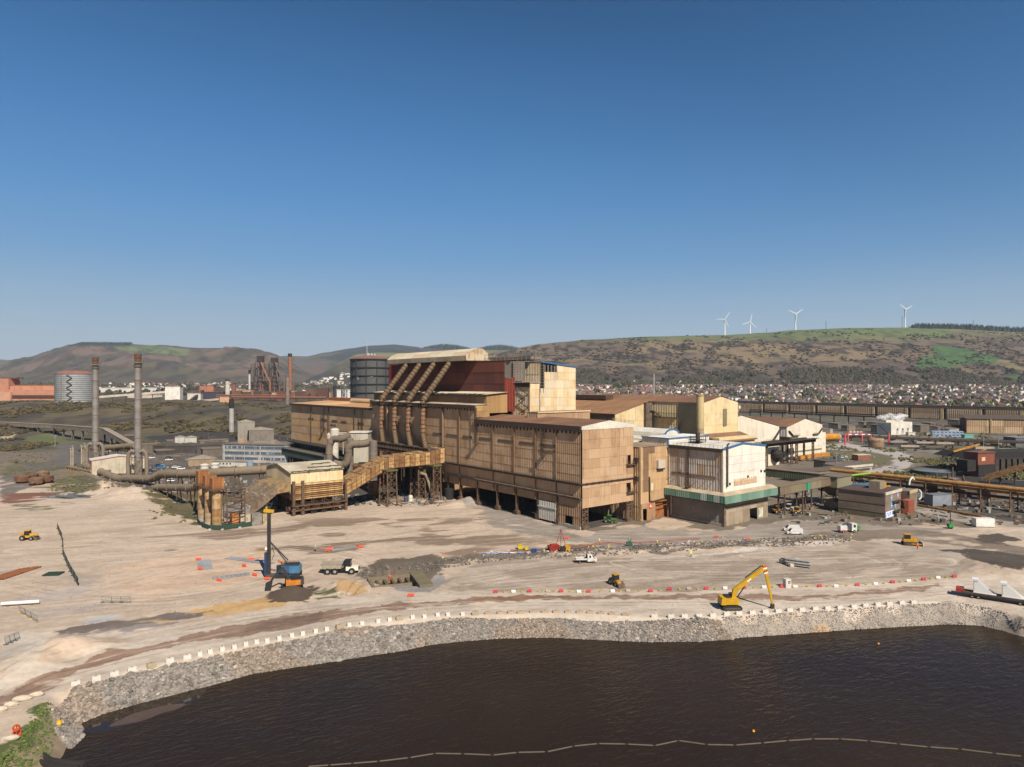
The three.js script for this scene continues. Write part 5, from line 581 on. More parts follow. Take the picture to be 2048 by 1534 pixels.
  for (const [i, p, q, h, w] of [[0, 84, -28.6, 15, 4], [1, 84, -7, 15.4, 3.4], [2, 90, -11, 15, 3]]) { const o = plantThing('gallery_trestle', ['lattice trestle under the bend of the rust yellow gallery', 'lattice trestle under the gallery where it meets the wall', 'plain pillar trestle under the gallery behind the wall end'][i], 'trestle', p, q); for (const [dp, dq] of [[-3, -w / 2], [-3, w / 2], [3, -w / 2], [3, w / 2]]) part('leg', geo().bar(P(p + dp * 1.2, q + dq * 1.1, 0), P(p + dp, q + dq, h), 0.5), STEEL, o); for (let k = 0; k < 5; k++) for (const dp of [-3.1, 3.1]) part('brace', geo().bar(P(p + dp, q - w / 2, h * k / 5), P(p + dp, q + w / 2, h * (k + 1) / 5), 0.2).bar(P(p + dp, q + w / 2, h * k / 5), P(p + dp, q - w / 2, h * (k + 1) / 5), 0.2).bar(P(p + dp, q - w / 2, h * (k + 1) / 5), P(p + dp, q + w / 2, h * (k + 1) / 5), 0.22), STEEL, o); part('head_beam', geo().pbox(p - 3.6, p + 3.6, q - w / 2 - 0.6, q + w / 2 + 0.6, h - 0.8, h - 0.2), M('#6a6a3c', 'rust'), o); }
  { const o = plantThing('bent_pipe', 'pale bent pipe dropping beside the wall trestle', 'pipe', 84, -9.5); part('pipe', geo().pipe([P(86, -12, 11.6), P(86, -9.6, 10.8), P(85, -8.4, 7), P(84, -7.6, 2)], 0.6, 8), M('#9d9180', 'rust'), o); }
  solo('kiln', geo().lathe(0, 0, [[2.2, 0], [2.3, 5.6], [1.9, 6.2], [1.8, 7]], 14), M('#a3795d', 'rust'), 'small round brick kiln below the gallery slope', 'kiln', fromPlant(-24, 0, -106)); solo('drum_tank', geo().lathe(0, 0, [[1.9, 0], [1.9, 4.6], [0, 4.8]], 14), M('#26221f', 'dust'), 'black drum tank standing against the hall columns', 'tank', fromPlant(-1.2, 0, -80.2));
}
// ---- grey ducts, scrubber tower and tanks beside the long wall
{ const DG = M('#877867', 'dust', 0.8), DG2 = M('#7f7469', 'dust', 0.8), world = (n, l, c, x, z) => thing(n, l, c, [x, 0, z]);
  { const t = world('scrubber_tower', 'white scrubber column with steam pipe beside the long hall', 'scrubber', -90.7, -350); part('column', geo().lathe(0, 0, [[1.9, 2], [1.9, 22], [2.3, 22.4], [2.3, 26.4], [1.6, 27], [0.6, 27.2]], 14), M('#d9d1c4', 'dust'), t); part('lower_column', geo().lathe(0, 0, [[1.3, 0], [1.3, 14]], 10).bar([-1.8, 0, 1], [-1.8, 14, 1], 0.4), M('#cfc8bc', 'dust'), t); part('pipe_loop', geo().pipe([[1.5, 24.6, 0], [9, 24.6, 0], [9, 22, 0]], 0.35, 6).pipe([[2, 24, 1], [4.4, 24, 1], [4.6, 14, 1]], 0.25, 6), M('#cbbfae', 'dust'), t); part('side_vessel', geo().lathe(-2.9, 0.8, [[0.9, 21.4], [1.1, 22], [1.1, 24], [0, 25]], 8), M('#cdb9a6', 'dust'), t); }
  { const t = world('filter_house', 'grey filter house with pale flat roof beside the white column', 'filter house', -77, -345); part('body', geo().box(-4, 5, 9, 25.4, -4, 4), M('#c4baa4', 'clad'), t); part('right_face', geo().box(5, 5.2, 9, 25.2, -4, 4), M('#c4baa4', 'clad'), t); part('roof', geo().box(-4.5, 5.6, 25.4, 25.9, -4.5, 4.5), M('#e2ddd2', 'dust'), t); part('leg', geo().box(-3.6, -2.8, 0, 9, 2.6, 3.4), STEEL, t); part('leg', geo().box(3.6, 4.4, 0, 9, 2.6, 3.4), STEEL, t); part('leg', geo().box(3.6, 4.4, 0, 9, -3.4, -2.6), STEEL, t); part('leg', geo().box(-3.6, -2.8, 0, 9, -3.4, -2.6), STEEL, t); }
  const duct = (label, pts, r) => { const t = world('swan_neck_duct', label, 'duct', pts[0][0], pts[0][2]), o = pts[0], L = pts.map((q) => [q[0] - o[0], q[1], q[2] - o[2]]), cv = new THREE.CatmullRomCurve3(L.map((q) => new THREE.Vector3(...q)), false, 'catmullrom', 0.35).getPoints(L.length * 5).map((v) => [v.x, v.y, v.z]); part('pipe', geo().pipe(cv, r, 12), DG, t); for (const k of [0.2, 0.45, 0.8]) { const i = Math.floor(k * (cv.length - 2)); part('flange', geo().tube(cv[i], lerp3(cv[i], cv[i + 1], 0.35), r * 1.12, 12), DG2, t); } };
  const pt = (u, v, d) => { const q = at(u, v, d); return [q.x, q.y, q.z]; };
  duct('rear grey swan neck duct rising beside the white column', [pt(658, 925, 338), pt(658, 905, 338), pt(660, 888, 338), pt(668, 878, 338), pt(682, 878, 336), pt(700, 870, 336)], 1.7); duct('front grey swan neck duct curving over to the dust house', [pt(668, 927, 322), pt(685, 930, 322), pt(694, 924, 322), pt(697, 908, 322), pt(697, 897, 322), pt(704, 889, 322), pt(716, 888, 322), pt(730, 887, 322), pt(745, 882, 322)], 1.8);
  const tank = (label, u, v, d, r, h0) => { const q = at(u, v, d), t = world('tank', label, 'tank', q.x, q.z); part('shell', geo().lathe(0, 0, [[r, h0], [r, q.y], [0.2, q.y + 0.5]], 16), DG2, t); for (const f of [0.25, 0.5, 0.75]) part('band', geo().lathe(0, 0, [[r + 0.02, mix(h0, q.y, f)], [r + 0.12, mix(h0, q.y, f) + 0.1], [r + 0.02, mix(h0, q.y, f) + 0.3]], 16), M('#94897c', 'dust'), t); return t; }; tank('tall grey tank between the swan neck ducts', 700, 877, 326, 1.7, 0); tank('short grey tank on the frame next to the fan housings', 746.5, 882, 312, 1.85, 0);
  { const t = world('pipe_rack', 'rusty pipe rack behind the swan neck ducts', 'frame', -72, -328); part('deck', geo().box(-10, 12, 11, 11.4, -3, 3).box(-10, 12, 7, 7.3, -3, 3), STEEL, t); for (let x = -9; x <= 11; x += 4) part('post', geo().box(x - 0.2, x + 0.2, 0, 12.4, 2.6, 3), M('#80573c', 'rust'), t); part('truss', lattice(geo(), [-10, 9.2, 3], [12, 9.2, 3], 3, 9, 0.16, [0, 1, 0]), M('#85553a', 'rust'), t); part('panel', geo().box(-2, 10, 9, 12, -2.8, -2.4), M('#ccc4b5', 'clad'), t); }
  { const t = plantThing('green_bridge', 'green panelled conveyor bridge beside the office block', 'conveyor bridge', 196, -19); part('body', geo().pbox(168, 227, -21, -17, 8.6, 12.4), M('#4b594b', 'clad'), t); part('face', geo().pbox(166, 168, -21, -17, 7.4, 12.2), M('#5d7060', 'clad'), t); part('roof', geo().pbox(166, 227, -21.4, -16.6, 12.4, 12.7), M('#6b6455', 'dust'), t); for (const p of [172, 192, 214]) part('leg', geo().pbox(p, p + 0.8, -21, -20.2, 0, 8.6).pbox(p, p + 0.8, -17.8, -17, 0, 8.6), STEELD, t); }
  { const mk = (label, u, v, w, d, h) => { const g = gp(u, v), t = thing('store_shed', label, 'shed', g, 0.3); part('body', geo().box(-w / 2, w / 2, 0, h, -d / 2, d / 2), M('#8a7f70', 'clad'), t); part('roof', geo().hexa([[-w / 2 - 0.4, h, d / 2 + 0.5], [w / 2 + 0.4, h, d / 2 + 0.5], [w / 2 + 0.4, h + 1, -d / 2], [-w / 2 - 0.4, h + 1, -d / 2], [-w / 2 - 0.4, h + 0.3, d / 2 + 0.5], [w / 2 + 0.4, h + 0.3, d / 2 + 0.5], [w / 2 + 0.4, h + 1.3, -d / 2], [-w / 2 - 0.4, h + 1.3, -d / 2]]), M('#cfc8bb', 'dust'), t); part('black_doorway_panel', geo().box(-w / 4, w / 4, 0, h * 0.75, d / 2, d / 2 + 0.05), BLACK, t); }; mk('left pale roofed shed under the green bridge', 588, 921, 8, 6, 5); mk('right pale roofed shed under the green bridge', 606, 925, 9, 6, 4.6); }  // black sheet on the front wall paints the darkness of an open doorway
}
// ---- three rusty cyclones
{ const sp = [[-112.7, -249.2], [-107.5, -243.1], [-102.1, -236.6]], lb = ['rearmost of three tall cyclone pipes with rust orange heads', 'middle one of three tall cyclone pipes with rust orange heads', 'foremost of three tall cyclone pipes with rust orange heads'];
  sp.forEach(([x, z], i) => { const t = thing('cyclone', lb[i], 'cyclone', [x, 0, z], TURN, 'three cyclones'); part('footing', geo().lathe(0, 0, [[1.75, 0], [1.75, 1.4]], 14), CONC, t); part('lower_pipe', geo().lathe(0, 0, [[1.65, 1.4], [1.65, 6.6], [1.75, 6.6], [1.75, 6.8]], 14), M(i === 2 ? '#a8895c' : '#ab977a', 'rust'), t); part('upper_pipe', geo().lathe(0, 0, [[1.62, 6.8], [1.62, 11.2], [1.1, 13.4]], 14), M('#b9a079', 'rust'), t); part('head', geo().box(-1.9, 1.9, 13.6, 17.4 + (i === 0 ? 0.8 : 0), -1.9, 1.9), M('#a97a4c', 'rustBig'), t, 'rust orange box head'); part('platform', handrail(geo().box(-2.6, 2.6, 13.2, 13.5, -2.6, 2.6), [-2.6, 13.5, 2.6], [2.6, 13.5, 2.6], 1.3), STEEL, t); });
  const t = thing('stair_tower', 'open rusted stair tower beside the foremost cyclone', 'stair tower', [-96.6, 0, -238], TURN); for (const [x, z] of [[-3, -2], [-3, 2], [3, -2], [3, 2]]) part('leg', geo().bar([x, 0, z], [x, 13.6, z], 0.35), STEEL, t); for (let k = 0; k < 7; k++) { part('stair_flight', geo().bar([k % 2 ? 3 : -3, k * 1.9, 1.4], [k % 2 ? -3 : 3, (k + 1) * 1.9, 1.4], 1, 0.18), STEEL, t); part('brace', geo().bar([-3, k * 1.9, 2], [3, (k + 1) * 1.9, 2], 0.16).bar([3, k * 1.9, -2], [-3, (k + 1) * 1.9, -2], 0.16).bar([-3, (k + 1) * 1.9, 2], [3, (k + 1) * 1.9, 2], 0.2), STEELD, t); }
  // barrier ring of white blocks with green mesh
  const f = thing('mesh_fence', 'green mesh fence curving round the foot of the cyclones', 'fence', [-105, 0, -236]); const arc = [[396, 1030], [394, 1044], [402, 1054], [420, 1060], [445, 1060], [480, 1056], [520, 1050]].map(([u, v]) => gp(u, v)); for (let i = 0; i + 1 < arc.length; i++) { const a = arc[i], b = arc[i + 1]; part('mesh_panel', geo().bar([a.x + 105, 0.9, a.z + 236], [b.x + 105, 0.9, b.z + 236], 0.06, 1.5), M('#2d4a3a', 'dust'), f); part('block_foot', geo().box(a.x + 104.6, a.x + 105.4, 0, 0.45, a.z + 235.7, a.z + 236.3), M('#d5cfc6', 'dust'), f); }
  const y = thing('switch_cabins', 'cluster of cream and rust switch cabins under the sloping ducts', 'cabin', gp(492, 1052), TURN); for (const [x, w, h, z, m] of [[-4, 2.2, 5, 0, '#c08247'], [-0.6, 3.4, 4.4, 0, '#b9b39e'], [3.2, 3.4, 4.2, 0.4, '#8e8c86'], [6.8, 3, 3.4, 0.2, '#b4aa8f']]) part('cabin', geo().box(x - w / 2, x + w / 2, 0, h, z - 1.5, z + 1.5), M(m, 'rust'), y);
}

// ================================================================ works on the left
{ // two steel stacks with forked inlet ducts
  const ST = M('#938d86', 'dust', 0.6, 0.1), mk = (label, x, z, r, H) => { const t = thing('steel_stack', label, 'chimney', [x, 0, z], 0.1); part('shaft', geo().lathe(0, 0, [[r * 1.08, 0], [r * 1.06, H * 0.5], [r * 0.98, H * 0.9]], 18), ST, t); for (const f of [0.14, 0.3, 0.46, 0.62, 0.78]) part('joint_band', geo().lathe(0, 0, [[r * 1.06, H * f], [r * 1.14, H * f + 0.15], [r * 1.14, H * f + 0.5], [r * 1.06, H * f + 0.7]], 18), M('#7f776e', 'dust'), t); part('collar', geo().lathe(0, 0, [[r, H * 0.89], [r * 1.3, H * 0.895], [r * 1.3, H * 0.91], [r * 1.05, H * 0.915], [r * 1.05, H * 0.925]], 18), M('#5f5a55', 'dust'), t); part('platform', (() => { const g = geo().lathe(0, 0, [[r, H * 0.93], [r * 1.75, H * 0.93], [r * 1.75, H * 0.936], [r, H * 0.936]], 18); for (let k = 0; k < 10; k++) { const a = k / 10 * 6.283, b = (k + 1) / 10 * 6.283, q = (w, y) => [Math.cos(w) * r * 1.7, y, Math.sin(w) * r * 1.7]; g.bar(q(a, H * 0.936), q(a, H * 0.953), 0.1).bar(q(a, H * 0.953), q(b, H * 0.953), 0.1); } return g; })(), GREY, t); part('rusty_tip', geo().lathe(0, 0, [[r * 1.02, H * 0.936], [r * 1.06, H * 0.99], [r * 1.1, H], [r * 0.85, H], [r * 0.85, H * 0.97]], 18), M('#694a33', 'rust'), t, 'rusted brown tip'); part('ladder', (() => { const g = geo(); for (const s of [-0.25, 0.25]) g.bar([r + 0.5, 2, s], [r + 0.4, H * 0.93, s], 0.1); for (let y = 3; y < H * 0.93; y += 1.5) g.bar([r + 0.5, y, -0.25], [r + 0.5, y, 0.25], 0.09); return g; })(), M('#8a6a50', 'rust'), t);
    for (const s of [-1, 1]) part('inlet_duct', geo().pipe([[s * r * 0.8, 12.5, 0.6], [s * r * 1.8, 13.2, 0.6], [s * r * 2.6, 12, 0.6], [s * r * 2.9, 9.6, 0.6], [s * r * 2.9, 0, 0.6]], r * 0.62, 12), M('#8f8170', 'dust'), t); part('base_frame', lattice(geo(), [-1.2, 0, 2.4], [-1.2, 11, 2.4], 2.4, 5, 0.18).box(-0.4, 3, 0, 8, 1.6, 2.4), M('#7d7468', 'rust'), t); return t; };
  mk('farther grey steel stack with rusty tip, next to the big drum shaped gasholder', -255.7, -419.8, 1.62, 66); mk('nearer grey steel stack with rusty tip, beside the cream hut', -205, -374.8, 1.66, 66);
  { const t = thing('pump_hut', 'cream gabled hut with red edges between the two stacks', 'hut', [-222, 0, -385], 0.63); part('wall', geo().box(-13, 13, 0, 8, -7, 7), M('#cdbfa6', 'clad'), t); part('gable', geo().extrude([[-13.02, 8, 7.02], [13.02, 8, 7.02], [0, 9.6, 7.02]], [0, 0, -14]), M('#cdbfa6', 'clad'), t); part('roof', geo().quad([-13.4, 8, 7.3], [0, 9.8, 7.3], [0, 9.8, -7.3], [-13.4, 8, -7.3]).quad([0, 9.8, 7.3], [13.4, 8, 7.3], [13.4, 8, -7.3], [0, 9.8, -7.3]), M('#e8e2d8', 'dust', 0.6), t); part('red_trim', geo().box(-13.2, -12.9, 0, 8, 7, 7.2).bar([-13, 8, 7.2], [0, 9.7, 7.2], 0.25).bar([0, 9.7, 7.2], [13, 8, 7.2], 0.25), M('#c2573d', null, 0.6), t, 'red edge trim'); part('rail_frame', geo().bar([-9, 0, 7.6], [-9, 2.6, 7.6], 0.2).bar([-4, 0, 7.6], [-4, 2.6, 7.6], 0.2).bar([-9, 2.6, 7.6], [-4, 2.6, 7.6], 0.2), M('#8a6b55', null), t); }
  const pipe = (label, pts, r, m, seg = 12, name = 'gas_main') => { const o = pts[0], t = thing(name, label, 'pipe', [o[0], 0, o[2]]), L = pts.map((q) => [q[0] - o[0], q[1], q[2] - o[2]]); part('pipe', geo().pipe(L, r, seg), m, t); for (let i = 0; i + 1 < L.length; i++) { const n = Math.max(1, Math.round(len(sub(L[i + 1], L[i])) / 12)); for (let k = 0; k < n; k++) { const a = lerp3(L[i], L[i + 1], (k + 0.5) / n), b = lerp3(L[i], L[i + 1], (k + 0.5) / n + 0.3 / Math.max(1, len(sub(L[i + 1], L[i])))); part('flange', geo().tube(a, b, r * 1.14, seg), M('#85735f', 'rust'), t); if (a[1] - r > 0.6) part('support', geo().bar([a[0] - r * 0.7, 0, a[2]], [a[0] - r * 0.4, a[1] - r * 0.7, a[2]], 0.35).bar([a[0] + r * 0.7, 0, a[2]], [a[0] + r * 0.4, a[1] - r * 0.7, a[2]], 0.35), STEEL, t); } } return t; };
  const MAIN = M('#94836d', 'dust', 0.75), a3 = (u, v, d) => { const q = at(u, v, d); return [q.x, q.y, q.z]; };
  pipe('thick tan gas main zigzagging from the stacks to the dust house', [a3(172, 932, 396), a3(236, 957.5, 352), a3(304, 957.5, 334), a3(325, 947.5, 325), a3(398, 947, 306), a3(500, 941, 300), a3(545, 938, 302)], 1.9, MAIN); pipe('lower tan gas main below the zigzag one, ending at the cyclones', [a3(312, 975, 312), a3(330, 975, 304), a3(388, 975.5, 282), a3(398, 968, 272), a3(402, 955, 262)], 1.5, MAIN); pipe('tan gas main lying between the hut and the rough slope', [a3(143, 935, 395), a3(182, 953, 368), a3(212, 966, 352)], 1.4, M('#8c7d6a', 'dust')); pipe('short tan gas main bridging the two steel stacks', [a3(205, 896, 424), a3(262, 892, 408), a3(272, 893, 402)], 1.7, MAIN);
  for (const [i, u, v, h] of [[0, 142, 926, 11], [1, 146, 926, 12.5], [2, 163, 920, 11.5], [3, 166, 919, 10.5], [4, 170, 918, 12]]) { const g = gp(u, v + 8); solo('vent_pole', geo().tube([0, 0, 0], [0, h, 0], 0.35, 8).box(-0.6, 0.6, h, h + 0.4, -0.6, 0.6), M('#bcae98', 'dust'), ['short pale vent pole at the outer end of its row', 'tall pale vent pole second from the outer end', 'middle pale vent pole in the row by the stack', 'short pale vent pole second from the stack', 'pale vent pole closest to the farther stack'][i], 'pole', g, 0, 'vent poles by the stacks'); }
  { const t = thing('pipe_manifold', 'tangle of tan pipe supports at the end of the gas mains', 'pipework', gp(150, 945)); for (let k = 0; k < 9; k++) part('pipe_stub', geo().pipe([[k * 3 - 10, 0, k * 2.4 - 8], [k * 3 - 10, 2.4, k * 2.4 - 8], [k * 3 - 7, 2.6, k * 2.4 - 6]], 0.6, 8), M('#9a8a72', 'rust'), t); part('slab', geo().box(-14, 16, 0, 0.8, -9, 13), M('#86775f', 'dust'), t); }
  // long overland conveyor on posts
  const pts = [a3(-40, 845.5, 700), a3(110, 853, 640), a3(210, 861, 560)], conv = thing('overland_conveyor', 'long grey conveyor on tall posts passing behind the stacks', 'conveyor', [pts[2][0], 0, pts[2][2]]), rel = pts.map((q) => [q[0] - pts[2][0], q[1], q[2] - pts[2][2]]), low = a3(272, 896, 500), rl = [low[0] - pts[2][0], low[1], low[2] - pts[2][2]];
  const ch = [...rel, rl]; for (let i = 0; i + 1 < ch.length; i++) { part('gallery', geo().bar(ch[i], ch[i + 1], 4.4, 3.4), M('#8d7f70', 'dust'), conv); part('roof', geo().bar(add(ch[i], [0, 1.9, 0]), add(ch[i + 1], [0, 1.9, 0]), 4.8, 0.4), M('#a39584', 'dust'), conv); const n = Math.round(len(sub(ch[i + 1], ch[i])) / 24); for (let k = 0; k <= n; k++) { const q = lerp3(ch[i], ch[i + 1], k / n); if (q[1] > 3) part('post', geo().bar([q[0], 0, q[2]], q, 0.7).bar([q[0], 0, q[2] + 3], q, 0.5).bar([q[0] - 1.6, q[1] - 2.4, q[2]], [q[0] + 1.6, q[1] - 1.6, q[2]], 0.7), M('#7c7062', 'dust'), conv); } }
  // three-storey office
  { const t = thing('office_block', 'three storey grey office block with bands of blue framed windows', 'office building', [-163, 0, -434.5], -0.21), W = 46, D = 22, H = 11; part('wall', geo().box(-W / 2, W / 2, 0, H, -D, 0), M('#c4bcb3', 'dust'), t); part('corner_trim', geo().box(-W / 2 - 0.2, -W / 2 + 0.5, 0, H, 0, 0.3).box(W / 2 - 2.4, W / 2, 0, H, 0, 0.3), M('#aeb5bd', 'dust'), t); part('roof_edge', geo().box(-W / 2 - 0.4, W / 2 + 0.4, H, H + 0.5, -D - 0.4, 0.5), M('#7d7468', 'dust'), t); part('end_wall_bands', geo().box(-W / 2 - 0.1, -W / 2, 7.6, 9.4, -D, -1).box(-W / 2 - 0.1, -W / 2, 4, 5.6, -D, -1), M('#6e6760', 'dust'), t);
    for (let s = 0; s < 3; s++) for (const [x0, n] of [[-21.6, 13], [-7.4, 10], [4, 16]]) { const y = 1.3 + s * 3.5, w = part('window_band', geo().box(x0, x0 + n * 1.05, y, y + 1.8, 0.02, 0.1), M('#434a50', null, 0.5), t); for (let k = 0; k < n; k++) if (hsh(k + x0 * 3, s) < 0.3) part('pane', geo().box(x0 + k * 1.05 + 0.1, x0 + k * 1.05 + 0.95, y + 0.2, y + 1.7, 0.1, 0.13), M(hsh(k, s * 3 + x0) < 0.5 ? '#66727f' : '#a3a5a6', null, 0.3), w); part('frame', (() => { const g = geo(); for (let k = 0; k <= n; k++) g.box(x0 + k * 1.05 - 0.06, x0 + k * 1.05 + 0.06, y, y + 1.8, 0.1, 0.2); return g.box(x0, x0 + n * 1.05, y + 1.75, y + 1.95, 0.1, 0.22).box(x0, x0 + n * 1.05, y - 0.1, y + 0.08, 0.1, 0.22); })(), M('#9aa4b0', null, 0.6), w); }
    part('roof_cabin', geo().box(-15, -11, H + 0.5, H + 3.4, -8, -4), M('#c1a58c', 'dust'), t); part('roof_plant', handrail(geo().box(-6, 10, H + 0.5, H + 1.4, -12, -6).box(9, 12, H + 0.5, H + 3, -6, -3), [-W / 2, H + 0.5, 0.2], [W / 2, H + 0.5, 0.2], 3), M('#a59a8c', 'dust'), t); part('porch', geo().box(-3, 8, 0, 1.4, 0.3, 2), M('#c9c4bb', 'dust'), t); }
  { const t = thing('low_annexe', 'long low white annexe in front of the office block', 'annexe', gp(462, 932), -0.12); part('wall', geo().box(-10, 12, 0, 3, -3, 3), M('#d9d4c8', 'dust'), t); part('roof', geo().box(-10.4, 12.4, 3, 3.3, -3.4, 3.4), M('#a89d8c', 'dust'), t); for (let k = 0; k < 5; k++) part('window', geo().box(-8 + k * 2.2, -7.1 + k * 2.2, 1.3, 2.2, 3, 3.06), BLACK, t); }
  for (const [i, u, v] of [[0, 409, 943], [1, 430, 941]]) solo('white_tank', geo().lathe(0, 0, [[2.2, 0], [2.2, 4.4], [2.5, 4.5], [2.5, 5], [0.3, 5.6]], 14), M('#e1dccf', 'dust'), ['left white round tank behind the cyclones', 'right white round tank behind the cyclones'][i], 'tank', gp(u, v + 4), 0, 'white tanks behind the cyclones');
  solo('blue_tank', geo().lathe(0, 0, [[1.9, 0], [1.9, 3.6], [0.2, 3.9]], 14), M('#8fa6bd', 'dust'), 'pale blue round tank before the office block', 'tank', gp(500, 935));
  { const q = gp(463, 875), t = thing('slim_stack', 'slim silver stack with black top behind the office block', 'chimney', q); part('shaft', geo().lathe(0, 0, [[2.3, 0], [2.1, 27]], 14), M('#b9b5ae', 'dust', 0.5), t); part('black_top', geo().lathe(0, 0, [[2.15, 27], [2.15, 35.5], [1.7, 35.5]], 14), M('#2b2826', 'dust'), t); part('base_plant', geo().box(-3, 8, 0, 5, -4, 4), STEELD, t); }
  { const mk = (label, u, v, w, d, h, m, turn = 0.4) => { const t = thing('works_shed', label, 'shed', gp(u, v), turn); part('body', geo().box(-w / 2, w / 2, 0, h, -d / 2, d / 2), M(m, 'clad'), t); part('roof', geo().extrude([[-w / 2 - 0.4, h, d / 2 + 0.3], [w / 2 + 0.4, h, d / 2 + 0.3], [0, h + Math.min(2, w * 0.14), d / 2 + 0.3]], [0, 0, -d - 0.6]), M(/dark|coal/.test(label) ? '#5b534a' : '#aaa091', 'dust'), t); }; mk('tall grey plant shed behind the office roof', 492, 880, 14, 14, 16, '#9b9283'); mk('broad grey shed right of the slim stack', 522, 882, 20, 16, 10, '#857a6c'); mk('pale hopper house on the heap, nearest the slim stack', 382, 898, 8, 7, 9, '#c5beb2'); mk('small pale hopper house on the heap', 360, 891, 7, 6, 7, '#cbc5ba'); mk('dark coal shed at the heap foot', 330, 902, 24, 12, 4.4, '#3c3631', 0.2); mk('long dark shed behind the parked cars', 376, 905, 30, 10, 5, '#4a433c', 0.15); mk('low tan shed beside the office block', 404, 930, 15, 8, 4, '#a28a6d'); mk('dark low shed left of the office block', 430, 906, 24, 12, 6, '#57504a'); }
  { const g = gp(110, 895); solo('light_mast', geo().tube([0, 0, 0], [0, 9, 0], 0.25, 6).box(-1.4, 1.4, 8.8, 9.2, -0.3, 0.3), M('#a69c8e', 'dust'), 'thin light mast on the green verge by the track', 'light mast', g); }
  // slag pots and scrap
  for (const [i, u, v] of [[0, 45, 966], [1, 62, 962], [2, 72, 970], [3, 92, 966], [4, 84, 956]]) { const g = gp(u, v); solo('slag_pot', geo().lathe(0, 0, [[1.6, 0], [3.2, 1], [3.4, 3.4], [2.9, 3.6], [2.4, 1.6], [0.2, 1.2]], 12).box(-4.2, -3, 1.6, 2.4, -0.6, 0.6).box(3, 4.2, 1.6, 2.4, -0.6, 0.6), M(['#7a5a44', '#6c5443', '#7d6450', '#6e4f3b', '#8a735c'][i], 'rust'), ['rusty slag pot at the track side of the dump', 'rear slag pot in the middle of the dump', 'front slag pot in the middle of the dump', 'dark slag pot nearest the gas mains', 'pale slag pot at the back of the dump'][i], 'slag pot', g, i, 'slag pots on the left'); }
  { const t = thing('scrap_bars', 'heap of bluish steel bars at the edge of the pale yard', 'scrap heap', gp(135, 995)); for (let k = 0; k < 22; k++) { const a = rr(-0.5, 0.4), x = rr(-8, 8), z = rr(-3, 3); part('bar', geo().bar([x - 4, 0.3 + rr(0, 0.7), z], [x + 4, 0.3 + rr(0, 0.5), z + a * 4], 0.3), M(pick(['#6b7785', '#7f8790', '#59616c', '#8a7f78']), 'dust'), t); } }
}
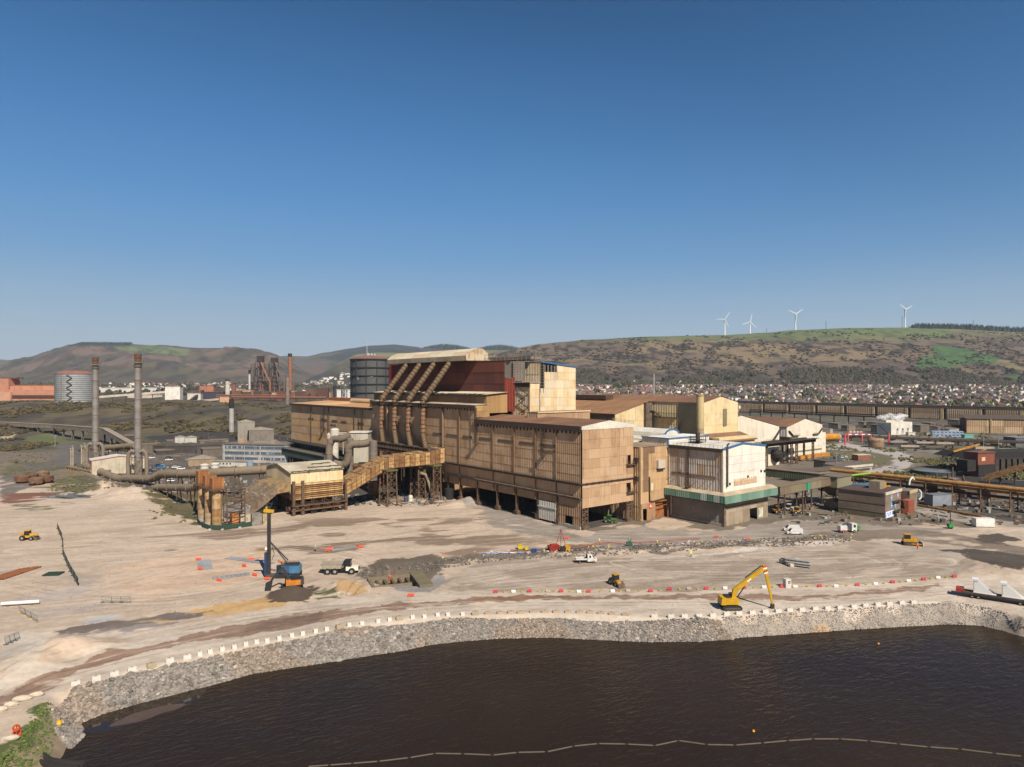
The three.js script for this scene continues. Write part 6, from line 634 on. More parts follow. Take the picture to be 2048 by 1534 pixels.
// ================================================================ far works on the plateau at the left
{ const on = (u, d) => { const x = (u - 1024) / FX * d; return new THREE.Vector3(x, groundH(x, -d), -d); };
  { const q = on(150, 1010), t = thing('gasholder', 'silver banded gasholder with stair zigzag and red dome', 'gasholder', q), r = 25.5, H = 66 - q.y; part('shell', geo().lathe(0, 0, [[r, 0], [r, H - 2]], 40), M('#b5b5b2', 'clad', 0.5, 0.2), t); for (let k = 1; k <= 15; k++) part('band', geo().lathe(0, 0, [[r, H * k / 16 - 0.5], [r + 0.5, H * k / 16 - 0.4], [r + 0.5, H * k / 16], [r, H * k / 16 + 0.1]], 40), M('#85837f', 'dust'), t); part('dome', geo().lathe(0, 0, [[r + 0.4, H - 2], [r + 0.4, H - 1.4], [r * 0.6, H + 2.2], [0.2, H + 3.4]], 40), M('#a06a58', 'dust'), t); { const g = geo(); for (let k = 0; k < 9; k++) { const a = 1.15 + (k % 2 ? 0.26 : 0), b = 1.15 + (k % 2 ? 0 : 0.26), y0 = k / 9 * (H - 3), y1 = (k + 1) / 9 * (H - 3); g.bar([Math.cos(a) * (r + 1.4), y0, Math.sin(a) * (r + 1.4)], [Math.cos(b) * (r + 1.4), y1, Math.sin(b) * (r + 1.4)], 1.2, 0.7); } part('stair', g, M('#6f6c69', 'dust'), t); } part('red_riser', geo().box(-4.4, -3.2, 8, H - 4, r - 0.4, r + 0.8), M('#8d8985', 'dust'), t); }
  { const q = on(741, 900); q.y = 0; const t = thing('gasholder', 'dark grey banded gasholder behind the ducts', 'gasholder', q), r = 25.4, H = 82; part('shell', geo().lathe(0, 0, [[r, 0], [r, H]], 40), M('#55534f', 'clad', 0.7), t); for (const y of [28, 38.5, 49.5, 60.5, 71, 81.5]) part('band', geo().lathe(0, 0, [[r, y - 0.8], [r + 1.6, y - 0.7], [r + 1.6, y + 0.2], [r, y + 0.3]], 40), M('#2f3032', 'dust'), t); part('dome', geo().lathe(0, 0, [[r + 0.5, H], [r * 0.7, H + 3], [r * 0.3, H + 4.6], [0.2, H + 4.8]], 40), M('#8a6457', 'dust'), t); part('roof_vents', geo().box(-4, -1, H + 4.6, H + 8, -2, 2).box(1, 3, H + 4.6, H + 7.4, -2, 2).box(5, 7, H + 4, H + 7, -2, 2), M('#c9c5bd', 'dust'), t); for (let k = 0; k < 12; k++) { const a = k / 12 * 6.283; part('guide_post', geo().bar([Math.cos(a) * (r + 0.9), 0, Math.sin(a) * (r + 0.9)], [Math.cos(a) * (r + 0.9), H, Math.sin(a) * (r + 0.9)], 0.9), M('#3c3d40', 'dust'), t); } part('sign_plates', geo().box(-12, -6, 55, 60, r - 3.2, r - 2.4).box(2, 8, 58, 59.4, r - 0.9, r - 0.2), M('#9a9c9e', 'dust'), t); }
  { const q = on(40, 1120), t = thing('orange_mill_building', 'long orange mill building beside the silver gasholder', 'mill building', q, 0); const OR = M('#c98a6b', 'clad'); part('main_hall', geo().box(-62, 62, 0, 40 - q.y, -30, 0), OR, t); part('upper_hall', geo().box(-45, 60, 40 - q.y, 47 - q.y, -24, -3), M('#cf9272', 'clad'), t); part('tower', geo().box(-40, -18, 0, 58 - q.y, -26, 1), M('#c5876a', 'clad'), t); part('dark_band', geo().box(-14, 61, 26.4 - q.y, 31 - q.y, 0, 1.4), M('#5a3d33', 'dust'), t); part('roof_edge', geo().box(-46, 61, 46.8 - q.y, 47.8 - q.y, -24.6, -2.6), M('#a8674b', 'dust'), t); part('lower_block', geo().box(-40, -12, 0, 36 - q.y, 0, 5), M('#d29c7e', 'clad'), t); part('tower_top', geo().box(-34, -8, 58 - q.y, 60 - q.y, -20, -4), M('#7a4a3a', 'dust'), t); }
  const blockT = (name, label, cat, u, d, w, dep, h, m, roof = '#8d7f72') => { const q = on(u, d), t = thing(name, label, cat, q, 0.2); part('wall', geo().box(-w / 2, w / 2, -2, h, -dep, 0), M(m, 'clad'), t); part('roof', geo().box(-w / 2 - 0.6, w / 2 + 0.6, h, h + 1, -dep - 0.6, 0.6), M(roof, 'dust'), t); return t; };
  blockT('white_silo_house', 'plain white silo house at the end of the white conveyor', 'silo house', 345, 1080, 22, 18, 21, '#ebe4d6'); blockT('orange_hall', 'small orange hall with stepped roof left of the furnaces', 'hall', 413, 1350, 26, 22, 27, '#b8765a', '#8a5a48'); blockT('dark_bunker_row', 'long dark bunker row below the orange hall', 'bunker', 412, 1300, 62, 20, 14, '#3c3a40', '#6c5c54'); blockT('white_store', 'white store at the left foot of the bunker row', 'store', 388, 1220, 22, 16, 12, '#d9cfc0'); blockT('orange_base_house', 'peach block at the foot of the slim white tower', 'pump house', 449, 1060, 14, 12, 11, '#d6a07c'); blockT('long_white_roof', 'very long low white roofed store behind the left stack', 'store', 250, 1750, 150, 30, 9, '#d8d2c8', '#e4ded2'); blockT('cream_store', 'cream store between the two steel stacks', 'store', 290, 1500, 70, 26, 8, '#cdb9a4', '#d9cabb'); blockT('peach_store', 'peach coloured store left of the furnaces', 'store', 485, 1700, 50, 24, 12, '#d3a58f', '#e0b9a5'); blockT('white_works_office', 'white works office beside the dark gasholder', 'office', 695, 1250, 38, 16, 20, '#dcd6cc', '#c7bfb3');
  const conv = (label, u0, v0, d0, u1, v1, d1, w, m) => { const a = at(u0, v0, d0), b = at(u1, v1, d1), t = thing('inclined_conveyor', label, 'conveyor', [a.x, groundH(a.x, a.z), a.z]), o = [a.x, groundH(a.x, a.z), a.z]; const A = sub([a.x, a.y, a.z], o), B = sub([b.x, b.y, b.z], o); part('gallery', geo().bar(A, B, w, w), M(m, 'dust'), t); const n = 5; for (let k = 1; k < n; k++) { const q = lerp3(A, B, k / n); if (q[1] > 3) part('post', geo().bar([q[0], -3, q[2]], q, 0.8), STEELD, t); } };
  conv('long pale conveyor rising to the white silo house', 198, 794, 1080, 332, 784, 1080, 3.4, '#e0d2c4'); conv('pale conveyor sloping towards the peach block', 389, 803, 1080, 440, 798, 1065, 3, '#ddcbbb'); conv('dark inclined conveyor climbing to the orange hall', 380, 803, 1180, 406, 782, 1260, 4.4, '#4c3a36');
  { const tower = (name, label, u, d, r, top, m, cap, capH) => { const q = on(u, d), t = thing(name, label, 'chimney', q), H = top - q.y; part('shaft', geo().lathe(0, 0, [[r * 1.1, -2], [r, H]], 16), M(m, 'dust'), t); part('cap', geo().lathe(0, 0, [[r * 1.06, H - capH], [r * 1.08, H], [r * 0.8, H]], 16), M(cap, 'dust'), t); }; tower('brick_chimney', 'tall orange brick chimney with black cap by the furnaces', 580, 1480, 4.1, 115, '#a26b4e', '#35302e', 7); tower('white_flue', 'slim white flue with black top left of the furnaces', 499, 1420, 2.1, 78, '#d6d0c9', '#26221f', 8); tower('cream_silo', 'slim cream silo with dark dome near the bunker row', 455, 1200, 3.6, 58, '#d9cfbf', '#57463e', 4); tower('brown_silo', 'brown silo pair left of the white flue', 467, 1300, 3.8, 52, '#8a5b4b', '#6b4438', 3); tower('grey_vent_stack', 'grey vent stack at the roof line of the low hall', 575, 1000, 2.6, 62, '#8a8078', '#6f655c', 3); tower('small_dark_tank', 'small dark water tank on legs by the white office', 673, 1300, 6, 46, '#3b4048', '#2f3338', 6); }
  // two blast furnaces
  for (const [i, u, dd] of [[0, 521, 1500], [1, 549, 1520]]) { const q = on(u, dd), t = thing('blast_furnace', ['dark blast furnace with slanting skip bridge, left of the pair', 'dark blast furnace right of the pair, nearest the brick chimney'][i], 'blast furnace', q), FU = M('#5a4742', 'rust'), FD = M('#403533', 'rust'); part('stack', geo().lathe(0, 0, [[8, 0], [9, 14], [6, 38], [4, 50]], 14), FU, t); part('top_house', geo().box(-6.5, 6.5, 78, 92 - i * 4, -6, 6).box(-2, 2, 50, 78, -2, 2), FD, t); for (const x of [-9, -4, 4, 9]) part('frame_leg', geo().bar([x * 1.5, 0, 8], [x, 80, 4], 1.1), FD, t); for (let k = 0; k < 7; k++) part('platform', geo().box(-15 + k, 15 - k, 8 + k * 9.5, 9 + k * 9.5, -9, 11 - k), M('#6d564e', 'rust'), t); part('uptake', geo().pipe([[-10, 46, 3], [-9, 62, 3], [0, 70, 3], [9, 62, 3], [10, 46, 3]], 1.6, 8), M('#4c3c38', 'rust'), t); part('downcomer', geo().pipe([[3, 78, 6], [14, 52, 8], [24, 34, 9], [24, 10, 9]], 1.9, 8), M(i ? '#7b6258' : '#a5714f', 'rust'), t); part('cast_house', geo().box(-26, 20, 0, 20, -14, 16), M('#35302f', 'rust'), t); part('brace', lattice(geo(), [-15, 2, 12], [-15, 74, 6], 7, 9, 0.7).bar([-20, 0, 12], [0, 60, 12], 0.8), FD, t); part('stove', geo().lathe(-24, -8, [[4.4, 0], [4.4, 34], [0.3, 38]], 10), M('#6e4a3f', 'rust'), t); }
  { const cols = ['#7b4f3f', '#5f4238', '#8b6450', '#6d564b', '#a57a60', '#4b3f3b', '#c6ab92']; const names = ['rust brown', 'dark brown', 'tan', 'grey brown', 'light brown', 'near black', 'cream']; for (let i = 0; i < 26; i++) { const u = 470 + i * 7.6 + rr(-2, 2), d = rr(1250, 1480), q = on(u, d), k = Math.floor(rr(0, 7)), w = rr(9, 24), h = rr(6, 20); const t = thing('works_building', `small ${names[k]} works building in the low row round the furnaces`, 'works building', q, rr(-0.4, 0.4), 'low works buildings round the furnaces'); part('wall', geo().box(-w / 2, w / 2, -2, h, -8, 8), M(cols[k], 'rust'), t); part('roof', geo().box(-w / 2 - 0.5, w / 2 + 0.5, h, h + 0.8, -8.5, 8.5), M('#7a6a5e', 'dust'), t); if (rnd() < 0.5) part('flue', geo().lathe(w * 0.2, 0, [[1.2, h], [1.1, h + rr(8, 18)]], 8), M('#84695a', 'rust'), t); } const t = thing('works_pipe_bridge', 'long rust brown pipe bridge crossing in front of the furnaces', 'pipe bridge', on(560, 1180)); part('pipe', geo().tube([-110, 9, 0], [80, 8, 0], 2, 8).tube([-110, 12.4, 0], [20, 12, 0], 1.2, 8), M('#8a5d48', 'rust'), t); for (let x = -105; x < 80; x += 22) part('post', geo().box(x, x + 1.6, -2, 9, -1, 1), STEELD, t); }
}
// ================================================================ works on the right
{ // slab yard wall: long row of panelled bays
  const A = new THREE.Vector3(392, 0, -1189), B = new THREE.Vector3(392 + 0.6228 * 500, 0, -1189 + 0.7824 * 500), L = A.distanceTo(B), turn = -Math.atan2(B.z - A.z, B.x - A.x), t = thing('slab_yard_building', 'very long brown panelled mill building below the town', 'mill building', A, turn), n = 11, bw = L / n; // local x runs from A to B, face towards +z
  const WB = tints(['#c2a27d', '#b89873', '#c9aa86', '#ad8d69'], 'clad'); for (let i = 0; i < n; i++) for (let r = 0; r < 2; r++) part('wall_panel', geo().sheet([i * bw + 6, 1.5 + r * 7, 0], [(i + 1) * bw - 1, 1.5 + r * 7, 0], [(i + 1) * bw - 1, 8.4 + r * 7, 0], [i * bw + 6, 8.4 + r * 7, 0], 2.6, 0.3), WB[(i * 3 + r) % 4], t); for (let i = 0; i <= n; i++) { part('pier', geo().box(i * bw - 1, i * bw + 2.4, 0, 15.6, -1, 0.7), M('#d6b889', 'dust'), t); } part('roof', geo().box(-2, L + 2, 16, 17, -46, 0.2), M('#6f5f50', 'dust'), t); part('roof_pipe', geo().tube([-4, 19, -3], [L + 4, 19, -3], 1, 8).box(-2, L, 17, 17.8, -6, -1), M('#4e433a', 'rust'), t); part('rear_wall', geo().box(0, L, 0, 16, -46, -45), WB[0], t); part('plinth', geo().box(-2, L + 2, 0, 1.6, -0.6, 0.4), M('#6d6257', 'dust'), t);
  { const a = at(1500, 822, 1010), b = at(1760, 834, 790), o = [a.x, 0, a.z], c = thing('pipe_bridge', 'dark pipe bridge running before the long brown mill building', 'pipe bridge', o), R = [b.x - a.x, b.y, b.z - a.z]; part('deck', geo().bar([0, a.y, 0], R, 4, 1.4).bar([0, a.y + 2.2, 0], add(R, [0, 2.2, 0]), 1.2), M('#4b423b', 'rust'), c); for (let k = 0; k <= 10; k++) { const q = lerp3([0, a.y, 0], R, k / 10); part('post', geo().bar([q[0], 0, q[2]], q, 1), STEELD, c); } }
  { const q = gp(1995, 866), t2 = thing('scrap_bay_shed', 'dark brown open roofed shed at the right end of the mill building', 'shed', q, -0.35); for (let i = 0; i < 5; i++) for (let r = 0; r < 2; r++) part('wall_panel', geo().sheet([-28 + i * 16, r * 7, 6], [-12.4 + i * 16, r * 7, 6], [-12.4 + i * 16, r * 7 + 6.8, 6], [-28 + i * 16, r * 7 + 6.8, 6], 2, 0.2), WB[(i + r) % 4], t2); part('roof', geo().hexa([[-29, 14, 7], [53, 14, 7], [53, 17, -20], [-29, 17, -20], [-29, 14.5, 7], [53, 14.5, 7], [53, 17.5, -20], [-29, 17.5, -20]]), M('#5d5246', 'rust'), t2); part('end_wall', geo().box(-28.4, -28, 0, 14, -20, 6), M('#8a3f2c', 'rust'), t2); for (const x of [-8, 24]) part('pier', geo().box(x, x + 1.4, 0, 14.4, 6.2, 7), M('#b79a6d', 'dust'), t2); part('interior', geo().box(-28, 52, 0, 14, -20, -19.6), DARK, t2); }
  { const q = gp(1790, 869), t2 = thing('cooling_house', 'white cooling house with arched openings and rising steam', 'cooling house', q, 0.46), W = M('#eee8dc', 'dust', 0.7); part('wall', geo().box(-10, 22, 0, 12, -12, 3), W, t2); part('end_wall', geo().box(-10.2, -10, 0, 11.4, -12, 3), W, t2); part('parapet', geo().box(-9, 17, 12, 14, -10, -3), M('#ddd3bd', 'dust'), t2); for (const x of [-2, 6, 14]) { const d = part('arched_opening', geo().box(x, x + 2.6, 1, 5, 3, 3.1).tube([x + 1.3, 5, 3], [x + 1.3, 5, 3.1], 1.3, 12), M('#57524c', null), t2); part('frame', geo().box(x + 0.7, x + 1.9, 1, 4.4, 3.1, 3.2), W, d); } part('stair', geo().bar([-10.6, 0, 2], [-10.6, 9, -9], 1, 0.6), STEELD, t2);
    const puff = new THREE.MeshStandardMaterial({ color: '#f4f4f4', transparent: true, opacity: 0.16, roughness: 1 }), s = new THREE.Group(); s.name = 'steam'; s.position.copy(q); s.userData = { kind: 'stuff', label: 'white steam drifting off the cooling house roof' }; scene.add(s); for (let k = 0; k < 16; k++) { const g = new THREE.IcosahedronGeometry(1, 2), p = g.attributes.position; for (let i = 0; i < p.count; i++) { const x = p.getX(i), y = p.getY(i), z = p.getZ(i), w = 0.7 + 0.6 * noise(x * 2 + k * 3 + 9, y * 2 + z * 2 + 9); p.setXYZ(i, x * w, y * w, z * w); } g.computeVertexNormals(); const m = new THREE.Mesh(g, puff); m.name = 'steam_puff'; m.position.set(-12 + k * 1.7, 15 + rr(0, 4), -6 + rr(-3, 2)); m.scale.set(rr(2.5, 4.5), rr(1.2, 2.4), rr(2, 3)); s.add(m); } }
  { const q = gp(1893, 873), t2 = thing('blue_cabin_row', 'row of stacked pale blue site cabins in the rail yard', 'site cabins', q, -0.2); for (let k = 0; k < 8; k++) for (let r = 0; r < 2; r++) { const c = part('cabin', geo().box(-13 + k * 3.3, -9.9 + k * 3.3, r * 2.7, r * 2.7 + 2.55, -3, 3), M('#a9bcd6', 'dust', 0.6), t2); part('window', geo().box(-12.4 + k * 3.3, -10.6 + k * 3.3, r * 2.7 + 1, r * 2.7 + 2, 3, 3.05), M('#3d4a66', null, 0.3), c); } }
  const shed = (label, u, v, w, d, h, m, rm, turn = 0.1, cat = 'hut') => { const t2 = thing('yard_hut', label, cat, gp(u, v), turn); part('wall', geo().box(-w / 2, w / 2, 0, h, -d / 2, d / 2), M(m, 'dust'), t2); part('roof', geo().box(-w / 2 - 0.4, w / 2 + 0.4, h, h + 0.35, -d / 2 - 0.4, d / 2 + 0.4), M(rm, 'dust'), t2); return t2; };
  shed('small white container left of the blue cabins', 1821, 871, 7, 4, 3, '#ddd6c8', '#ddd6c8'); shed('tan box left of the blue cabins', 1860, 871, 10, 4, 3, '#b3a387', '#a59678'); shed('turquoise container right of the blue cabins', 1935, 876, 9, 4, 3, '#6fb3a6', '#7cbcae'); shed('grey flat hut at the far right edge of the yard', 2042, 892, 20, 12, 7, '#6d7078', '#8b8d92'); shed('low dark brown stock shed right of the steam house', 1915, 862, 44, 14, 6, '#5c3b33', '#6d5348', -0.3, 'shed');
  { const o = shed('long low office with white fascia beside the bend road', 1695, 945, 26, 12, 4.6, '#b8ad9e', '#766c62', 0.5, 'office'); part('white_fascia', geo().box(-13.4, 13.4, 3.6, 4.9, 6.2, 6.5), M('#ded2c0', 'dust'), o); part('window', geo().box(-11, 11, 1.4, 2.6, 6, 6.08), M('#4b4a4a', null, 0.4), o); } { const o = shed('brown hut with two blue windows behind the dark gallery', 1656, 940, 14, 8, 5.6, '#7d7170', '#5f564f', 0.45); for (const x of [-4.4, 1.4]) part('blue_window', geo().box(x, x + 2.2, 2, 4.6, 4, 4.08), M('#6f9fe0', null, 0.4), o); } shed('small red brick hut by the car park bend', 1722, 920, 9, 6, 3.4, '#93604c', '#d6c6aa', 0.2); shed('tan terrace roof before the brown hut', 1640, 958, 40, 10, 5, '#897a68', '#6d6154', 0.5, 'roofed store');
  // red and white height portal frames over the road
  for (const [i, u, v, w] of [[0, 1716, 890, 21], [1, 1710, 884, 12], [2, 1780, 888, 2]]) { const t2 = thing('height_portal', ['wide red height portal over the works road', 'small red height portal behind the wide one', 'single red height post beside the road'][i], 'height portal', gp(u, v)); part('post', geo().bar([-w / 2, 0, 0], [-w / 2, 9, 0], 1), M('#c94a4a', null, 0.6), t2); if (i < 2) { part('post', geo().bar([w / 2, 0, 0], [w / 2, 9, 0], 1), M('#c94a4a', null, 0.6), t2); for (let k = 0; k < 8; k++) part('beam_section', geo().bar([mix(-w / 2, w / 2, k / 8), 8.6, 0], [mix(-w / 2, w / 2, (k + 1) / 8), 8.6, 0], 0.8), M(k % 2 ? '#e9dedc' : '#c94a4a', null, 0.6), t2); } }
  { const t2 = thing('slag_ladle', 'big tan slag ladle standing beside the works road', 'ladle', gp(1752, 895)); part('shell', geo().lathe(0, 0, [[4, 0], [5.4, 1], [6, 6], [5, 7.4], [3.6, 7.6], [3.4, 5]], 14), M('#a18a72', 'rust'), t2); part('trunnion', geo().box(-8, 8, 3, 4.4, -1, 1), STEELD, t2); }
  { const t2 = thing('torpedo_car', 'yellow round ended rail vessel by the white sheds', 'rail vessel', gp(1661, 884), 0.2); part('vessel', geo().pipe([[-7, 4, 0], [-4, 4.2, 0], [4, 4.2, 0], [7, 4, 0]], 3, 12), M('#d1952e', 'rust'), t2); part('end_ring', geo().lathe(0, 0, [[0.1, 0], [0.1, 0.1]], 6).tube([7, 4, 0], [8.4, 4, 0], 3.2, 14), M('#b9b0a2', 'dust'), t2); part('cradle', geo().box(-8, 8, 0, 1.4, -2, 2), STEELD, t2); }
  // rail wagons
  for (let i = 0; i < 15; i++) { const row = Math.floor(i / 5), u = 1770 + (i % 5) * 52 + row * 22 + rr(-8, 8), v = 880 + row * 9 + (i % 5) * 1.5, t2 = thing('flat_wagon', 'flat rail wagon carrying a pale slab in the rail yard', 'rail wagon', gp(u, v), -0.15, 'flat wagons in the rail yard'); part('deck', geo().box(-8, 8, 1, 1.6, -1.5, 1.5), M('#4c423a', 'rust'), t2); part('slab', geo().box(-6.5, 6.5, 1.6, 2.4 + rnd(), -1.2, 1.2), M(pick(['#a99b8c', '#8d8175', '#b7a999', '#6e6258']), 'dust'), t2); part('bogie', geo().box(-6.6, -4, 0, 1, -1.2, 1.2), BLACK, t2); part('bogie', geo().box(4, 6.6, 0, 1, -1.2, 1.2), BLACK, t2); }
  for (const [i, u, v, h] of [[0, 1997, 910, 16], [1, 1967, 900, 14], [2, 1886, 880, 13], [3, 1695, 880, 15], [4, 1672, 950, 12]]) solo('lamp_post', geo().tube([0, 0, 0], [0, h, 0], 0.28, 6).box(-1.2, 1.2, h - 0.2, h + 0.2, -0.3, 0.3).box(-0.6, 0.6, 0, 1, -0.6, 0.6), M('#9b948a', 'dust'), ['pale lamp post with white foot above the weir yard', 'thin lamp post left of the white footed one', 'thin lamp post in the middle of the rail yard', 'thin lamp post near the red portals', 'thin lamp post by the brown hut'][i], 'lamp post', gp(u, v), 0, 'lamp posts');
  { const c = gp(1866, 948), t2 = thing('settling_pond', 'round settling pond with pale blue water', 'pond', c); part('rim', geo().lathe(0, 0, [[11, 0], [11, 2.2], [10.5, 2.2], [10.5, 0.2]], 28), M('#3b3a38', 'dust'), t2); part('water_surface', geo().lathe(0, 0, [[0.01, 1.9], [10.5, 1.9]].reverse(), 28), new THREE.MeshPhysicalMaterial({ color: '#767f8a', roughness: 0.08 }), t2); part('bridge', geo().box(-11, 11, 2.2, 2.6, -0.6, 0.6), M('#6d6252', 'rust'), t2); }
  { const t2 = thing('pump_house', 'red brick pump house above the dark pit', 'pump house', [254, 0, -372], 0.35); part('wall', geo().box(-6.4, 6.4, 0, 12.6, -4, 4), M('#8f4f3c', 'dustFine'), t2); part('lower_wall', geo().box(-6.5, 6.5, 0, 6.4, 4, 4.4), M('#2a2523', 'dust'), t2); part('roof', geo().box(-6.8, 6.8, 12.6, 13.1, -4.4, 4.4), M('#7d5545', 'dust'), t2); part('window', geo().box(-3.6, -1, 8.4, 10.4, 4, 4.1), M('#d5b98d', null, 0.5), t2); for (const z of [-2, 0.6]) part('window', geo().box(6.4, 6.5, 8.4, 10.8, z, z + 1.6), M('#e2cfa4', null, 0.5), t2); part('side_shed', geo().box(-13, -6.5, 3, 9, -3, 3), M('#2c2826', 'rust'), t2); }
  { const t2 = thing('retaining_wall', 'dark ribbed retaining wall behind the brick pump house', 'retaining wall', [288, 0, -382], 0.12); for (let k = 0; k < 16; k++) part('buttress', geo().box(-28 + k * 3.6, -25.6 + k * 3.6, 0, 8, -1, 1), M('#453d37', 'rust'), t2); part('wall', geo().box(-29, 30, 0, 8.4, -3, -1), M('#332d29', 'rust'), t2); part('coal', geo().hexa([[-34, 8, -4], [30, 8, -4], [30, 8, -30], [-34, 8, -30], [-30, 11, -8], [26, 11, -8], [26, 11, -26], [-30, 11, -26]]), M('#26211f', 'dustFine', 1), t2); part('yellow_gear', geo().bar([-34, 11, -14], [-14, 14.6, -18], 1, 0.9).bar([-30, 9, -12], [-12, 12, -15], 0.5), M('#b98c2d', 'rust'), t2); }
  { const a = gp(1972, 957, 2), b = at(2075, 925, 330), t2 = thing('inclined_conveyor', 'tan ribbed conveyor climbing out of the pit at the right edge', 'conveyor', [a.x, 0, a.z]), B = [b.x - a.x, b.y, b.z - a.z]; part('gallery', geo().bar([0, 2, 0], B, 3.4, 2.4), M('#b08c60', 'rust'), t2); for (let k = 1; k < 14; k++) { const q = lerp3([0, 2, 0], B, k / 14); part('rib', geo().bar(add(q, [-1.9, 1.35, 0]), add(q, [1.9, 1.35, 0]), 0.3), M('#8a6c48', 'rust'), t2); if (k % 4 === 0) part('post', geo().bar([q[0], 0, q[2]], q, 0.6), STEELD, t2); } }
  { const a = [150, 9.4, -322], b = [225, 8.8, -228], t2 = thing('pipe_rack', 'long rack of two ochre pipes crossing behind the brown office', 'pipe rack', [a[0], 0, a[2]]), R = [b[0] - a[0], b[1], b[2] - a[2]], O = [0, a[1], 0], PM = M('#b98f57', 'rust'); part('upper_pipe', geo().tube(O, R, 0.9, 12), PM, t2); part('lower_pipe', geo().tube(add(O, [3, -1.8, 1.4]), add(R, [3, -1.8, 1.4]), 0.6, 10), M('#a77d4a', 'rust'), t2); part('dark_pipe', geo().tube(add(O, [3.6, -4, 1.8]), add(R, [3.6, -4, 1.8]), 0.5, 8).tube(add(O, [2, -3.6, 1]), add(R, [2, -3.6, 1]), 0.35, 8), M('#5c4c40', 'rust'), t2); for (let k = 1; k < 12; k++) { const q = lerp3(O, R, k / 12); part('trestle', lattice(geo(), [q[0] + 1.6, 0, q[2] + 1], [q[0] + 1.6, q[1] - 0.9, q[2] + 1], 3, 5, 0.26), M('#6a523e', 'rust'), t2); } for (const k of [0.35, 0.62, 0.8]) { const q = lerp3(O, R, k); part('drop_pipe', geo().pipe([[q[0] + 3, q[1] - 1.8, q[2] + 1.4], [q[0] + 4.6, q[1] - 2, q[2] + 2.4], [q[0] + 4.8, q[1] - 4, q[2] + 2.6], [q[0] + 4.8, 0, q[2] + 2.6]], 0.35, 8), PM, t2); } }
  { const t2 = thing('pipe_rack', 'lower rack of mixed pipes with lime green pipe by the transfer house', 'pipe rack', [128, 0, -292], 0); part('green_pipe', geo().tube([0, 9.6, 4], [26, 11.4, -2], 0.5, 8), M('#7da13a', null, 0.6), t2, 'lime green pipe'); part('blue_deck', geo().bar([2, 7, 6], [24, 8, 4], 2.4, 0.5), M('#4d7fa8', 'dust'), t2); part('ochre_pipe', geo().tube([0, 5.8, 8], [30, 7, 6], 0.5, 8).tube([4, 4.6, 9], [30, 5, 9], 0.6, 8), M('#b48645', 'rust'), t2); for (let x = 2; x < 30; x += 6) part('post', geo().box(x, x + 0.5, 0, 9, 4, 4.5), STEELD, t2); part('yellow_frame', geo().box(27, 28, 0, 9, 6, 7).box(27, 30, 5, 5.6, 6, 7), M('#d0a02e', 'rust'), t2); }
  { // brown two-storey office with graffiti end
    const t2 = thing('derelict_office', 'brown flat roofed office with blue windows and graffiti on its end', 'office building', [138, 0, -252.6], 0.72), W = 14.8, D = 17; t2.scale.y = 0.9; // local: long face along -x side, end face +x
    const BW = M('#837265', 'dust'), BD = M('#6b5d52', 'dust'); part('long_wall', geo().box(-W * 0.0 - 0.3, 0, 5.6, 9.8, -D, 0), BW, t2); for (const [y0, y1] of [[0.1, 1.8], [2.2, 5.2], [5.7, 8.6], [8.9, 9.9]]) part('wall_band', geo().box(-0.5, -0.2, y0, y1, -D, 0), y0 < 2 ? M('#6f6a50', 'dust') : BW, t2); part('core', geo().box(-0.2, W, 0, 10, -D, -0.3), BD, t2); part('end_wall', geo().box(-0.3, W, 0, 10, -0.3, 0), M('#927f70', 'dust'), t2); part('white_fascia', geo().box(-0.6, W + 0.4, 9.7, 10.8, -0.1, 0.4), M('#e0d3bf', 'dust'), t2); part('roof', geo().box(-0.8, W + 0.4, 10, 10.5, -D - 0.4, -0.1), M('#5d4a43', 'dust'), t2); part('roof_hut', geo().box(8, 13, 10.5, 13.8, -9, -5), M('#98886c', 'clad'), t2);
    for (const [x, y] of [[4.4, 6.9], [10.6, 7.2], [4.4, 3.6], [8, 3.4], [5, 0.4], [9, 0.2]]) { const w = part('window', geo().box(x, x + 2, y, y + 2.4, 0, 0.08), M('#6fa3c9', 'dust', 0.4), t2); part('frame', geo().box(x + 0.9, x + 1.1, y, y + 2.4, 0.08, 0.14).box(x, x + 2, y + 1.1, y + 1.25, 0.08, 0.14), M('#d8dbd9', null), w); } part('orange_stain_panel', geo().box(12.4, 14.4, 5.2, 9, 0, 0.07), M('#c9743f', 'rust'), t2); part('fire_stair', geo().bar([13, 6.4, 0.9], [15, 2.4, 0.9], 1, 0.2).box(6, 13, 6.2, 6.4, 0, 1.4).box(6, 13, 2.2, 2.4, 0, 1.4), STEELD, t2);
    const gf = document.createElement('canvas'); gf.width = 256; gf.height = 128; const cx = gf.getContext('2d'); cx.fillStyle = '#cfd6e4'; cx.fillRect(0, 0, 256, 128); cx.lineWidth = 13; cx.strokeStyle = '#3c49a8'; cx.beginPath(); cx.moveTo(20, 104); cx.bezierCurveTo(40, 10, 90, 10, 84, 70); cx.bezierCurveTo(80, 116, 120, 110, 128, 40); cx.bezierCurveTo(140, 6, 176, 40, 150, 80); cx.stroke(); cx.strokeStyle = '#58b0cf'; cx.beginPath(); cx.moveTo(150, 100); cx.bezierCurveTo(190, 20, 220, 30, 216, 70); cx.bezierCurveTo(212, 110, 240, 110, 248, 60); cx.stroke(); const gt = new THREE.CanvasTexture(gf); gt.colorSpace = THREE.SRGBColorSpace; const pg = new THREE.PlaneGeometry(7.4, 2.6); pg.translate(3.6, 1.5, 0.1); part('graffiti', pg, new THREE.MeshStandardMaterial({ map: gt, roughness: 0.8 }), t2); }
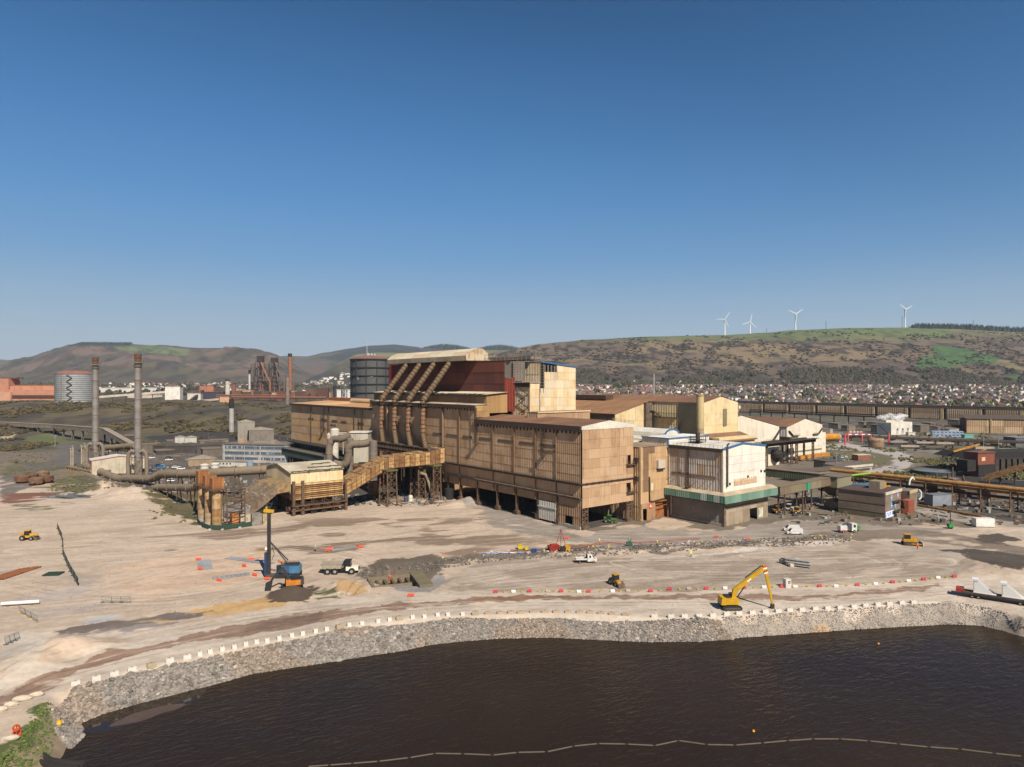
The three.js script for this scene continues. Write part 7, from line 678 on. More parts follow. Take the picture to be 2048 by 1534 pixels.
  for (const [i, y] of [[0, 0], [1, 2.65]]) { const t2 = thing('shipping_container', i ? 'orange brown shipping container on top of its twin' : 'orange brown shipping container under its twin', 'container', gp(1816, 1026).setY(y), 0.72, 'orange containers'); part('body', geo().box(-3, 3, 0, 2.6, -1.2, 1.2), M('#b0664a', 'dust'), t2); for (let k = 0; k < 12; k++) part('rib', geo().box(-2.9 + k * 0.5, -2.7 + k * 0.5, 0.1, 2.5, 1.2, 1.26), M('#a35b41', 'dust'), t2); }
  { const t2 = thing('cabin_stack', 'tan flat cabin above the orange containers', 'cabin', gp(1822, 1024).add(new THREE.Vector3(0, 0, -4)), 0.72); part('body', geo().box(-4, 4, 0, 8.2, -3, 3), M('#8b7d6e', 'dust'), t2); part('fascia', geo().box(-4.2, 4.2, 7.2, 8.4, 2.9, 3.2), M('#d0b88b', 'dust'), t2); }
  { const t2 = thing('white_container', 'bright white container on the works road', 'container', gp(1966, 1053), -0.06); part('body', geo().box(-3.1, 3.1, 0.2, 3, -1.4, 1.4), M('#f2efe9', 'dust', 0.5), t2); part('door_end', geo().box(-3.15, -3.1, 0.3, 2.9, -1.3, 1.3), M('#f2efe9', 'dust', 0.5), t2); part('skid', geo().box(-3, 3, 0, 0.2, -1.2, 1.2), BLACK, t2); }
  for (const [i, u, v] of [[0, 1662, 1010], [1, 1678, 1014]]) solo('concrete_kiosk', geo().box(-2, 2, 0, 3.8 - i, -2, 2).box(-2.2, 2.2, 3.8 - i, 4 - i, -2.2, 2.2), M('#91836f', 'dust'), ['square tan kiosk beside the derelict office', 'narrow tan kiosk touching the derelict office'][i], 'kiosk', gp(u, v + 6), 0.7);
  { const t2 = thing('yellow_kerb', 'long ochre painted kerb wall along the works road', 'kerb wall', [170, 0, -262], 0); const a = gp(1834, 1012), b = gp(1965, 1036); for (let k = 0; k < 14; k++) { const p = a.clone().lerp(b, k / 14), q = a.clone().lerp(b, (k + 0.96) / 14); part('kerb_block', geo().bar([p.x - 170, 0.4, p.z + 262], [q.x - 170, 0.4, q.z + 262], 0.5, 0.8), M('#b98a3c', 'rust'), t2); } }
  { const t2 = thing('pallet_tanks', 'pair of blue grey bulk tanks under the pipe rack', 'tank', gp(1876, 1010), 0.3); part('tank', geo().box(-5, 5, 0, 4.4, -2, 2), M('#8d939c', 'dust'), t2); part('lid', geo().box(-5.1, 5.1, 4.4, 4.7, -2.1, 2.1), M('#767c84', 'dust'), t2); }
  { const t2 = thing('spiral_pipe', 'white looped vent pipe beside the tan cabin', 'pipe', gp(1838, 1014), 0); part('pipe', geo().pipe([[-4, 9, 0], [-3.6, 11, 0], [-2.6, 12, 0], [-2, 11, 0]], 0.35, 8).pipe([[0, 3, 0], [0.8, 4, 0], [0.8, 6, 0], [0, 7, 0]], 0.35, 8), M('#dcdfd8', null, 0.5), t2); }
}
{ // packed low plant either side of the halls
  const cs = [['#6a5140', 'rust brown'], ['#4a423b', 'dark'], ['#8d7d69', 'tan'], ['#a9a090', 'pale'], ['#74695d', 'grey brown']], box = (u, v, w, d, h, side, grp) => { const k = cs[Math.floor(rnd() * 5)], t = thing('plant_shed', `low ${k[1]} plant shed ${side}`, 'shed', gp(u, v), TURN + rr(-0.1, 0.1), grp); part('wall', geo().box(-w / 2, w / 2, 0, h, -d / 2, d / 2), M(k[0], 'clad'), t); part('roof', geo().hexa([[-w / 2 - 0.3, h, d / 2 + 0.3], [w / 2 + 0.3, h, d / 2 + 0.3], [w / 2 + 0.3, h + 0.7, -d / 2 - 0.3], [-w / 2 - 0.3, h + 0.7, -d / 2 - 0.3], [-w / 2 - 0.3, h + 0.25, d / 2 + 0.3], [w / 2 + 0.3, h + 0.25, d / 2 + 0.3], [w / 2 + 0.3, h + 0.95, -d / 2 - 0.3], [-w / 2 - 0.3, h + 0.95, -d / 2 - 0.3]]), M('#7d7164', 'dust'), t); if (rnd() < 0.4) part('flue', geo().lathe(w * 0.25, 0, [[0.5, h], [0.45, h + rr(3, 7)]], 8), STEEL, t); };
  for (let i = 0; i < 18; i++) box(rr(205, 590), rr(884, 914), rr(6, 18), rr(5, 9), rr(2.5, 6), 'among the packed works behind the gas mains', 'plant sheds behind the gas mains'); for (let i = 0; i < 20; i++) { const u = rr(1500, 2050), v = u < 1660 ? rr(856, 880) : rr(852, 872); box(u, v, rr(10, 30), rr(6, 12), rr(4, 9), 'in the packed yard below the long mill building', 'plant sheds below the mill building'); } for (let i = 0; i < 8; i++) box(rr(1860, 2050), rr(960, 1005), rr(4, 10), 5, rr(2, 5), 'under the ochre pipe rack', 'plant sheds under the pipe rack');
  const bridge = (l, u0, v0, d0, u1, v1, d1, m) => { const a = at(u0, v0, d0), b = at(u1, v1, d1), t = thing('pipe_bridge', l, 'pipe bridge', [a.x, 0, a.z]), A = [0, a.y, 0], B = [b.x - a.x, b.y, b.z - a.z]; for (const [k, r] of [[0, 0.8], [1.8, 0.5], [-1.4, 0.4]]) part('pipe', geo().tube(add(A, [k, k * 0.4, 0]), add(B, [k, k * 0.4, 0]), r, 8), m, t); for (let k = 0; k <= 9; k++) { const q = lerp3(A, B, k / 9); part('trestle', lattice(geo(), [q[0], 0, q[2]], [q[0], q[1] - 0.8, q[2]], 3, 3, 0.3), STEELD, t); } };
  bridge('dark pipe bridge low across the rail yard', 1660, 872, 600, 2060, 885, 520, M('#4f443b', 'rust')); bridge('rust brown pipe bridge behind the settling pond', 1890, 905, 440, 2060, 912, 400, M('#6b4f3b', 'rust')); bridge('tan pipe bridge between office block and stacks', 290, 893, 520, 430, 888, 520, M('#8a7a66', 'rust')); bridge('dark pipe bridge behind the swan neck ducts', 590, 905, 420, 660, 915, 380, M('#5c4c40', 'rust'));
}

// ================================================================ vehicles and site gear
const PAINT = (h) => M(h, 'dustFine', 0.5), RUB = M('#1f1d1c', null, 0.9), GLASS = M('#22282e', null, 0.15), YEL = M('#cf9a2a', 'dustFine', 0.5), YELB = M('#dcab1c', 'dustFine', 0.5), BLK = M('#2a2725', 'dust', 0.8), WHT = PAINT('#ebe8e2');
const wheel = (t, x, y, z, r, w = 0.5) => { const o = part('wheel', geo().tube([x, y, z - w / 2], [x, y, z + w / 2], r, 14), RUB, t); part('hub', geo().tube([x, y, z - w / 2 - 0.03], [x, y, z + w / 2 + 0.03], r * 0.45, 10), M('#9a948a', null, 0.6), o); };
const tracks = (t, L, W, h, w = 0.6) => { for (const s of [-1, 1]) { const z = s * (W / 2 - w / 2), o = part('track', geo().pipe([[-L / 2 + h / 2, h / 2, z - w / 2], [-L / 2 + h / 2, h / 2, z + w / 2]], h / 2, 12).pipe([[L / 2 - h / 2, h / 2, z - w / 2], [L / 2 - h / 2, h / 2, z + w / 2]], h / 2, 12).box(-L / 2 + h / 2, L / 2 - h / 2, 0.02, h, z - w / 2, z + w / 2), BLK, t); part('track_frame', geo().box(-L / 2 + h / 2, L / 2 - h / 2, h * 0.3, h * 0.7, z + s * w / 2 - 0.05, z + s * (w / 2 + 0.04)), M('#5c554d', 'dust'), o); } };
{ // long reach excavator
  const t = thing('long_reach_excavator', 'yellow long reach excavator reaching down beside the concrete blocks', 'excavator', gp(1461, 1217), 0.02); tracks(t, 4.3, 3.2, 0.95, 0.7); part('turntable', geo().lathe(0, 0, [[1.1, 0.9], [1.1, 1.25]], 14), BLK, t); part('upper_body', geo().box(-2.3, 1.5, 1.25, 2.5, -1.4, 1.4).hexa([[-2.5, 1.2, 1.45], [-1.4, 1.2, 1.45], [-1.4, 1.2, -1.45], [-2.5, 1.2, -1.45], [-2.3, 2.7, 1.4], [-1.4, 2.7, 1.4], [-1.4, 2.7, -1.4], [-2.3, 2.7, -1.4]]), YELB, t); part('engine_cover', geo().box(-1.4, 0, 2.5, 2.9, -1.2, 0.6), BLK, t); part('cab', geo().hexa([[-0.1, 1.3, -0.4], [1.7, 1.3, -0.4], [1.7, 1.3, -1.5], [-0.1, 1.3, -1.5], [0, 3.2, -0.45], [1.4, 3.2, -0.45], [1.4, 3.2, -1.45], [0, 3.2, -1.45]]), GLASS, t);
  part('boom', geo().hexa([[0, 1.8, 0.35], [0.9, 1.7, 0.35], [0.9, 1.7, -0.35], [0, 1.8, -0.35], [0.55, 4.4, 0.35], [1.5, 3.9, 0.35], [1.5, 3.9, -0.35], [0.55, 4.4, -0.35]]).hexa([[1.5, 3.85, 0.33], [7.7, 8.7, 0.25], [7.7, 8.7, -0.25], [1.5, 3.85, -0.33], [0.55, 4.4, 0.33], [7.3, 9.4, 0.25], [7.3, 9.4, -0.25], [0.55, 4.4, -0.33]]), YELB, t); part('boom_cylinder', geo().tube([1.2, 2, 0], [3.2, 5, 0], 0.14, 8).tube([3.2, 6.8, 0.1], [6.8, 9.5, 0.1], 0.13, 8), BLK, t); part('boom_mark', geo().bar([3.6, 6.02, 0.36], [4.5, 6.72, 0.36], 0.02, 0.3), M('#e9e4d8', null), t);
  part('stick', geo().hexa([[7.25, 8.9, 0.24], [8.1, 8.8, 0.24], [8.1, 8.8, -0.24], [7.25, 8.9, -0.24], [7.2, 9.6, 0.24], [7.8, 9.7, 0.24], [7.8, 9.7, -0.24], [7.2, 9.6, -0.24]]).hexa([[9.2, 0.9, 0.16], [9.55, 0.9, 0.16], [9.55, 0.9, -0.16], [9.2, 0.9, -0.16], [7.4, 8.9, 0.24], [8.15, 8.9, 0.24], [8.15, 8.9, -0.24], [7.4, 8.9, -0.24]]), YELB, t); for (let k = 0; k < 4; k++) { const y = 9.4 - k * 0.5, x = 7.5 + k * 0.1; part('stripe', geo().bar([x - 0.35, y - 0.12, 0], [x + 0.5, y + 0.12, 0], 0.54, 0.26, [0, 1, 0]), M(k % 2 ? '#f0ece6' : '#c23b2e', null, 0.5), t); } part('bucket', geo().hexa([[9, 0, 0.4], [9.7, 0.05, 0.4], [9.7, 0.05, -0.4], [9, 0, -0.4], [9.05, 1, 0.35], [9.75, 1, 0.35], [9.75, 1, -0.35], [9.05, 1, -0.35]]), M('#4a3d33', 'rust'), t); }
{ // crew cab dropside truck
  const t = thing('dropside_truck', 'white crew cab dropside truck parked on the pale pad', 'truck', gp(1172, 1125), 0.06); part('cab', geo().hexa([[0.3, 0.5, 0.95], [2.9, 0.5, 0.95], [2.9, 0.5, -0.95], [0.3, 0.5, -0.95], [0.3, 1.4, 0.97], [3, 1.25, 0.95], [3, 1.25, -0.95], [0.3, 1.4, -0.97]]).hexa([[0.3, 1.4, 0.95], [2.5, 1.32, 0.95], [2.5, 1.32, -0.95], [0.3, 1.4, -0.95], [0.35, 2.3, 0.8], [1.6, 2.3, 0.8], [1.6, 2.3, -0.8], [0.35, 2.3, -0.8]]), WHT, t); part('window', geo().box(0.8, 1.3, 1.5, 2.1, 0.86, 0.96), GLASS, t); part('windscreen', geo().hexa([[1.72, 1.45, 0.9], [2.35, 1.42, 0.97], [2.35, 1.42, -0.97], [1.72, 1.45, -0.9], [1.66, 2.2, 0.86], [1.76, 2.2, 0.86], [1.76, 2.2, -0.86], [1.66, 2.2, -0.86]]), GLASS, t); part('load_bed', geo().box(-2.9, 0.2, 0.85, 0.98, -1, 1), M('#8a857d', 'dust'), t); part('dropside', geo().box(-2.9, 0.2, 0.98, 1.4, 0.95, 1.02).box(-2.9, 0.2, 0.98, 1.4, -1.02, -0.95).box(-2.95, -2.88, 0.98, 1.4, -1, 1), WHT, t); part('chassis', geo().box(-2.8, 2.8, 0.45, 0.8, -0.5, 0.5), BLK, t); part('headboard', geo().box(0.15, 0.28, 0.98, 2.2, -0.95, 0.95), BLK, t); for (const x of [-1.9, 2]) for (const z of [-0.85, 0.85]) wheel(t, x, 0.36, z, 0.36, 0.25); }
function van(label, pos, turn, group) { const t = thing('panel_van', label, 'van', pos, turn, group); part('body', geo().hexa([[-2.5, 0.35, 0.95], [2.6, 0.35, 0.95], [2.6, 0.35, -0.95], [-2.5, 0.35, -0.95], [-2.5, 1.2, 0.97], [2.55, 1, 0.93], [2.55, 1, -0.93], [-2.5, 1.2, -0.97]]).hexa([[-2.5, 1.2, 0.95], [1.9, 1.08, 0.95], [1.9, 1.08, -0.95], [-2.5, 1.2, -0.95], [-2.45, 2, 0.85], [0.9, 2, 0.85], [0.9, 2, -0.85], [-2.45, 2, -0.85]]), WHT, t); part('windscreen', geo().hexa([[1.1, 1.2, 0.9], [1.85, 1.14, 0.98], [1.85, 1.14, -0.98], [1.1, 1.2, -0.9], [0.98, 1.9, 0.8], [1.05, 1.9, 0.84], [1.05, 1.9, -0.84], [0.98, 1.9, -0.8]]).box(0.1, 0.9, 1.25, 1.8, 0.82, 0.96), GLASS, t); for (const x of [-1.6, 1.7]) for (const z of [-0.86, 0.86]) wheel(t, x, 0.34, z, 0.34, 0.25); return t; }
van('nearer of two white vans parked side by side', gp(1589, 1068.5), 3.05, 'white vans'); van('farther of two white vans parked side by side', gp(1583, 1062), 3.0, 'white vans');
{ // articulated dump truck
  const t = thing('articulated_dumper', 'cream and grey six wheeled articulated dump truck', 'dump truck', gp(681, 1147), 0.06); part('tractor', geo().hexa([[1.6, 1, 1.2], [4.8, 1, 0.9], [4.8, 1, -0.9], [1.6, 1, -1.2], [1.6, 2, 1.2], [4.7, 1.9, 0.85], [4.7, 1.9, -0.85], [1.6, 2, -1.2]]), M('#e6ddc2', null, 0.5), t); part('cab', geo().hexa([[1.3, 2, 0.9], [2.9, 2, 0.9], [2.9, 2, -0.9], [1.3, 2, -0.9], [1.4, 3.5, 0.8], [2.7, 3.5, 0.8], [2.7, 3.5, -0.8], [1.4, 3.5, -0.8]]), GLASS, t); part('cab_roof', geo().box(1.2, 2.9, 3.5, 3.65, -0.95, 0.95), BLK, t); part('grille', geo().box(4.7, 4.85, 1, 1.8, -0.8, 0.8), BLK, t); part('guard', geo().box(0.9, 1.2, 1.2, 3.4, -1, 1), BLK, t); part('chassis', geo().box(-4.6, 1.6, 0.9, 1.4, -0.6, 0.6), BLK, t); part('skip', geo().hexa([[-4.2, 1.5, 1.3], [0.4, 1.6, 1.3], [0.4, 1.6, -1.3], [-4.2, 1.5, -1.3], [-5, 2.7, 1.5], [0.7, 2.9, 1.5], [0.7, 2.9, -1.5], [-5, 2.7, -1.5]]), M('#b3a892', 'dust'), t); part('skip_lip', geo().box(-5, 0.7, 2.7, 2.95, 1.42, 1.55).box(-5, 0.7, 2.7, 2.95, -1.55, -1.42), M('#9c917e', 'dust'), t); for (const x of [-3.1, -1.2, 3.1]) for (const z of [-1.15, 1.15]) wheel(t, x, 0.85, z, 0.85, 0.6); }
{ // piling rig
  const t = thing('piling_rig', 'blue piling rig with tall black mast and yellow head', 'piling rig', gp(538, 1154), 0.1); part('mast', geo().box(-0.34, 0.34, 0.6, 16.8, -0.34, 0.34), M('#33302f', 'dust'), t); part('mast_rail', geo().box(0.34, 0.46, 0.6, 16.6, -0.15, 0.15).box(-0.46, -0.34, 0.6, 16.6, -0.15, 0.15), M('#4a4644', 'dust'), t); part('mast_head', geo().hexa([[-1.4, 16.8, 0.4], [1.2, 16.6, 0.4], [1.2, 16.6, -0.4], [-1.4, 16.8, -0.4], [-1.2, 17.6, 0.4], [1.3, 17.3, 0.4], [1.3, 17.3, -0.4], [-1.2, 17.6, -0.4]]).box(-0.8, -0.4, 17.4, 18.2, -0.2, 0.2), YELB, t, 'yellow mast head'); part('hammer', geo().box(-1.1, -0.5, 0.5, 6.4, -0.45, 0.45), PAINT('#25446e'), t, 'blue hammer casing'); part('deck_board', geo().box(-3, -0.6, 6.5, 6.7, -0.5, 0.4), M('#c0945c', null), t); for (const z of [-0.9, 0.9]) part('backstay', geo().tube([0.4, 9, 0], [4.6, 4, z], 0.16, 8), M('#3d3735', null), t); part('upper_body', geo().box(3.2, 7.6, 1.3, 3.2, -1.5, 1.5), PAINT('#35618c'), t); part('counterweight', geo().box(5.4, 8, 1.2, 3, -1.4, 1.6), PAINT('#4d83aa'), t); part('top_guard', handrail(geo().box(3.6, 7.6, 3.2, 3.4, -1.3, 1.3), [3.4, 3.4, 1.3], [7.8, 3.4, 1.3], 0.7, 0.9, 0.07), M('#3a3734', 'dust'), t); part('cab', geo().box(2.2, 3.4, 1.4, 3.2, 0.3, 1.5), GLASS, t); part('orange_stay', geo().bar([2.4, 4.4, 0.6], [5, 2.6, 1], 0.4), PAINT('#d0762a'), t); const c = geo(); for (const s of [-1.4, 1.4]) c.box(2, 8, 0.02, 1.1, s - 0.4, s + 0.4); part('track', c, BLK, t); part('foot', geo().box(-0.8, 2.4, 0, 0.8, -0.6, 0.6), M('#55504b', 'dust'), t); part('hose', geo().pipe([[0.6, 9, 0.3], [1.4, 6, 0.4], [0.8, 4.4, 0.4]], 0.07, 6), BLK, t); }
{ // orange excavator digging
  const t = thing('orange_excavator', 'orange and black excavator with striped counterweight beside the blue rig', 'excavator', gp(582, 1177), 0.35); tracks(t, 4.6, 3.2, 0.95); part('upper_body', geo().box(-1.2, 2.6, 1.1, 2.3, -1.4, 1.4), PAINT('#e08a2a'), t); part('counterweight', geo().box(2.2, 3, 1.1, 2.4, -1.45, 1.45), M('#4a4541', 'dust'), t); for (let k = 0; k < 7; k++) part('stripe', geo().hexa([[3.01, 1.2, 1.4 - k * 0.4], [3.04, 1.2, 1.4 - k * 0.4], [3.04, 1.2, 1.2 - k * 0.4], [3.01, 1.2, 1.2 - k * 0.4], [3.01, 1.75, 1.2 - k * 0.4], [3.04, 1.75, 1.2 - k * 0.4], [3.04, 1.75, 1 - k * 0.4], [3.01, 1.75, 1 - k * 0.4]]), M(k % 2 ? '#f0ece6' : '#c9402c', null, 0.5), t); part('engine_deck', handrail(geo().box(0, 2.6, 2.3, 2.6, -1.2, 1.2), [0.2, 2.6, 1.1], [2.6, 2.6, 1.1], 0.6, 0.8, 0.06), BLK, t); part('cab', geo().box(-1.4, 0.2, 1.2, 3, -1.4, -0.2), GLASS, t); part('boom', geo().hexa([[-0.6, 2, 0.25], [0.2, 2, 0.25], [0.2, 2, -0.25], [-0.6, 2, -0.25], [-2.4, 5.2, 0.2], [-1.7, 5.4, 0.2], [-1.7, 5.4, -0.2], [-2.4, 5.2, -0.2]]), PAINT('#3b3735'), t); part('stick', geo().bar([-2, 5.2, 0], [-4.6, 2.4, 0], 0.35, 0.5), PAINT('#3b3735'), t); part('bucket', geo().hexa([[-6, 0.4, 0.6], [-4.6, 0.3, 0.6], [-4.6, 0.3, -0.6], [-6, 0.4, -0.6], [-5.8, 1.8, 0.6], [-4.2, 2.4, 0.6], [-4.2, 2.4, -0.6], [-5.8, 1.8, -0.6]]), BLK, t); }
function loader(name, label, cat, pos, turn, col, o = {}) { const t = thing(name, label, cat, pos, turn); part('body', geo().hexa([[-2, 0.8, 0.7], [1.4, 0.8, 0.6], [1.4, 0.8, -0.6], [-2, 0.8, -0.7], [-2, 1.6, 0.7], [1.3, 1.45, 0.55], [1.3, 1.45, -0.55], [-2, 1.6, -0.7]]), col, t); part('cab', geo().hexa([[-0.9, 1.5, 0.7], [0.5, 1.5, 0.7], [0.5, 1.5, -0.7], [-0.9, 1.5, -0.7], [-0.8, 2.7, 0.65], [0.35, 2.7, 0.65], [0.35, 2.7, -0.65], [-0.8, 2.7, -0.65]]), GLASS, t); part('cab_roof', geo().box(-1, 0.6, 2.7, 2.85, -0.8, 0.8), col, t); for (const z of [-0.85, 0.85]) { wheel(t, -1.2, 0.75, z, 0.75, 0.45); wheel(t, 1.1, 0.6, z, 0.6, 0.4); } if (o.boom) part('boom', geo().bar([-2.2, 2, 0.3], [2.6, 1.5, 0.3], 0.4, 0.5), col, t); part('bucket', geo().hexa([[1.9, 0.1, 1], [2.8, 0.1, 1], [2.8, 0.1, -1], [1.9, 0.1, -1], [1.9, 1, 1], [2.2, 1, 1], [2.2, 1, -1], [1.9, 1, -1]]), M('#6b6359', 'rust'), t); part('arm', geo().bar([0.9, 1.4, 0.55], [2.1, 0.6, 0.55], 0.16).bar([0.9, 1.4, -0.55], [2.1, 0.6, -0.55], 0.16), o.arm || col, t); return t; }
loader('wheeled_digger', 'yellow wheeled digger driving on the pale pad', 'digger', gp(1232, 1171), -1.1, YEL); loader('telehandler', 'yellow telehandler with long boom on the left yard', 'telehandler', gp(57, 1080), 0.15, PAINT('#e0ac3a'), { boom: 1 }).scale.setScalar(1.12); loader('telehandler', 'green telehandler in the hall doorway', 'telehandler', gp(1220, 1046), -0.4, PAINT('#4f8a3e'), { boom: 1 }); loader('forklift', 'yellow forklift under the brown green gallery', 'forklift', gp(1594, 1028), 0.2, YEL); loader('forklift', 'small orange machine behind the gallery posts', 'forklift', gp(1554, 1026), 0.4, PAINT('#d98c22')); loader('skid_loader', 'white wheeled loader between the gallery posts', 'loader', gp(1577, 1022), 2.6, WHT);
{ const t = thing('bulldozer', 'yellow bulldozer at the edge of the dark spoil', 'bulldozer', gp(1820, 1090), -0.25); tracks(t, 4.4, 2.8, 1.1); part('body', geo().box(-2, 1.8, 1.1, 2, -0.9, 0.9).box(0, 1.9, 2, 2.4, -0.7, 0.7), YEL, t); part('cab', geo().box(-1.6, 0, 2, 3.3, -0.8, 0.8), GLASS, t); part('cab_roof', geo().box(-1.8, 0.2, 3.3, 3.45, -0.95, 0.95), YEL, t); part('blade', geo().hexa([[3.1, 0.1, 1.8], [3.4, 0.1, 1.8], [3.4, 0.1, -1.8], [3.1, 0.1, -1.8], [2.9, 1.4, 1.8], [3.2, 1.4, 1.8], [3.2, 1.4, -1.8], [2.9, 1.4, -1.8]]), M('#c9c2b4', 'dust'), t); part('push_arm', geo().bar([0, 0.7, 1.45], [3, 0.6, 1.45], 0.25).bar([0, 0.7, -1.45], [3, 0.6, -1.45], 0.25), YEL, t); }
{ const t = thing('tipper_truck', 'small white truck with red tail beside a green generator', 'truck', gp(1697, 1064), 0.1); part('box', geo().box(-3.4, -1, 0.7, 2.3, -1, 1), WHT, t); part('cab', geo().box(0.6, 2.4, 0.5, 3, -1, 1), WHT, t); part('window', geo().box(1.2, 2, 1.7, 2.6, 1, 1.05), GLASS, t); part('crane', geo().bar([-0.6, 1, 0], [-0.2, 3, 0], 0.5).bar([-0.2, 3, 0], [-2, 2.6, 0], 0.3), M('#2f3a52', null), t); part('tail_panel', geo().box(-3.5, -1, 0.3, 0.8, 0.6, 1.02), PAINT('#9c2f2c'), t); for (const x of [-2.4, 1.5]) for (const z of [-0.9, 0.9]) wheel(t, x, 0.45, z, 0.45, 0.3); }
for (const [i, u, v] of [[0, 1713, 1062], [1, 1901, 1057]]) { const t = thing('light_tower', i ? 'green mobile light tower with raised mast on the works road' : 'green generator set beside the small white truck', 'light tower', gp(u, v), 0.2); part('canopy', geo().box(-1, 1, 0.5, 1.7, -0.6, 0.6), PAINT('#3f9a52'), t); part('wheel', geo().tube([0, 0.35, -0.7], [0, 0.35, 0.7], 0.35, 10), RUB, t); if (i) { part('mast', geo().bar([0, 1.7, 0], [0, 5.6, 0], 0.16), BLK, t); part('lamp_head', geo().box(-0.7, 0.7, 5.6, 6, -0.2, 0.2).box(-0.2, 0.2, 6, 6.3, -0.2, 0.2), BLK, t); } }
{ // trailer with white A-frames
  const t = thing('low_loader_trailer', 'red low loader trailer parked along the basin edge', 'trailer', gp(1997, 1202), -0.62); part('deck', geo().box(-7, 7, 1, 1.35, -1.3, 1.3), M('#54443a', 'rust'), t); part('red_nose', geo().box(-8.2, -6.6, 1, 1.9, -1.2, 1.2), PAINT('#b03a30'), t); part('red_tail', geo().box(6.6, 8, 0.8, 1.5, -1.2, 1.2), PAINT('#b03a30'), t); for (const x of [-5, -3.8, 4, 5.2, 6.2]) for (const z of [-1, 1]) wheel(t, x, 0.48, z, 0.48, 0.4); part('side_rail', geo().box(-7, 7, 0.7, 1, 1.2, 1.32), BLK, t);
  for (const [i, x, f] of [[0, -3.2, 1], [1, 1.8, -1]]) { const c = new THREE.Vector3(x, 0, 0).applyAxisAngle(new THREE.Vector3(0, 1, 0), -0.62).add(t.position); c.y += 1.37; const o = thing('steel_bracket', i ? 'white triangular steel bracket at the rear of the red trailer' : 'white triangular steel bracket at the nose of the red trailer', 'steel bracket', c, -0.62, 'white brackets on the trailer'); o.scale.y = 0.7; const W = M('#e4e1da', null, 0.5); for (const z of [-0.9, 0.9]) part('side_plate', geo().extrude([[f > 0 ? -1.6 : -1.2, 0, z], [f > 0 ? 2.6 : 3, 0, z], ...(f > 0 ? [[-0.9, 4.2, z], [-1.6, 4.2, z]] : [[-0.5, 4.2, z], [-1.2, 4.2, z]])], [0, 0, -0.16]), W, o); part('top_block', geo().box(f > 0 ? -1.8 : -1.4, f > 0 ? -0.6 : -0.2, 3.9, 4.5, -1, 1), W, o); part('back_plate', geo().box(f > 0 ? -1.6 : -1.2, f > 0 ? -1.4 : -1, 0, 4, -0.9, 0.9), W, o); part('base_plate', geo().box(f > 0 ? -1.6 : -1.2, f > 0 ? 2.8 : 3.2, 0, 0.2, -1, 1), W, o); } }
{ // parked cars
  const cols = { white: '#e8e6e1', silver: '#aeb2b5', blue: '#2f86c4', navy: '#1e2a4a', black: '#1d1d20', red: '#a5322c', grey: '#6d7176' }, list = [[302, 917, 'white', 'white car nearest the steel stack'], [338, 917, 'black', 'black car beside a white one in the car park'], [338, 921, 'white', 'white car in front of a black one in the car park'], [318, 933, 'navy', 'navy car left of the bright blue one'], [323, 936, 'blue', 'bright blue car in the car park'], [352, 936, 'white', 'white car near the tan shed'], [362, 939, 'white', 'white car closest to the white tanks'], [302, 944, 'navy', 'dark car close to the gas main bend'], [328, 955, 'red', 'red car seen below the gas main'], [344, 963, 'white', 'white car seen below the gas main'], [1660, 917, 'silver', 'silver car at the road end of the far car row'], [1668, 918, 'black', 'black car in the far car row'], [1676, 917, 'blue', 'blue car in the far car row'], [1684, 916, 'white', 'white car in the middle of the far car row'], [1692, 915, 'white', 'white car at the hut end of the far car row'], [1680, 884, 'white', 'white car alone on the works road'], [1571, 1016, 'navy', 'dark blue car in the shade of the gallery']];
  const protos = {}; for (const [u, v, c, l] of list) { const pos = gp(u, v), turn = u < 1000 ? 0.35 + (hsh(u, v) - 0.5) * 0.3 : 1.2; if (protos[c]) { copy(protos[c], pos, turn, l); continue; } const t = protos[c] = thing('parked_car', l, 'car', pos, turn, 'parked cars'), pm = M(cols[c], null, 0.3); part('body', geo().hexa([[-2.2, 0.35, 0.9], [2.2, 0.35, 0.9], [2.2, 0.35, -0.9], [-2.2, 0.35, -0.9], [-2.2, 0.95, 0.88], [2.15, 0.85, 0.85], [2.15, 0.85, -0.85], [-2.2, 0.95, -0.88]]), pm, t); part('cabin', geo().hexa([[-1.9, 0.95, 0.82], [1.1, 0.9, 0.82], [1.1, 0.9, -0.82], [-1.9, 0.95, -0.82], [-1.5, 1.5, 0.65], [0.4, 1.5, 0.65], [0.4, 1.5, -0.65], [-1.5, 1.5, -0.65]]), GLASS, t); part('roof', geo().box(-1.5, 0.4, 1.5, 1.55, -0.66, 0.66), pm, t); for (const x of [-1.4, 1.4]) for (const z of [-0.8, 0.8]) wheel(t, x, 0.32, z, 0.32, 0.2); } }
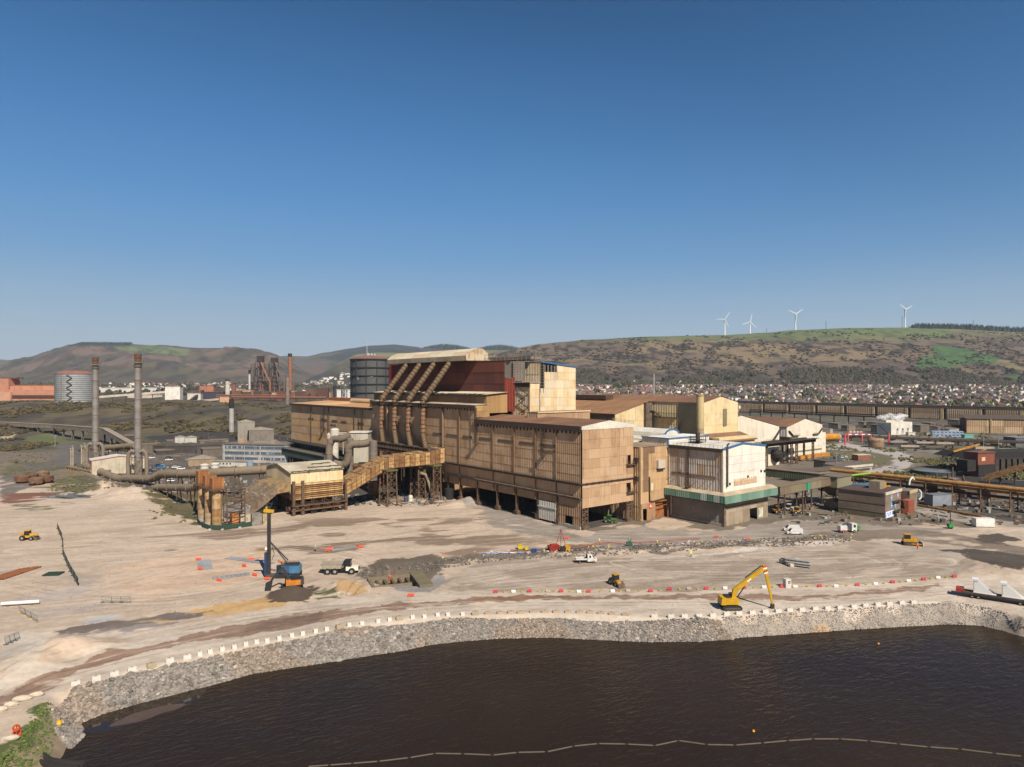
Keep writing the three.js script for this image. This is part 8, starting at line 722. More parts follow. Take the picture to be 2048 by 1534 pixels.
// ---- people in working clothes
{ const { MarchingCubes } = await import('three/addons/objects/MarchingCubes.js');
  const J = { hip: [0, 0.95, 0], chest: [0, 1.35, 0.01], neck: [0, 1.5, 0], head: [0, 1.63, 0.02], sl: [-0.19, 1.42, 0], sr: [0.19, 1.42, 0], el: [-0.26, 1.14, 0.03], er: [0.25, 1.14, -0.02], hl: [-0.24, 0.9, 0.14], hr: [0.27, 0.88, 0.06], kl: [-0.11, 0.5, 0.05], kr: [0.12, 0.5, -0.04], al: [-0.12, 0.08, 0.02], ar: [0.13, 0.08, -0.1], tl: [-0.14, 0.04, 0.17], tr: [0.15, 0.04, 0.05] };
  const bones = [['hip', 'chest', 0.15, 0.16], ['chest', 'neck', 0.12, 0.06], ['neck', 'head', 0.06, 0.1], ['head', 'head', 0.11, 0.11], ['sl', 'sr', 0.08, 0.08], ['sl', 'el', 0.075, 0.055], ['el', 'hl', 0.052, 0.04], ['sr', 'er', 0.075, 0.055], ['er', 'hr', 0.052, 0.04], ['hip', 'kl', 0.11, 0.075], ['kl', 'al', 0.072, 0.05], ['al', 'tl', 0.055, 0.045], ['hip', 'kr', 0.11, 0.075], ['kr', 'ar', 0.072, 0.05], ['ar', 'tr', 0.055, 0.045]];
  const dist = (q, fat = 0, only) => { let s = 0; for (const [a, b, r0, r1] of bones) { if (only && !only.includes(a + b)) continue; const A = J[a], B = J[b], d = sub(B, A), L = d[0] ** 2 + d[1] ** 2 + d[2] ** 2, t = L ? clamp(((q[0] - A[0]) * d[0] + (q[1] - A[1]) * d[1] + (q[2] - A[2]) * d[2]) / L) : 0, e = len(sub(q, add(A, d, t))) - mix(r0, r1, t) - fat; s += Math.exp(-e * 38); } return -Math.log(Math.max(s, 1e-30)) / 38; };
  const march = (fat, only) => { const n = 52, mc = new MarchingCubes(n, new THREE.MeshStandardMaterial(), false, false, 60000), S = 0.95; for (let z = 0; z < n; z++) for (let y = 0; y < n; y++) for (let x = 0; x < n; x++) { const q = [(x - n / 2) / (n / 2) * S, (y - n / 2) / (n / 2) * S + 0.9, (z - n / 2) / (n / 2) * S]; mc.field[z * n * n + y * n + x] = -dist(q, fat, only); } mc.isolation = 0; mc.update(); const c = mc.count, g = new THREE.BufferGeometry(), p = new Float32Array(c * 3); for (let i = 0; i < c; i++) { p[i * 3] = mc.positionArray[i * 3] * S; p[i * 3 + 1] = mc.positionArray[i * 3 + 1] * S + 0.9; p[i * 3 + 2] = mc.positionArray[i * 3 + 2] * S; } g.setAttribute('position', new THREE.BufferAttribute(p, 3)); g.setAttribute('normal', new THREE.BufferAttribute(new Float32Array(mc.normalArray.slice(0, c * 3)), 3)); return g; };
  const body = march(0), jacket = march(0.03, ['hipchest', 'slsr', 'slel', 'elhl', 'srer', 'erhr', 'chestneck']); { const p = body.attributes.position, c = []; for (let i = 0; i < p.count; i++) { const y = p.getY(i), k = y > 1.5 ? [0.5, 0.3, 0.22] : y > 0.86 ? [0.5, 0.3, 0.22] : y > 0.12 ? [0.03, 0.035, 0.06] : [0.02, 0.018, 0.016]; c.push(...k); } body.setAttribute('color', new THREE.Float32BufferAttribute(c, 3)); }
  const hands = geo(); for (const s of ['hl', 'hr']) { const o = J[s]; hands.box(o[0] - 0.03, o[0] + 0.03, o[1] - 0.1, o[1], o[2] - 0.02, o[2] + 0.03); for (let k = 0; k < 4; k++) hands.tube([o[0] - 0.03 + k * 0.02, o[1] - 0.09, o[2]], [o[0] - 0.03 + k * 0.02, o[1] - 0.16 - (k === 1 || k === 2 ? 0.015 : 0), o[2] + 0.03], 0.009, 5); hands.tube([o[0] + 0.03, o[1] - 0.03, o[2] + 0.02], [o[0] + 0.045, o[1] - 0.09, o[2] + 0.05], 0.01, 5); }
  const face = geo().box(-0.015, 0.015, 1.6, 1.64, 0.12, 0.15).box(-0.05, -0.025, 1.64, 1.655, 0.115, 0.13).box(0.025, 0.05, 1.64, 1.655, 0.115, 0.13).box(-0.03, 0.03, 1.555, 1.565, 0.11, 0.125), hat = geo().lathe(0, 0.02, [[0.17, 1.68], [0.13, 1.69], [0.12, 1.75], [0.07, 1.8], [0.01, 1.81]], 12);
  const who = [[1382, 1114, '#d9d93a', 0.4, 'person in yellow hi-vis jacket standing on the pale pad'], [1835, 1099, '#e06a22', -0.6, 'person in orange hi-vis beside the bulldozer'], [1314, 1092, '#d9d93a', 2, 'person in yellow hi-vis at the service trench'], [1199, 1088, '#e2d23a', 1, 'person in yellow hi-vis by the red barrier netting'], [532, 1106, '#e9e6da', 0.5, 'person in pale clothes behind the piling mast'], [631, 1103, '#8a8a80', 0.5, 'person in grey clothes alone on the open yard'], [632, 1068, '#d9d93a', 0.5, 'person in yellow hi-vis near the dust house foot']];
  for (const [u, v, col, turn, l] of who) { if (v === 1068) continue; const t = thing('person', l, 'person', gp(u, v), turn), q = t.position; q.y = groundH(q.x, q.z); part('body', body, new THREE.MeshStandardMaterial({ vertexColors: true, roughness: 0.9 }), t); part('jacket', jacket, M(col, null, 0.8), t); part('hard_hat', hat.make([0, 0, 0]), M('#f1efe8', null, 0.4), t); part('hands', hands.make([0, 0, 0]), M('#c08a6a', null, 0.7), t); part('face', face.make([0, 0, 0]), M('#6b4030', null, 0.8), t); } }
// ---- concrete blocks along the brink
{ const kinds = [['white cube shaped concrete block in the row along the stony bank', 0.85, 0.75, 0.8, '#ece5da'], ['long pale concrete block in the row along the basin brink', 1.4, 0.68, 0.75, '#e8e1d6'], ['stained dirty concrete block in the row along the stony bank', 1.5, 0.75, 0.9, '#b8a88c'], ['half buried tan concrete block in the row above the rocks', 1.5, 0.45, 0.9, '#c4ab90']], proto = [];
  BLOCK_PX.forEach(([u, v, k], i) => { const pos = gp(u, v + 2), n = BLOCK_PX[Math.min(i + 1, BLOCK_PX.length - 1)], m = BLOCK_PX[Math.max(0, i - 1)], a = gp(m[0], m[1]), b = gp(n[0], n[1]), turn = -Math.atan2(b.z - a.z, b.x - a.x) + rr(-0.08, 0.08); pos.y = Math.max(groundH(pos.x, pos.z), -0.35); if (proto[k]) { copy(proto[k], pos, turn, kinds[k][0]); return; } const [l, w, h, d, c] = kinds[k], t = proto[k] = thing('concrete_block', l, 'concrete block', pos, turn, 'concrete blocks along the basin brink'); part('block', geo().hexa([[-w / 2, -0.3, d / 2], [w / 2, -0.3, d / 2], [w / 2, -0.3, -d / 2], [-w / 2, -0.3, -d / 2], [-w / 2 + 0.05, h, d / 2 - 0.05], [w / 2 - 0.05, h, d / 2 - 0.05], [w / 2 - 0.05, h, -d / 2 + 0.05], [-w / 2 + 0.05, h, -d / 2 + 0.05]]), M(c, 'dustFine', 0.9), t); part('lifting_eye', geo().pipe([[-0.12, h - 0.02, 0], [-0.08, h + 0.12, 0], [0.08, h + 0.12, 0], [0.12, h - 0.02, 0]], 0.03, 5), STEELD, t); }); }
// ---- red and white water filled barriers, yellow weights
{ const list = [[991, 1183, 'r'], [1027, 1183, 'w'], [1059, 1182, 'r'], [1096, 1182, 't'], [1122, 1182, 'r'], [1158, 1183, 'w'], [1177, 1183, 'r'], [1225, 1182, 'w'], [1256, 1181, 't'], [1301, 1181.5, 'r'], [1339, 1178, 'r'], [1378, 1177, 't'], [1412.5, 1177, 'r'], [1450, 1176, 'w'], [1488, 1175.5, 'r'], [1528, 1174, 'w'], [1564, 1173, 'r'], [1590.5, 1173, 'w'], [1639, 1172, 'r'], [1672, 1172, 'w'], [1714.5, 1170, 'r'], [1751, 1167.5, 'w'], [1785, 1164, 'r'], [1817, 1161.5, 'w'], [1847, 1158, 'r'], [1876, 1155, 'w'], [1909, 1152.5, 'r'], [1965, 1146, 'r']], C = { r: ['#c63a3e', 'red plastic barrier in the line between pad and road'], w: ['#e9e5dd', 'white plastic barrier in the line between pad and road'], t: ['#b9aa92', 'dusty tan barrier in the line between pad and road'] }, pr = {};
  for (const [u, v, k] of list) { const pos = gp(u, v + 2); if (pr[k]) { copy(pr[k], pos, rr(-0.2, 0.2), C[k][1]); continue; } const t = pr[k] = thing('plastic_barrier', C[k][1], 'barrier', pos, 0, 'plastic barriers along the pad'); part('body', geo().hexa([[-0.55, 0, 0.25], [0.55, 0, 0.25], [0.55, 0, -0.25], [-0.55, 0, -0.25], [-0.5, 0.65, 0.1], [0.5, 0.65, 0.1], [0.5, 0.65, -0.1], [-0.5, 0.65, -0.1]]), M(C[k][0], 'dustFine', 0.5), t); part('foot', geo().box(-0.45, -0.15, 0, 0.2, -0.35, 0.35).box(0.15, 0.45, 0, 0.2, -0.35, 0.35), M(C[k][0], 'dustFine', 0.5), t); }
  let y0 = null; for (let i = 0; i + 1 < list.length; i++) { const pos = gp((list[i][0] + list[i + 1][0]) / 2, (list[i][1] + list[i + 1][1]) / 2 + 1.5); if (y0) { copy(y0, pos, rr(0, 3)); continue; } y0 = thing('yellow_weight', 'small yellow weight lying between two plastic barriers', 'marker weight', pos, 0, 'yellow weights between the barriers'); part('pad', geo().lathe(0, 0, [[0.34, 0], [0.34, 0.2], [0.12, 0.24]], 10), M('#c9b24a', 'dustFine', 0.7), y0); part('handle', geo().pipe([[-0.12, 0.2, 0], [-0.1, 0.42, 0], [0.1, 0.42, 0], [0.12, 0.2, 0]], 0.04, 5), M('#c9b24a', null), y0); }
  let o0 = null; for (const [u, v, l] of [[502.5, 1121, 'orange barrier behind the piling mast'], [488, 1134, 'orange barrier left of the piling mast'], [509, 1152, 'orange barrier at the foot of the piling mast'], [534, 1160, 'orange barrier lying flat before the rig'], [655, 1103, 'orange barrier group on the open yard'], [662, 1099, 'orange barrier on the open yard, rear of its pair'], [715, 1094, 'orange barrier at the far end of the grey plates'], [722, 1096, 'orange barrier closing the far end of the grey plates'], [397, 1121, 'orange barrier at the head of the grey plates'], [400, 1140, 'orange barrier at the foot of the grey plates'], [438, 1163, 'orange barrier beside the lower grey plates'], [1133, 1078, 'orange barrier near the red tripod'], [1432, 1076, 'orange barrier near the trench hump'], [1496, 1080, 'orange barrier at the end of the trench hump'], [34, 1470, 'orange barrier on the left bank above the grass'], [822, 1193, 'orange barrier beside the sunken foundation']]) { const pos = gp(u, v); pos.y = groundH(pos.x, pos.z); if (o0) { copy(o0, pos, rr(-0.6, 0.6), l); continue; } o0 = thing('orange_barrier', l, 'barrier', pos, 0.2, 'orange barriers'); part('panel', geo().box(-0.75, 0.75, 0.2, 0.75, -0.04, 0.04), M('#e2593a', null, 0.5), o0); part('foot', geo().box(-0.65, -0.5, 0, 0.25, -0.25, 0.25), M('#e2593a', null, 0.5), o0); part('foot', geo().box(0.5, 0.65, 0, 0.25, -0.25, 0.25), M('#e2593a', null, 0.5), o0); }
  const plate = (l, px, n) => { const q = gp(...px[0]), t = thing('trench_plates', l, 'steel plates', q); const a = px.map(([u, v]) => { const g = gp(u, v); return [g.x - q.x, groundH(g.x, g.z) + 0.14, g.z - q.z]; }); for (let k = 0; k < n; k++) { const x = lerp3(a[0], a[1], k / n), y = lerp3(a[0], a[1], (k + 0.94) / n); part('plate', geo().bar(x, y, px[2] || 2.4, 0.12), M('#a9a9ab', 'dust', 0.6), t); } }; plate('grey steel plates between two orange barriers at the left', [[404, 1121], [406, 1139]], 5); plate('second strip of grey plates beside the first', [[413, 1121], [416, 1139]], 5); plate('long grey plate strip towards the piling mast', [[455, 1116], [545, 1128]], 9); plate('lower grey plate strip behind the orange barrier', [[425, 1158], [500, 1148]], 8); plate('grey plate strip across the open yard', [[662, 1101], [716, 1093]], 6); }
{ // beams, cabin, mats, pipes, fence
  const q = gp(1585, 1130), BM = M('#b3b0aa', 'dust'), list = [[0, -0.6, 0.5], [0.5, 0.5, 0.5], [0.9, 1.6, 0.5], [0.2, 0, 1.2], [0.8, 1.1, 1.2]]; for (const [i, [x, z, y]] of list.entries()) { const c = q.clone().add(new THREE.Vector3(x, y - 0.1, z * 1.1)); const t = thing('concrete_beam', ['lowest front grey beam in the small stack', 'lowest middle grey beam in the small stack', 'lowest rear grey beam in the small stack', 'upper front grey beam in the small stack', 'upper rear grey beam in the small stack'][i], 'beam', c, -0.55, 'grey beams stacked on the pad'); part('web', geo().box(-3.2, 3.2, 0, 0.55, -0.16, 0.16), BM, t); part('flange', geo().box(-3.2, 3.2, 0.55, 0.65, -0.42, 0.42).box(-3.2, 3.2, -0.08, 0, -0.42, 0.42), BM, t); } for (const [i, u, v] of [[0, 1564, 1126], [1, 1582, 1133], [2, 1611, 1131], [3, 1593, 1122]]) { const t = thing('bearer_block', ['concrete block left of the beam stack', 'concrete block in front of the beam stack', 'concrete block right of the beam stack', 'concrete block under the rear end of the beams'][i], 'concrete block', gp(u, v), 0.3, 'blocks round the beam stack'); part('block', geo().box(-0.6, 0.6, 0, 0.8, -0.5, 0.5), M('#cfc6b6', 'dustFine'), t); }
  { const t = thing('site_kiosk', 'small white site kiosk with dark square window at the barrier line', 'kiosk', gp(1574, 1175), 0.25); part('body', geo().box(-0.75, 0.75, 0, 2.2, -0.6, 0.6), M('#d6d2c9', 'dust'), t); const w = part('window', geo().box(-0.1, 0.5, 1.1, 1.75, 0.6, 0.63), BLACK, t); part('frame', geo().box(0.17, 0.23, 1.1, 1.75, 0.63, 0.66).box(-0.1, 0.5, 1.4, 1.46, 0.63, 0.66), M('#cfcbc2', null), w); }
  { let p0 = null; for (let k = 0; k < 18; k++) { const a = gp(1 + k * 2.7, 1152 - k * 0.35); a.y = 0.22; const dx = rr(-0.5, 0.5); if (p0) { copy(p0, a, -0.15 + rr(-0.03, 0.03)).position.z += dx; continue; } p0 = thing('steel_tube', 'rust brown steel tube in the pile at the left edge', 'steel tube', a, -0.15, 'rusty tubes at the left edge'); part('tube', geo().tube([0, 0, 6], [0, 0, -6], 0.2, 8, 0.2, false), M('#95603c', 'rust'), p0); part('bore', geo().tube([0, 0, 6], [0, 0, -6], 0.17, 8, 0.17, false), M('#4b3122', 'rust'), p0); } }
  { const m = solo('rubber_mat', geo().box(-2, 2, 0.05, 0.35, -1.6, 1.6).box(-1.9, 1.9, 0.35, 0.4, -1.5, 1.5), M('#27402f', 'dust'), 'dark green mat lying on the left yard', 'mat', gp(107, 1149), 0.12); }
  { const t = thing('white_pipe', 'fat white pipe lying on bearers at the left', 'pipe', gp(41, 1210), 0.22); part('pipe', geo().tube([-3.8, 0.55, 0], [3.8, 0.55, 0], 0.4, 12), M('#e6e2da', null, 0.5), t); part('bearer', geo().box(-2.6, -2.2, 0, 0.2, -0.5, 0.5).box(2.2, 2.6, 0, 0.2, -0.5, 0.5), M('#6f5b46', null), t); }
  { const px = [[114.4, 1057], [119, 1068], [124, 1079], [124.6, 1093], [125, 1108], [130, 1120], [135, 1132], [140, 1143], [145, 1152], [151, 1163], [156.5, 1173]], q0 = gp(...px[5]), t = thing('site_fence', 'green mesh site fence dividing the left yard', 'fence', q0); const w = px.map(([u, v]) => { const g = gp(u, v); return [g.x - q0.x, groundH(g.x, g.z), g.z - q0.z]; }); for (let i = 0; i + 1 < w.length; i++) { part('mesh_panel', geo().bar(add(w[i], [0, 1, 0]), add(w[i + 1], [0, 1, 0]), 0.05, 1.9), M('#33503f', 'dust', 0.9), t); part('post', geo().bar(w[i], add(w[i], [0, 2.1, 0]), 0.09), M('#8c8f8c', null), t); part('foot', geo().box(w[i][0] - 0.4, w[i][0] + 0.4, w[i][1], w[i][1] + 0.15, w[i][2] - 0.15, w[i][2] + 0.15), BLK, t); } }
  for (const [i, a, b] of [[0, [205, 1205], [262, 1206]], [1, [40, 1225], [76, 1245]], [2, [12, 1290], [40, 1278]]]) { const A = gp(...a), B = gp(...b), t = thing('fallen_fence', ['grey mesh fence panels fallen over in the middle of the left yard', 'grey mesh fence on yellow feet above the pale heap', 'fallen grey mesh fence at the left frame edge'][i], 'fence', A); const R = [B.x - A.x, 0, B.z - A.z]; for (let k = 0; k < 3; k++) { const x = lerp3([0, 0, 0], R, k / 3), y = lerp3([0, 0, 0], R, (k + 1) / 3), g = geo(); g.bar(add(x, [0, 0.1, 0]), add(y, [0, 0.1, 0]), 0.07).bar(add(x, [0, 1.6, 0.4]), add(y, [0, 1.6, 0.4]), 0.07).bar(add(x, [0, 0.1, 0]), add(x, [0, 1.6, 0.4]), 0.07).bar(add(y, [0, 0.1, 0]), add(y, [0, 1.6, 0.4]), 0.07); for (let j = 1; j < 6; j++) { const f = lerp3(x, y, j / 6); g.bar(add(f, [0, 0.1, 0]), add(f, [0, 1.6, 0.4]), 0.03); } part('mesh_panel', g, M('#7d8480', null), t); part('foot', geo().box(x[0] - 0.4, x[0] + 0.4, 0, 0.15, x[2] - 0.2, x[2] + 0.2), M(i === 1 ? '#d4ac3a' : '#5c5a56', null), t); } }
  { const t = thing('red_tripod', 'tall red tripod frame over a pump pit', 'tripod', gp(1121, 1101)); for (const [x, z] of [[-1.9, 0.6], [2, 0.6], [0.2, -1.8]]) part('leg', geo().bar([x, 0, z], [0.1, 6.4, 0], 0.13), PAINT('#a8362c'), t); part('brace', geo().bar([-1, 3, 0.3], [1, 3, 0.3], 0.1), PAINT('#a8362c'), t); }
  solo('red_skip', geo().hexa([[-1.3, 0, 0.8], [1.3, 0, 0.8], [1.3, 0, -0.8], [-1.3, 0, -0.8], [-1.7, 1.5, 1], [1.7, 1.5, 1], [1.7, 1.5, -1], [-1.7, 1.5, -1]]).box(-1.75, 1.75, 1.5, 1.6, -1.05, 1.05).box(-1, 0.8, 1.6, 2, -0.5, 0.5), PAINT('#a33329'), 'dark red skip at the foot of the red tripod', 'skip', gp(1107, 1101), 0.3); solo('yellow_compressor', geo().box(-0.9, 0.9, 0.5, 1.6, -0.6, 0.6).box(-0.7, 0.2, 1.6, 1.9, -0.4, 0.4).tube([-0.5, 0.35, -0.7], [-0.5, 0.35, 0.7], 0.35, 10).tube([0.5, 0.35, -0.7], [0.5, 0.35, 0.7], 0.35, 10), YEL, 'yellow compressor right of the red tripod', 'compressor', gp(1134, 1102), 0.2); solo('black_pump', geo().box(-0.8, 0.8, 0.3, 1.5, -0.6, 0.6).tube([-0.9, 0.9, 0], [0.9, 0.9, 0], 0.5, 10), BLK, 'black pump set under the red tripod', 'pump', gp(1126, 1103));
  for (const [i, u, v, s] of [[0, 1040, 1098, 1], [1, 1053, 1100, 0.75]]) solo('yellow_box', geo().box(-0.65 * s, 0.65 * s, 0.1, 1.3 * s, -0.6 * s, 0.6 * s).box(-0.7 * s, 0.7 * s, 1.3 * s, 1.38 * s, -0.65 * s, 0.65 * s).box(-0.5 * s, 0.5 * s, 0, 0.1, -0.5 * s, 0.5 * s), PAINT('#e0c21c'), ['larger yellow box among the service clutter', 'smaller yellow box right of the larger one'][i], 'box', gp(u, v), 0.1, 'yellow boxes by the trench'); for (const [i, u] of [[0, 1066], [1, 1072]]) solo('blue_drum', geo().lathe(0, 0, [[0.4, 0], [0.4, 0.5], [0.43, 0.55], [0.4, 0.6], [0.4, 1.1], [0.1, 1.12]], 12), PAINT('#2450a0'), ['left blue drum beside the trench', 'right blue drum beside the trench'][i], 'drum', gp(u, 1105), 0, 'blue drums by the trench');
  { const t = thing('hose_bundle', 'bundle of blue and white hoses laid along the trench', 'hoses', gp(1000, 1108)); for (let k = 0; k < 7; k++) part('hose', geo().pipe([[-5 + k, 0.15, -k * 0.4], [-1 + k * 1.4, 0.18, 0.3 - k * 0.3], [3 + k * 1.5, 0.15, -0.5 - k * 0.3]], 0.11, 6), M(['#3a5fae', '#e6e2da', '#3a5fae', '#8c8f92', '#e6e2da', '#c24a3a', '#8c8f92'][k], null, 0.6), t); }
  { const t = thing('red_netting', 'red safety netting strung along the service trench', 'netting', gp(1200, 1094)); const pts = [[1140, 1098], [1165, 1096], [1190, 1091], [1215, 1088], [1240, 1090], [1290, 1087], [1340, 1084], [1400, 1080]].map(([u, v]) => { const g = gp(u, v); return [g.x - t.position.x, groundH(g.x, g.z), g.z - t.position.z]; }); for (let i = 0; i + 1 < pts.length; i++) { part('net', geo().bar(add(pts[i], [0, 0.5, 0]), add(pts[i + 1], [0, 0.5, 0]), 0.03, 0.32), M('#a8604f', 'dustFine', 0.9), t); part('stake', geo().bar(pts[i], add(pts[i], [0, 1.1, 0]), 0.06), M('#8c6a4a', null), t); } }
  solo('pump_unit', geo().box(-0.9, 0.9, 0.2, 1.3, -0.5, 0.5).bar([0, 1.3, 0], [-0.5, 2.3, 0], 0.2).bar([0, 1.3, 0], [0.6, 2.2, 0], 0.2).tube([-0.6, 0.3, -0.6], [-0.6, 0.3, 0.6], 0.3, 8).tube([0.6, 0.3, -0.6], [0.6, 0.3, 0.6], 0.3, 8), M('#2f5a48', null, 0.6), 'dark green pump unit on the service strip', 'pump', gp(1259, 1092));
  { const qd = [[821, 1002, '#e9e5dc', 'white drum with blue base near the gallery trestle'], [812, 1004, '#4f565c', 'grey drum lying beside the white one']]; for (const [i, [u, v, c, l]] of qd.entries()) solo('supply_drum', geo().lathe(0, 0, [[0.9, 0], [0.9, 1.2], [0.95, 1.25], [0.95, 1.6], [0.8, 2.4], [0.6, 2.6]], 12), M(c, 'dustFine'), l, 'drum', gp(u, v)); }
  { const t = thing('sunken_foundation', 'sunken concrete foundation frame half dug out of the ground', 'foundation', gp(810, 1160), 0.35), FM = M('#8a7c66', 'dustFine'); part('wall', geo().box(-9, 3, -1.4, 0.5, -4, -3.2), FM, t); part('wall', geo().box(-9, -8.2, -1.4, 0.4, -4, 4), FM, t); part('wall', geo().box(-9, 1, -1.4, 0.3, 3.4, 4), FM, t); part('slab', geo().box(2, 5.4, -1.4, 0.7, -4.4, 8), M('#7d7358', 'dustFine'), t); for (let k = 0; k < 5; k++) part('crossbeam', geo().box(-7 + k * 1.9, -6.4 + k * 1.9, -1, -0.2, -3.2, 3.4), M('#6c6048', 'dustFine'), t); { const g = geo(); for (let k = 0; k < 26; k++) g.bar([-8.8 + k * 0.45, 0.3, 3.7], [-8.8 + k * 0.45, 1.1, 3.75], 0.05); part('rebar', g, M('#6b5140', 'rust'), t); } solo('life_ring_post', geo().bar([0, 0, 0], [0, 1.6, 0], 0.1).lathe(0, 0, [[0.35, 1.3], [0.42, 1.6], [0.35, 1.9], [0.2, 1.6], [0.35, 1.3]], 12), PAINT('#e2622a'), 'orange life ring post beside the sunken foundation', 'life ring', gp(780, 1166)); }
  for (const [i, u, v, w] of [[0, 23, 1480, 2.2], [1, 45, 1400, 2.6], [2, 22, 1412, 2], [3, 72, 1392, 2.2], [4, 2, 1422, 2]]) { const g = gp(u, v); g.y = groundH(g.x, g.z); solo('pale_boulder', (() => { const s = new THREE.IcosahedronGeometry(0.5, 1), p = s.attributes.position; for (let k = 0; k < p.count; k++) { const x = p.getX(k), y = p.getY(k), z = p.getZ(k), n = 0.85 + 0.4 * noise(x * 3 + i * 7, y * 3 + z * 3); p.setXYZ(k, x * n * w, y * n * 0.9 + 0.25, z * n * w * 0.5); } s.computeVertexNormals(); return s; })(), M('#cfc0ac', 'dustFine'), ['pale flat boulder on the left bank by an orange ring', 'long pale boulder beside the damp road', 'pale boulder second from the frame edge', 'pale boulder at the corner of the stone bank', 'pale boulder at the frame edge'][i], 'boulder', g, 0.3, 'pale boulders at the left'); }
  solo('life_ring', (() => { const g = geo().bar([0, 0, 0], [0, 1.5, 0], 0.12); for (let k = 0; k < 10; k++) { const a = k / 10 * 6.283, b = (k + 1) / 10 * 6.283; g.bar([Math.cos(a) * 0.4, 1.3 + Math.sin(a) * 0.4, 0.1], [Math.cos(b) * 0.4, 1.3 + Math.sin(b) * 0.4, 0.1], 0.2); } return g; })(), PAINT('#e2571f'), 'orange life ring on a post at the left bank', 'life ring', (() => { const g = gp(33, 1474); g.y = groundH(g.x, g.z); return g; })(), 0.3); for (const [i, u, v, h] of [[0, 118, 1453, -2], [1, 76, 1510, -2.6]]) solo('yellow_float', geo().lathe(0, 0, [[0.02, 0], [0.4, 0.2], [0.45, 0.5], [0.3, 0.8], [0.1, 0.95], [0.12, 1.1]], 10), PAINT('#e8b400'), ['yellow float stranded on the bare bank', 'yellow float beside the beached net'][i], 'float', gp(u, v, h)); solo('beached_net', (() => { const g = geo(); g.pipe([[-4, 0.2, -3.4], [-1.5, 0.3, -1.2], [1, 0.1, 0.3], [4, 0, 0.9], [6.5, 0, 1.1]], 0.55, 8); g.pipe([[-3, 0.3, -1.6], [-0.5, 0.2, 0.4], [2.5, 0.1, 1.8], [6, 0, 1.8]], 0.4, 8); return g; })(), M('#2e2925', 'dustFine', 1), 'dark folded net dragged up at the lower left shore', 'net', gp(88, 1522, -2.9)); solo('blue_tarp', (() => { const s = new THREE.IcosahedronGeometry(1, 2), p = s.attributes.position; for (let k = 0; k < p.count; k++) { const x = p.getX(k), y = p.getY(k), z = p.getZ(k), n = 0.8 + 0.5 * noise(x * 4, z * 4 + y * 3); p.setXYZ(k, x * n * 1.1, Math.max(0, y * n * 0.5), z * n * 0.8); } s.computeVertexNormals(); return s; })(), M('#6f9db3', 'dustFine'), 'crumpled blue tarpaulin at the lower left shore', 'tarpaulin', gp(66, 1507, -2.4)); }
{ // floating boom and buoys
  const px = [[616, 1534], [660, 1531], [706, 1527.5], [758, 1523.5], [820, 1516], [870, 1507.7], [927, 1508.5], [986, 1511], [1036, 1505.7], [1094, 1504.4], [1148, 1493], [1197, 1488], [1255, 1489], [1310, 1492], [1357, 1482], [1414, 1490], [1471, 1491], [1526, 1486.6], [1576, 1482], [1627, 1478.7], [1681, 1478.7], [1739, 1482.7], [1798, 1489], [1859, 1495], [1921, 1499], [1990, 1507.7], [2046, 1513.6], [2110, 1520]], q = gp(...px[12], WL), t = thing('floating_boom', 'segmented pale floating boom across the basin', 'floating boom', q), w = px.map(([u, v]) => { const g = gp(u, v, WL); return [g.x - q.x, 0.06, g.z - q.z]; }); for (let i = 0; i + 1 < w.length; i++) { part('float_segment', geo().tube(lerp3(w[i], w[i + 1], 0.03), lerp3(w[i], w[i + 1], 0.92), 0.11, 8), M('#665c50', 'dustFine', 0.8), t); part('link', geo().bar(lerp3(w[i], w[i + 1], 0.92), lerp3(w[i], w[i + 1], 1.03), 0.08), BLK, t); }
  for (const [i, u, v] of [[0, 1757, 1288], [1, 1507, 1463]]) solo('marker_buoy', geo().lathe(0, 0, [[0.02, -0.2], [0.2, -0.1], [0.23, 0.08], [0.14, 0.24], [0.03, 0.3]], 12), PAINT('#e8a800'), ['yellow buoy floating near the far bank', 'yellow buoy floating near the boom'][i], 'buoy', gp(u, v, WL), 0, 'buoys'); }

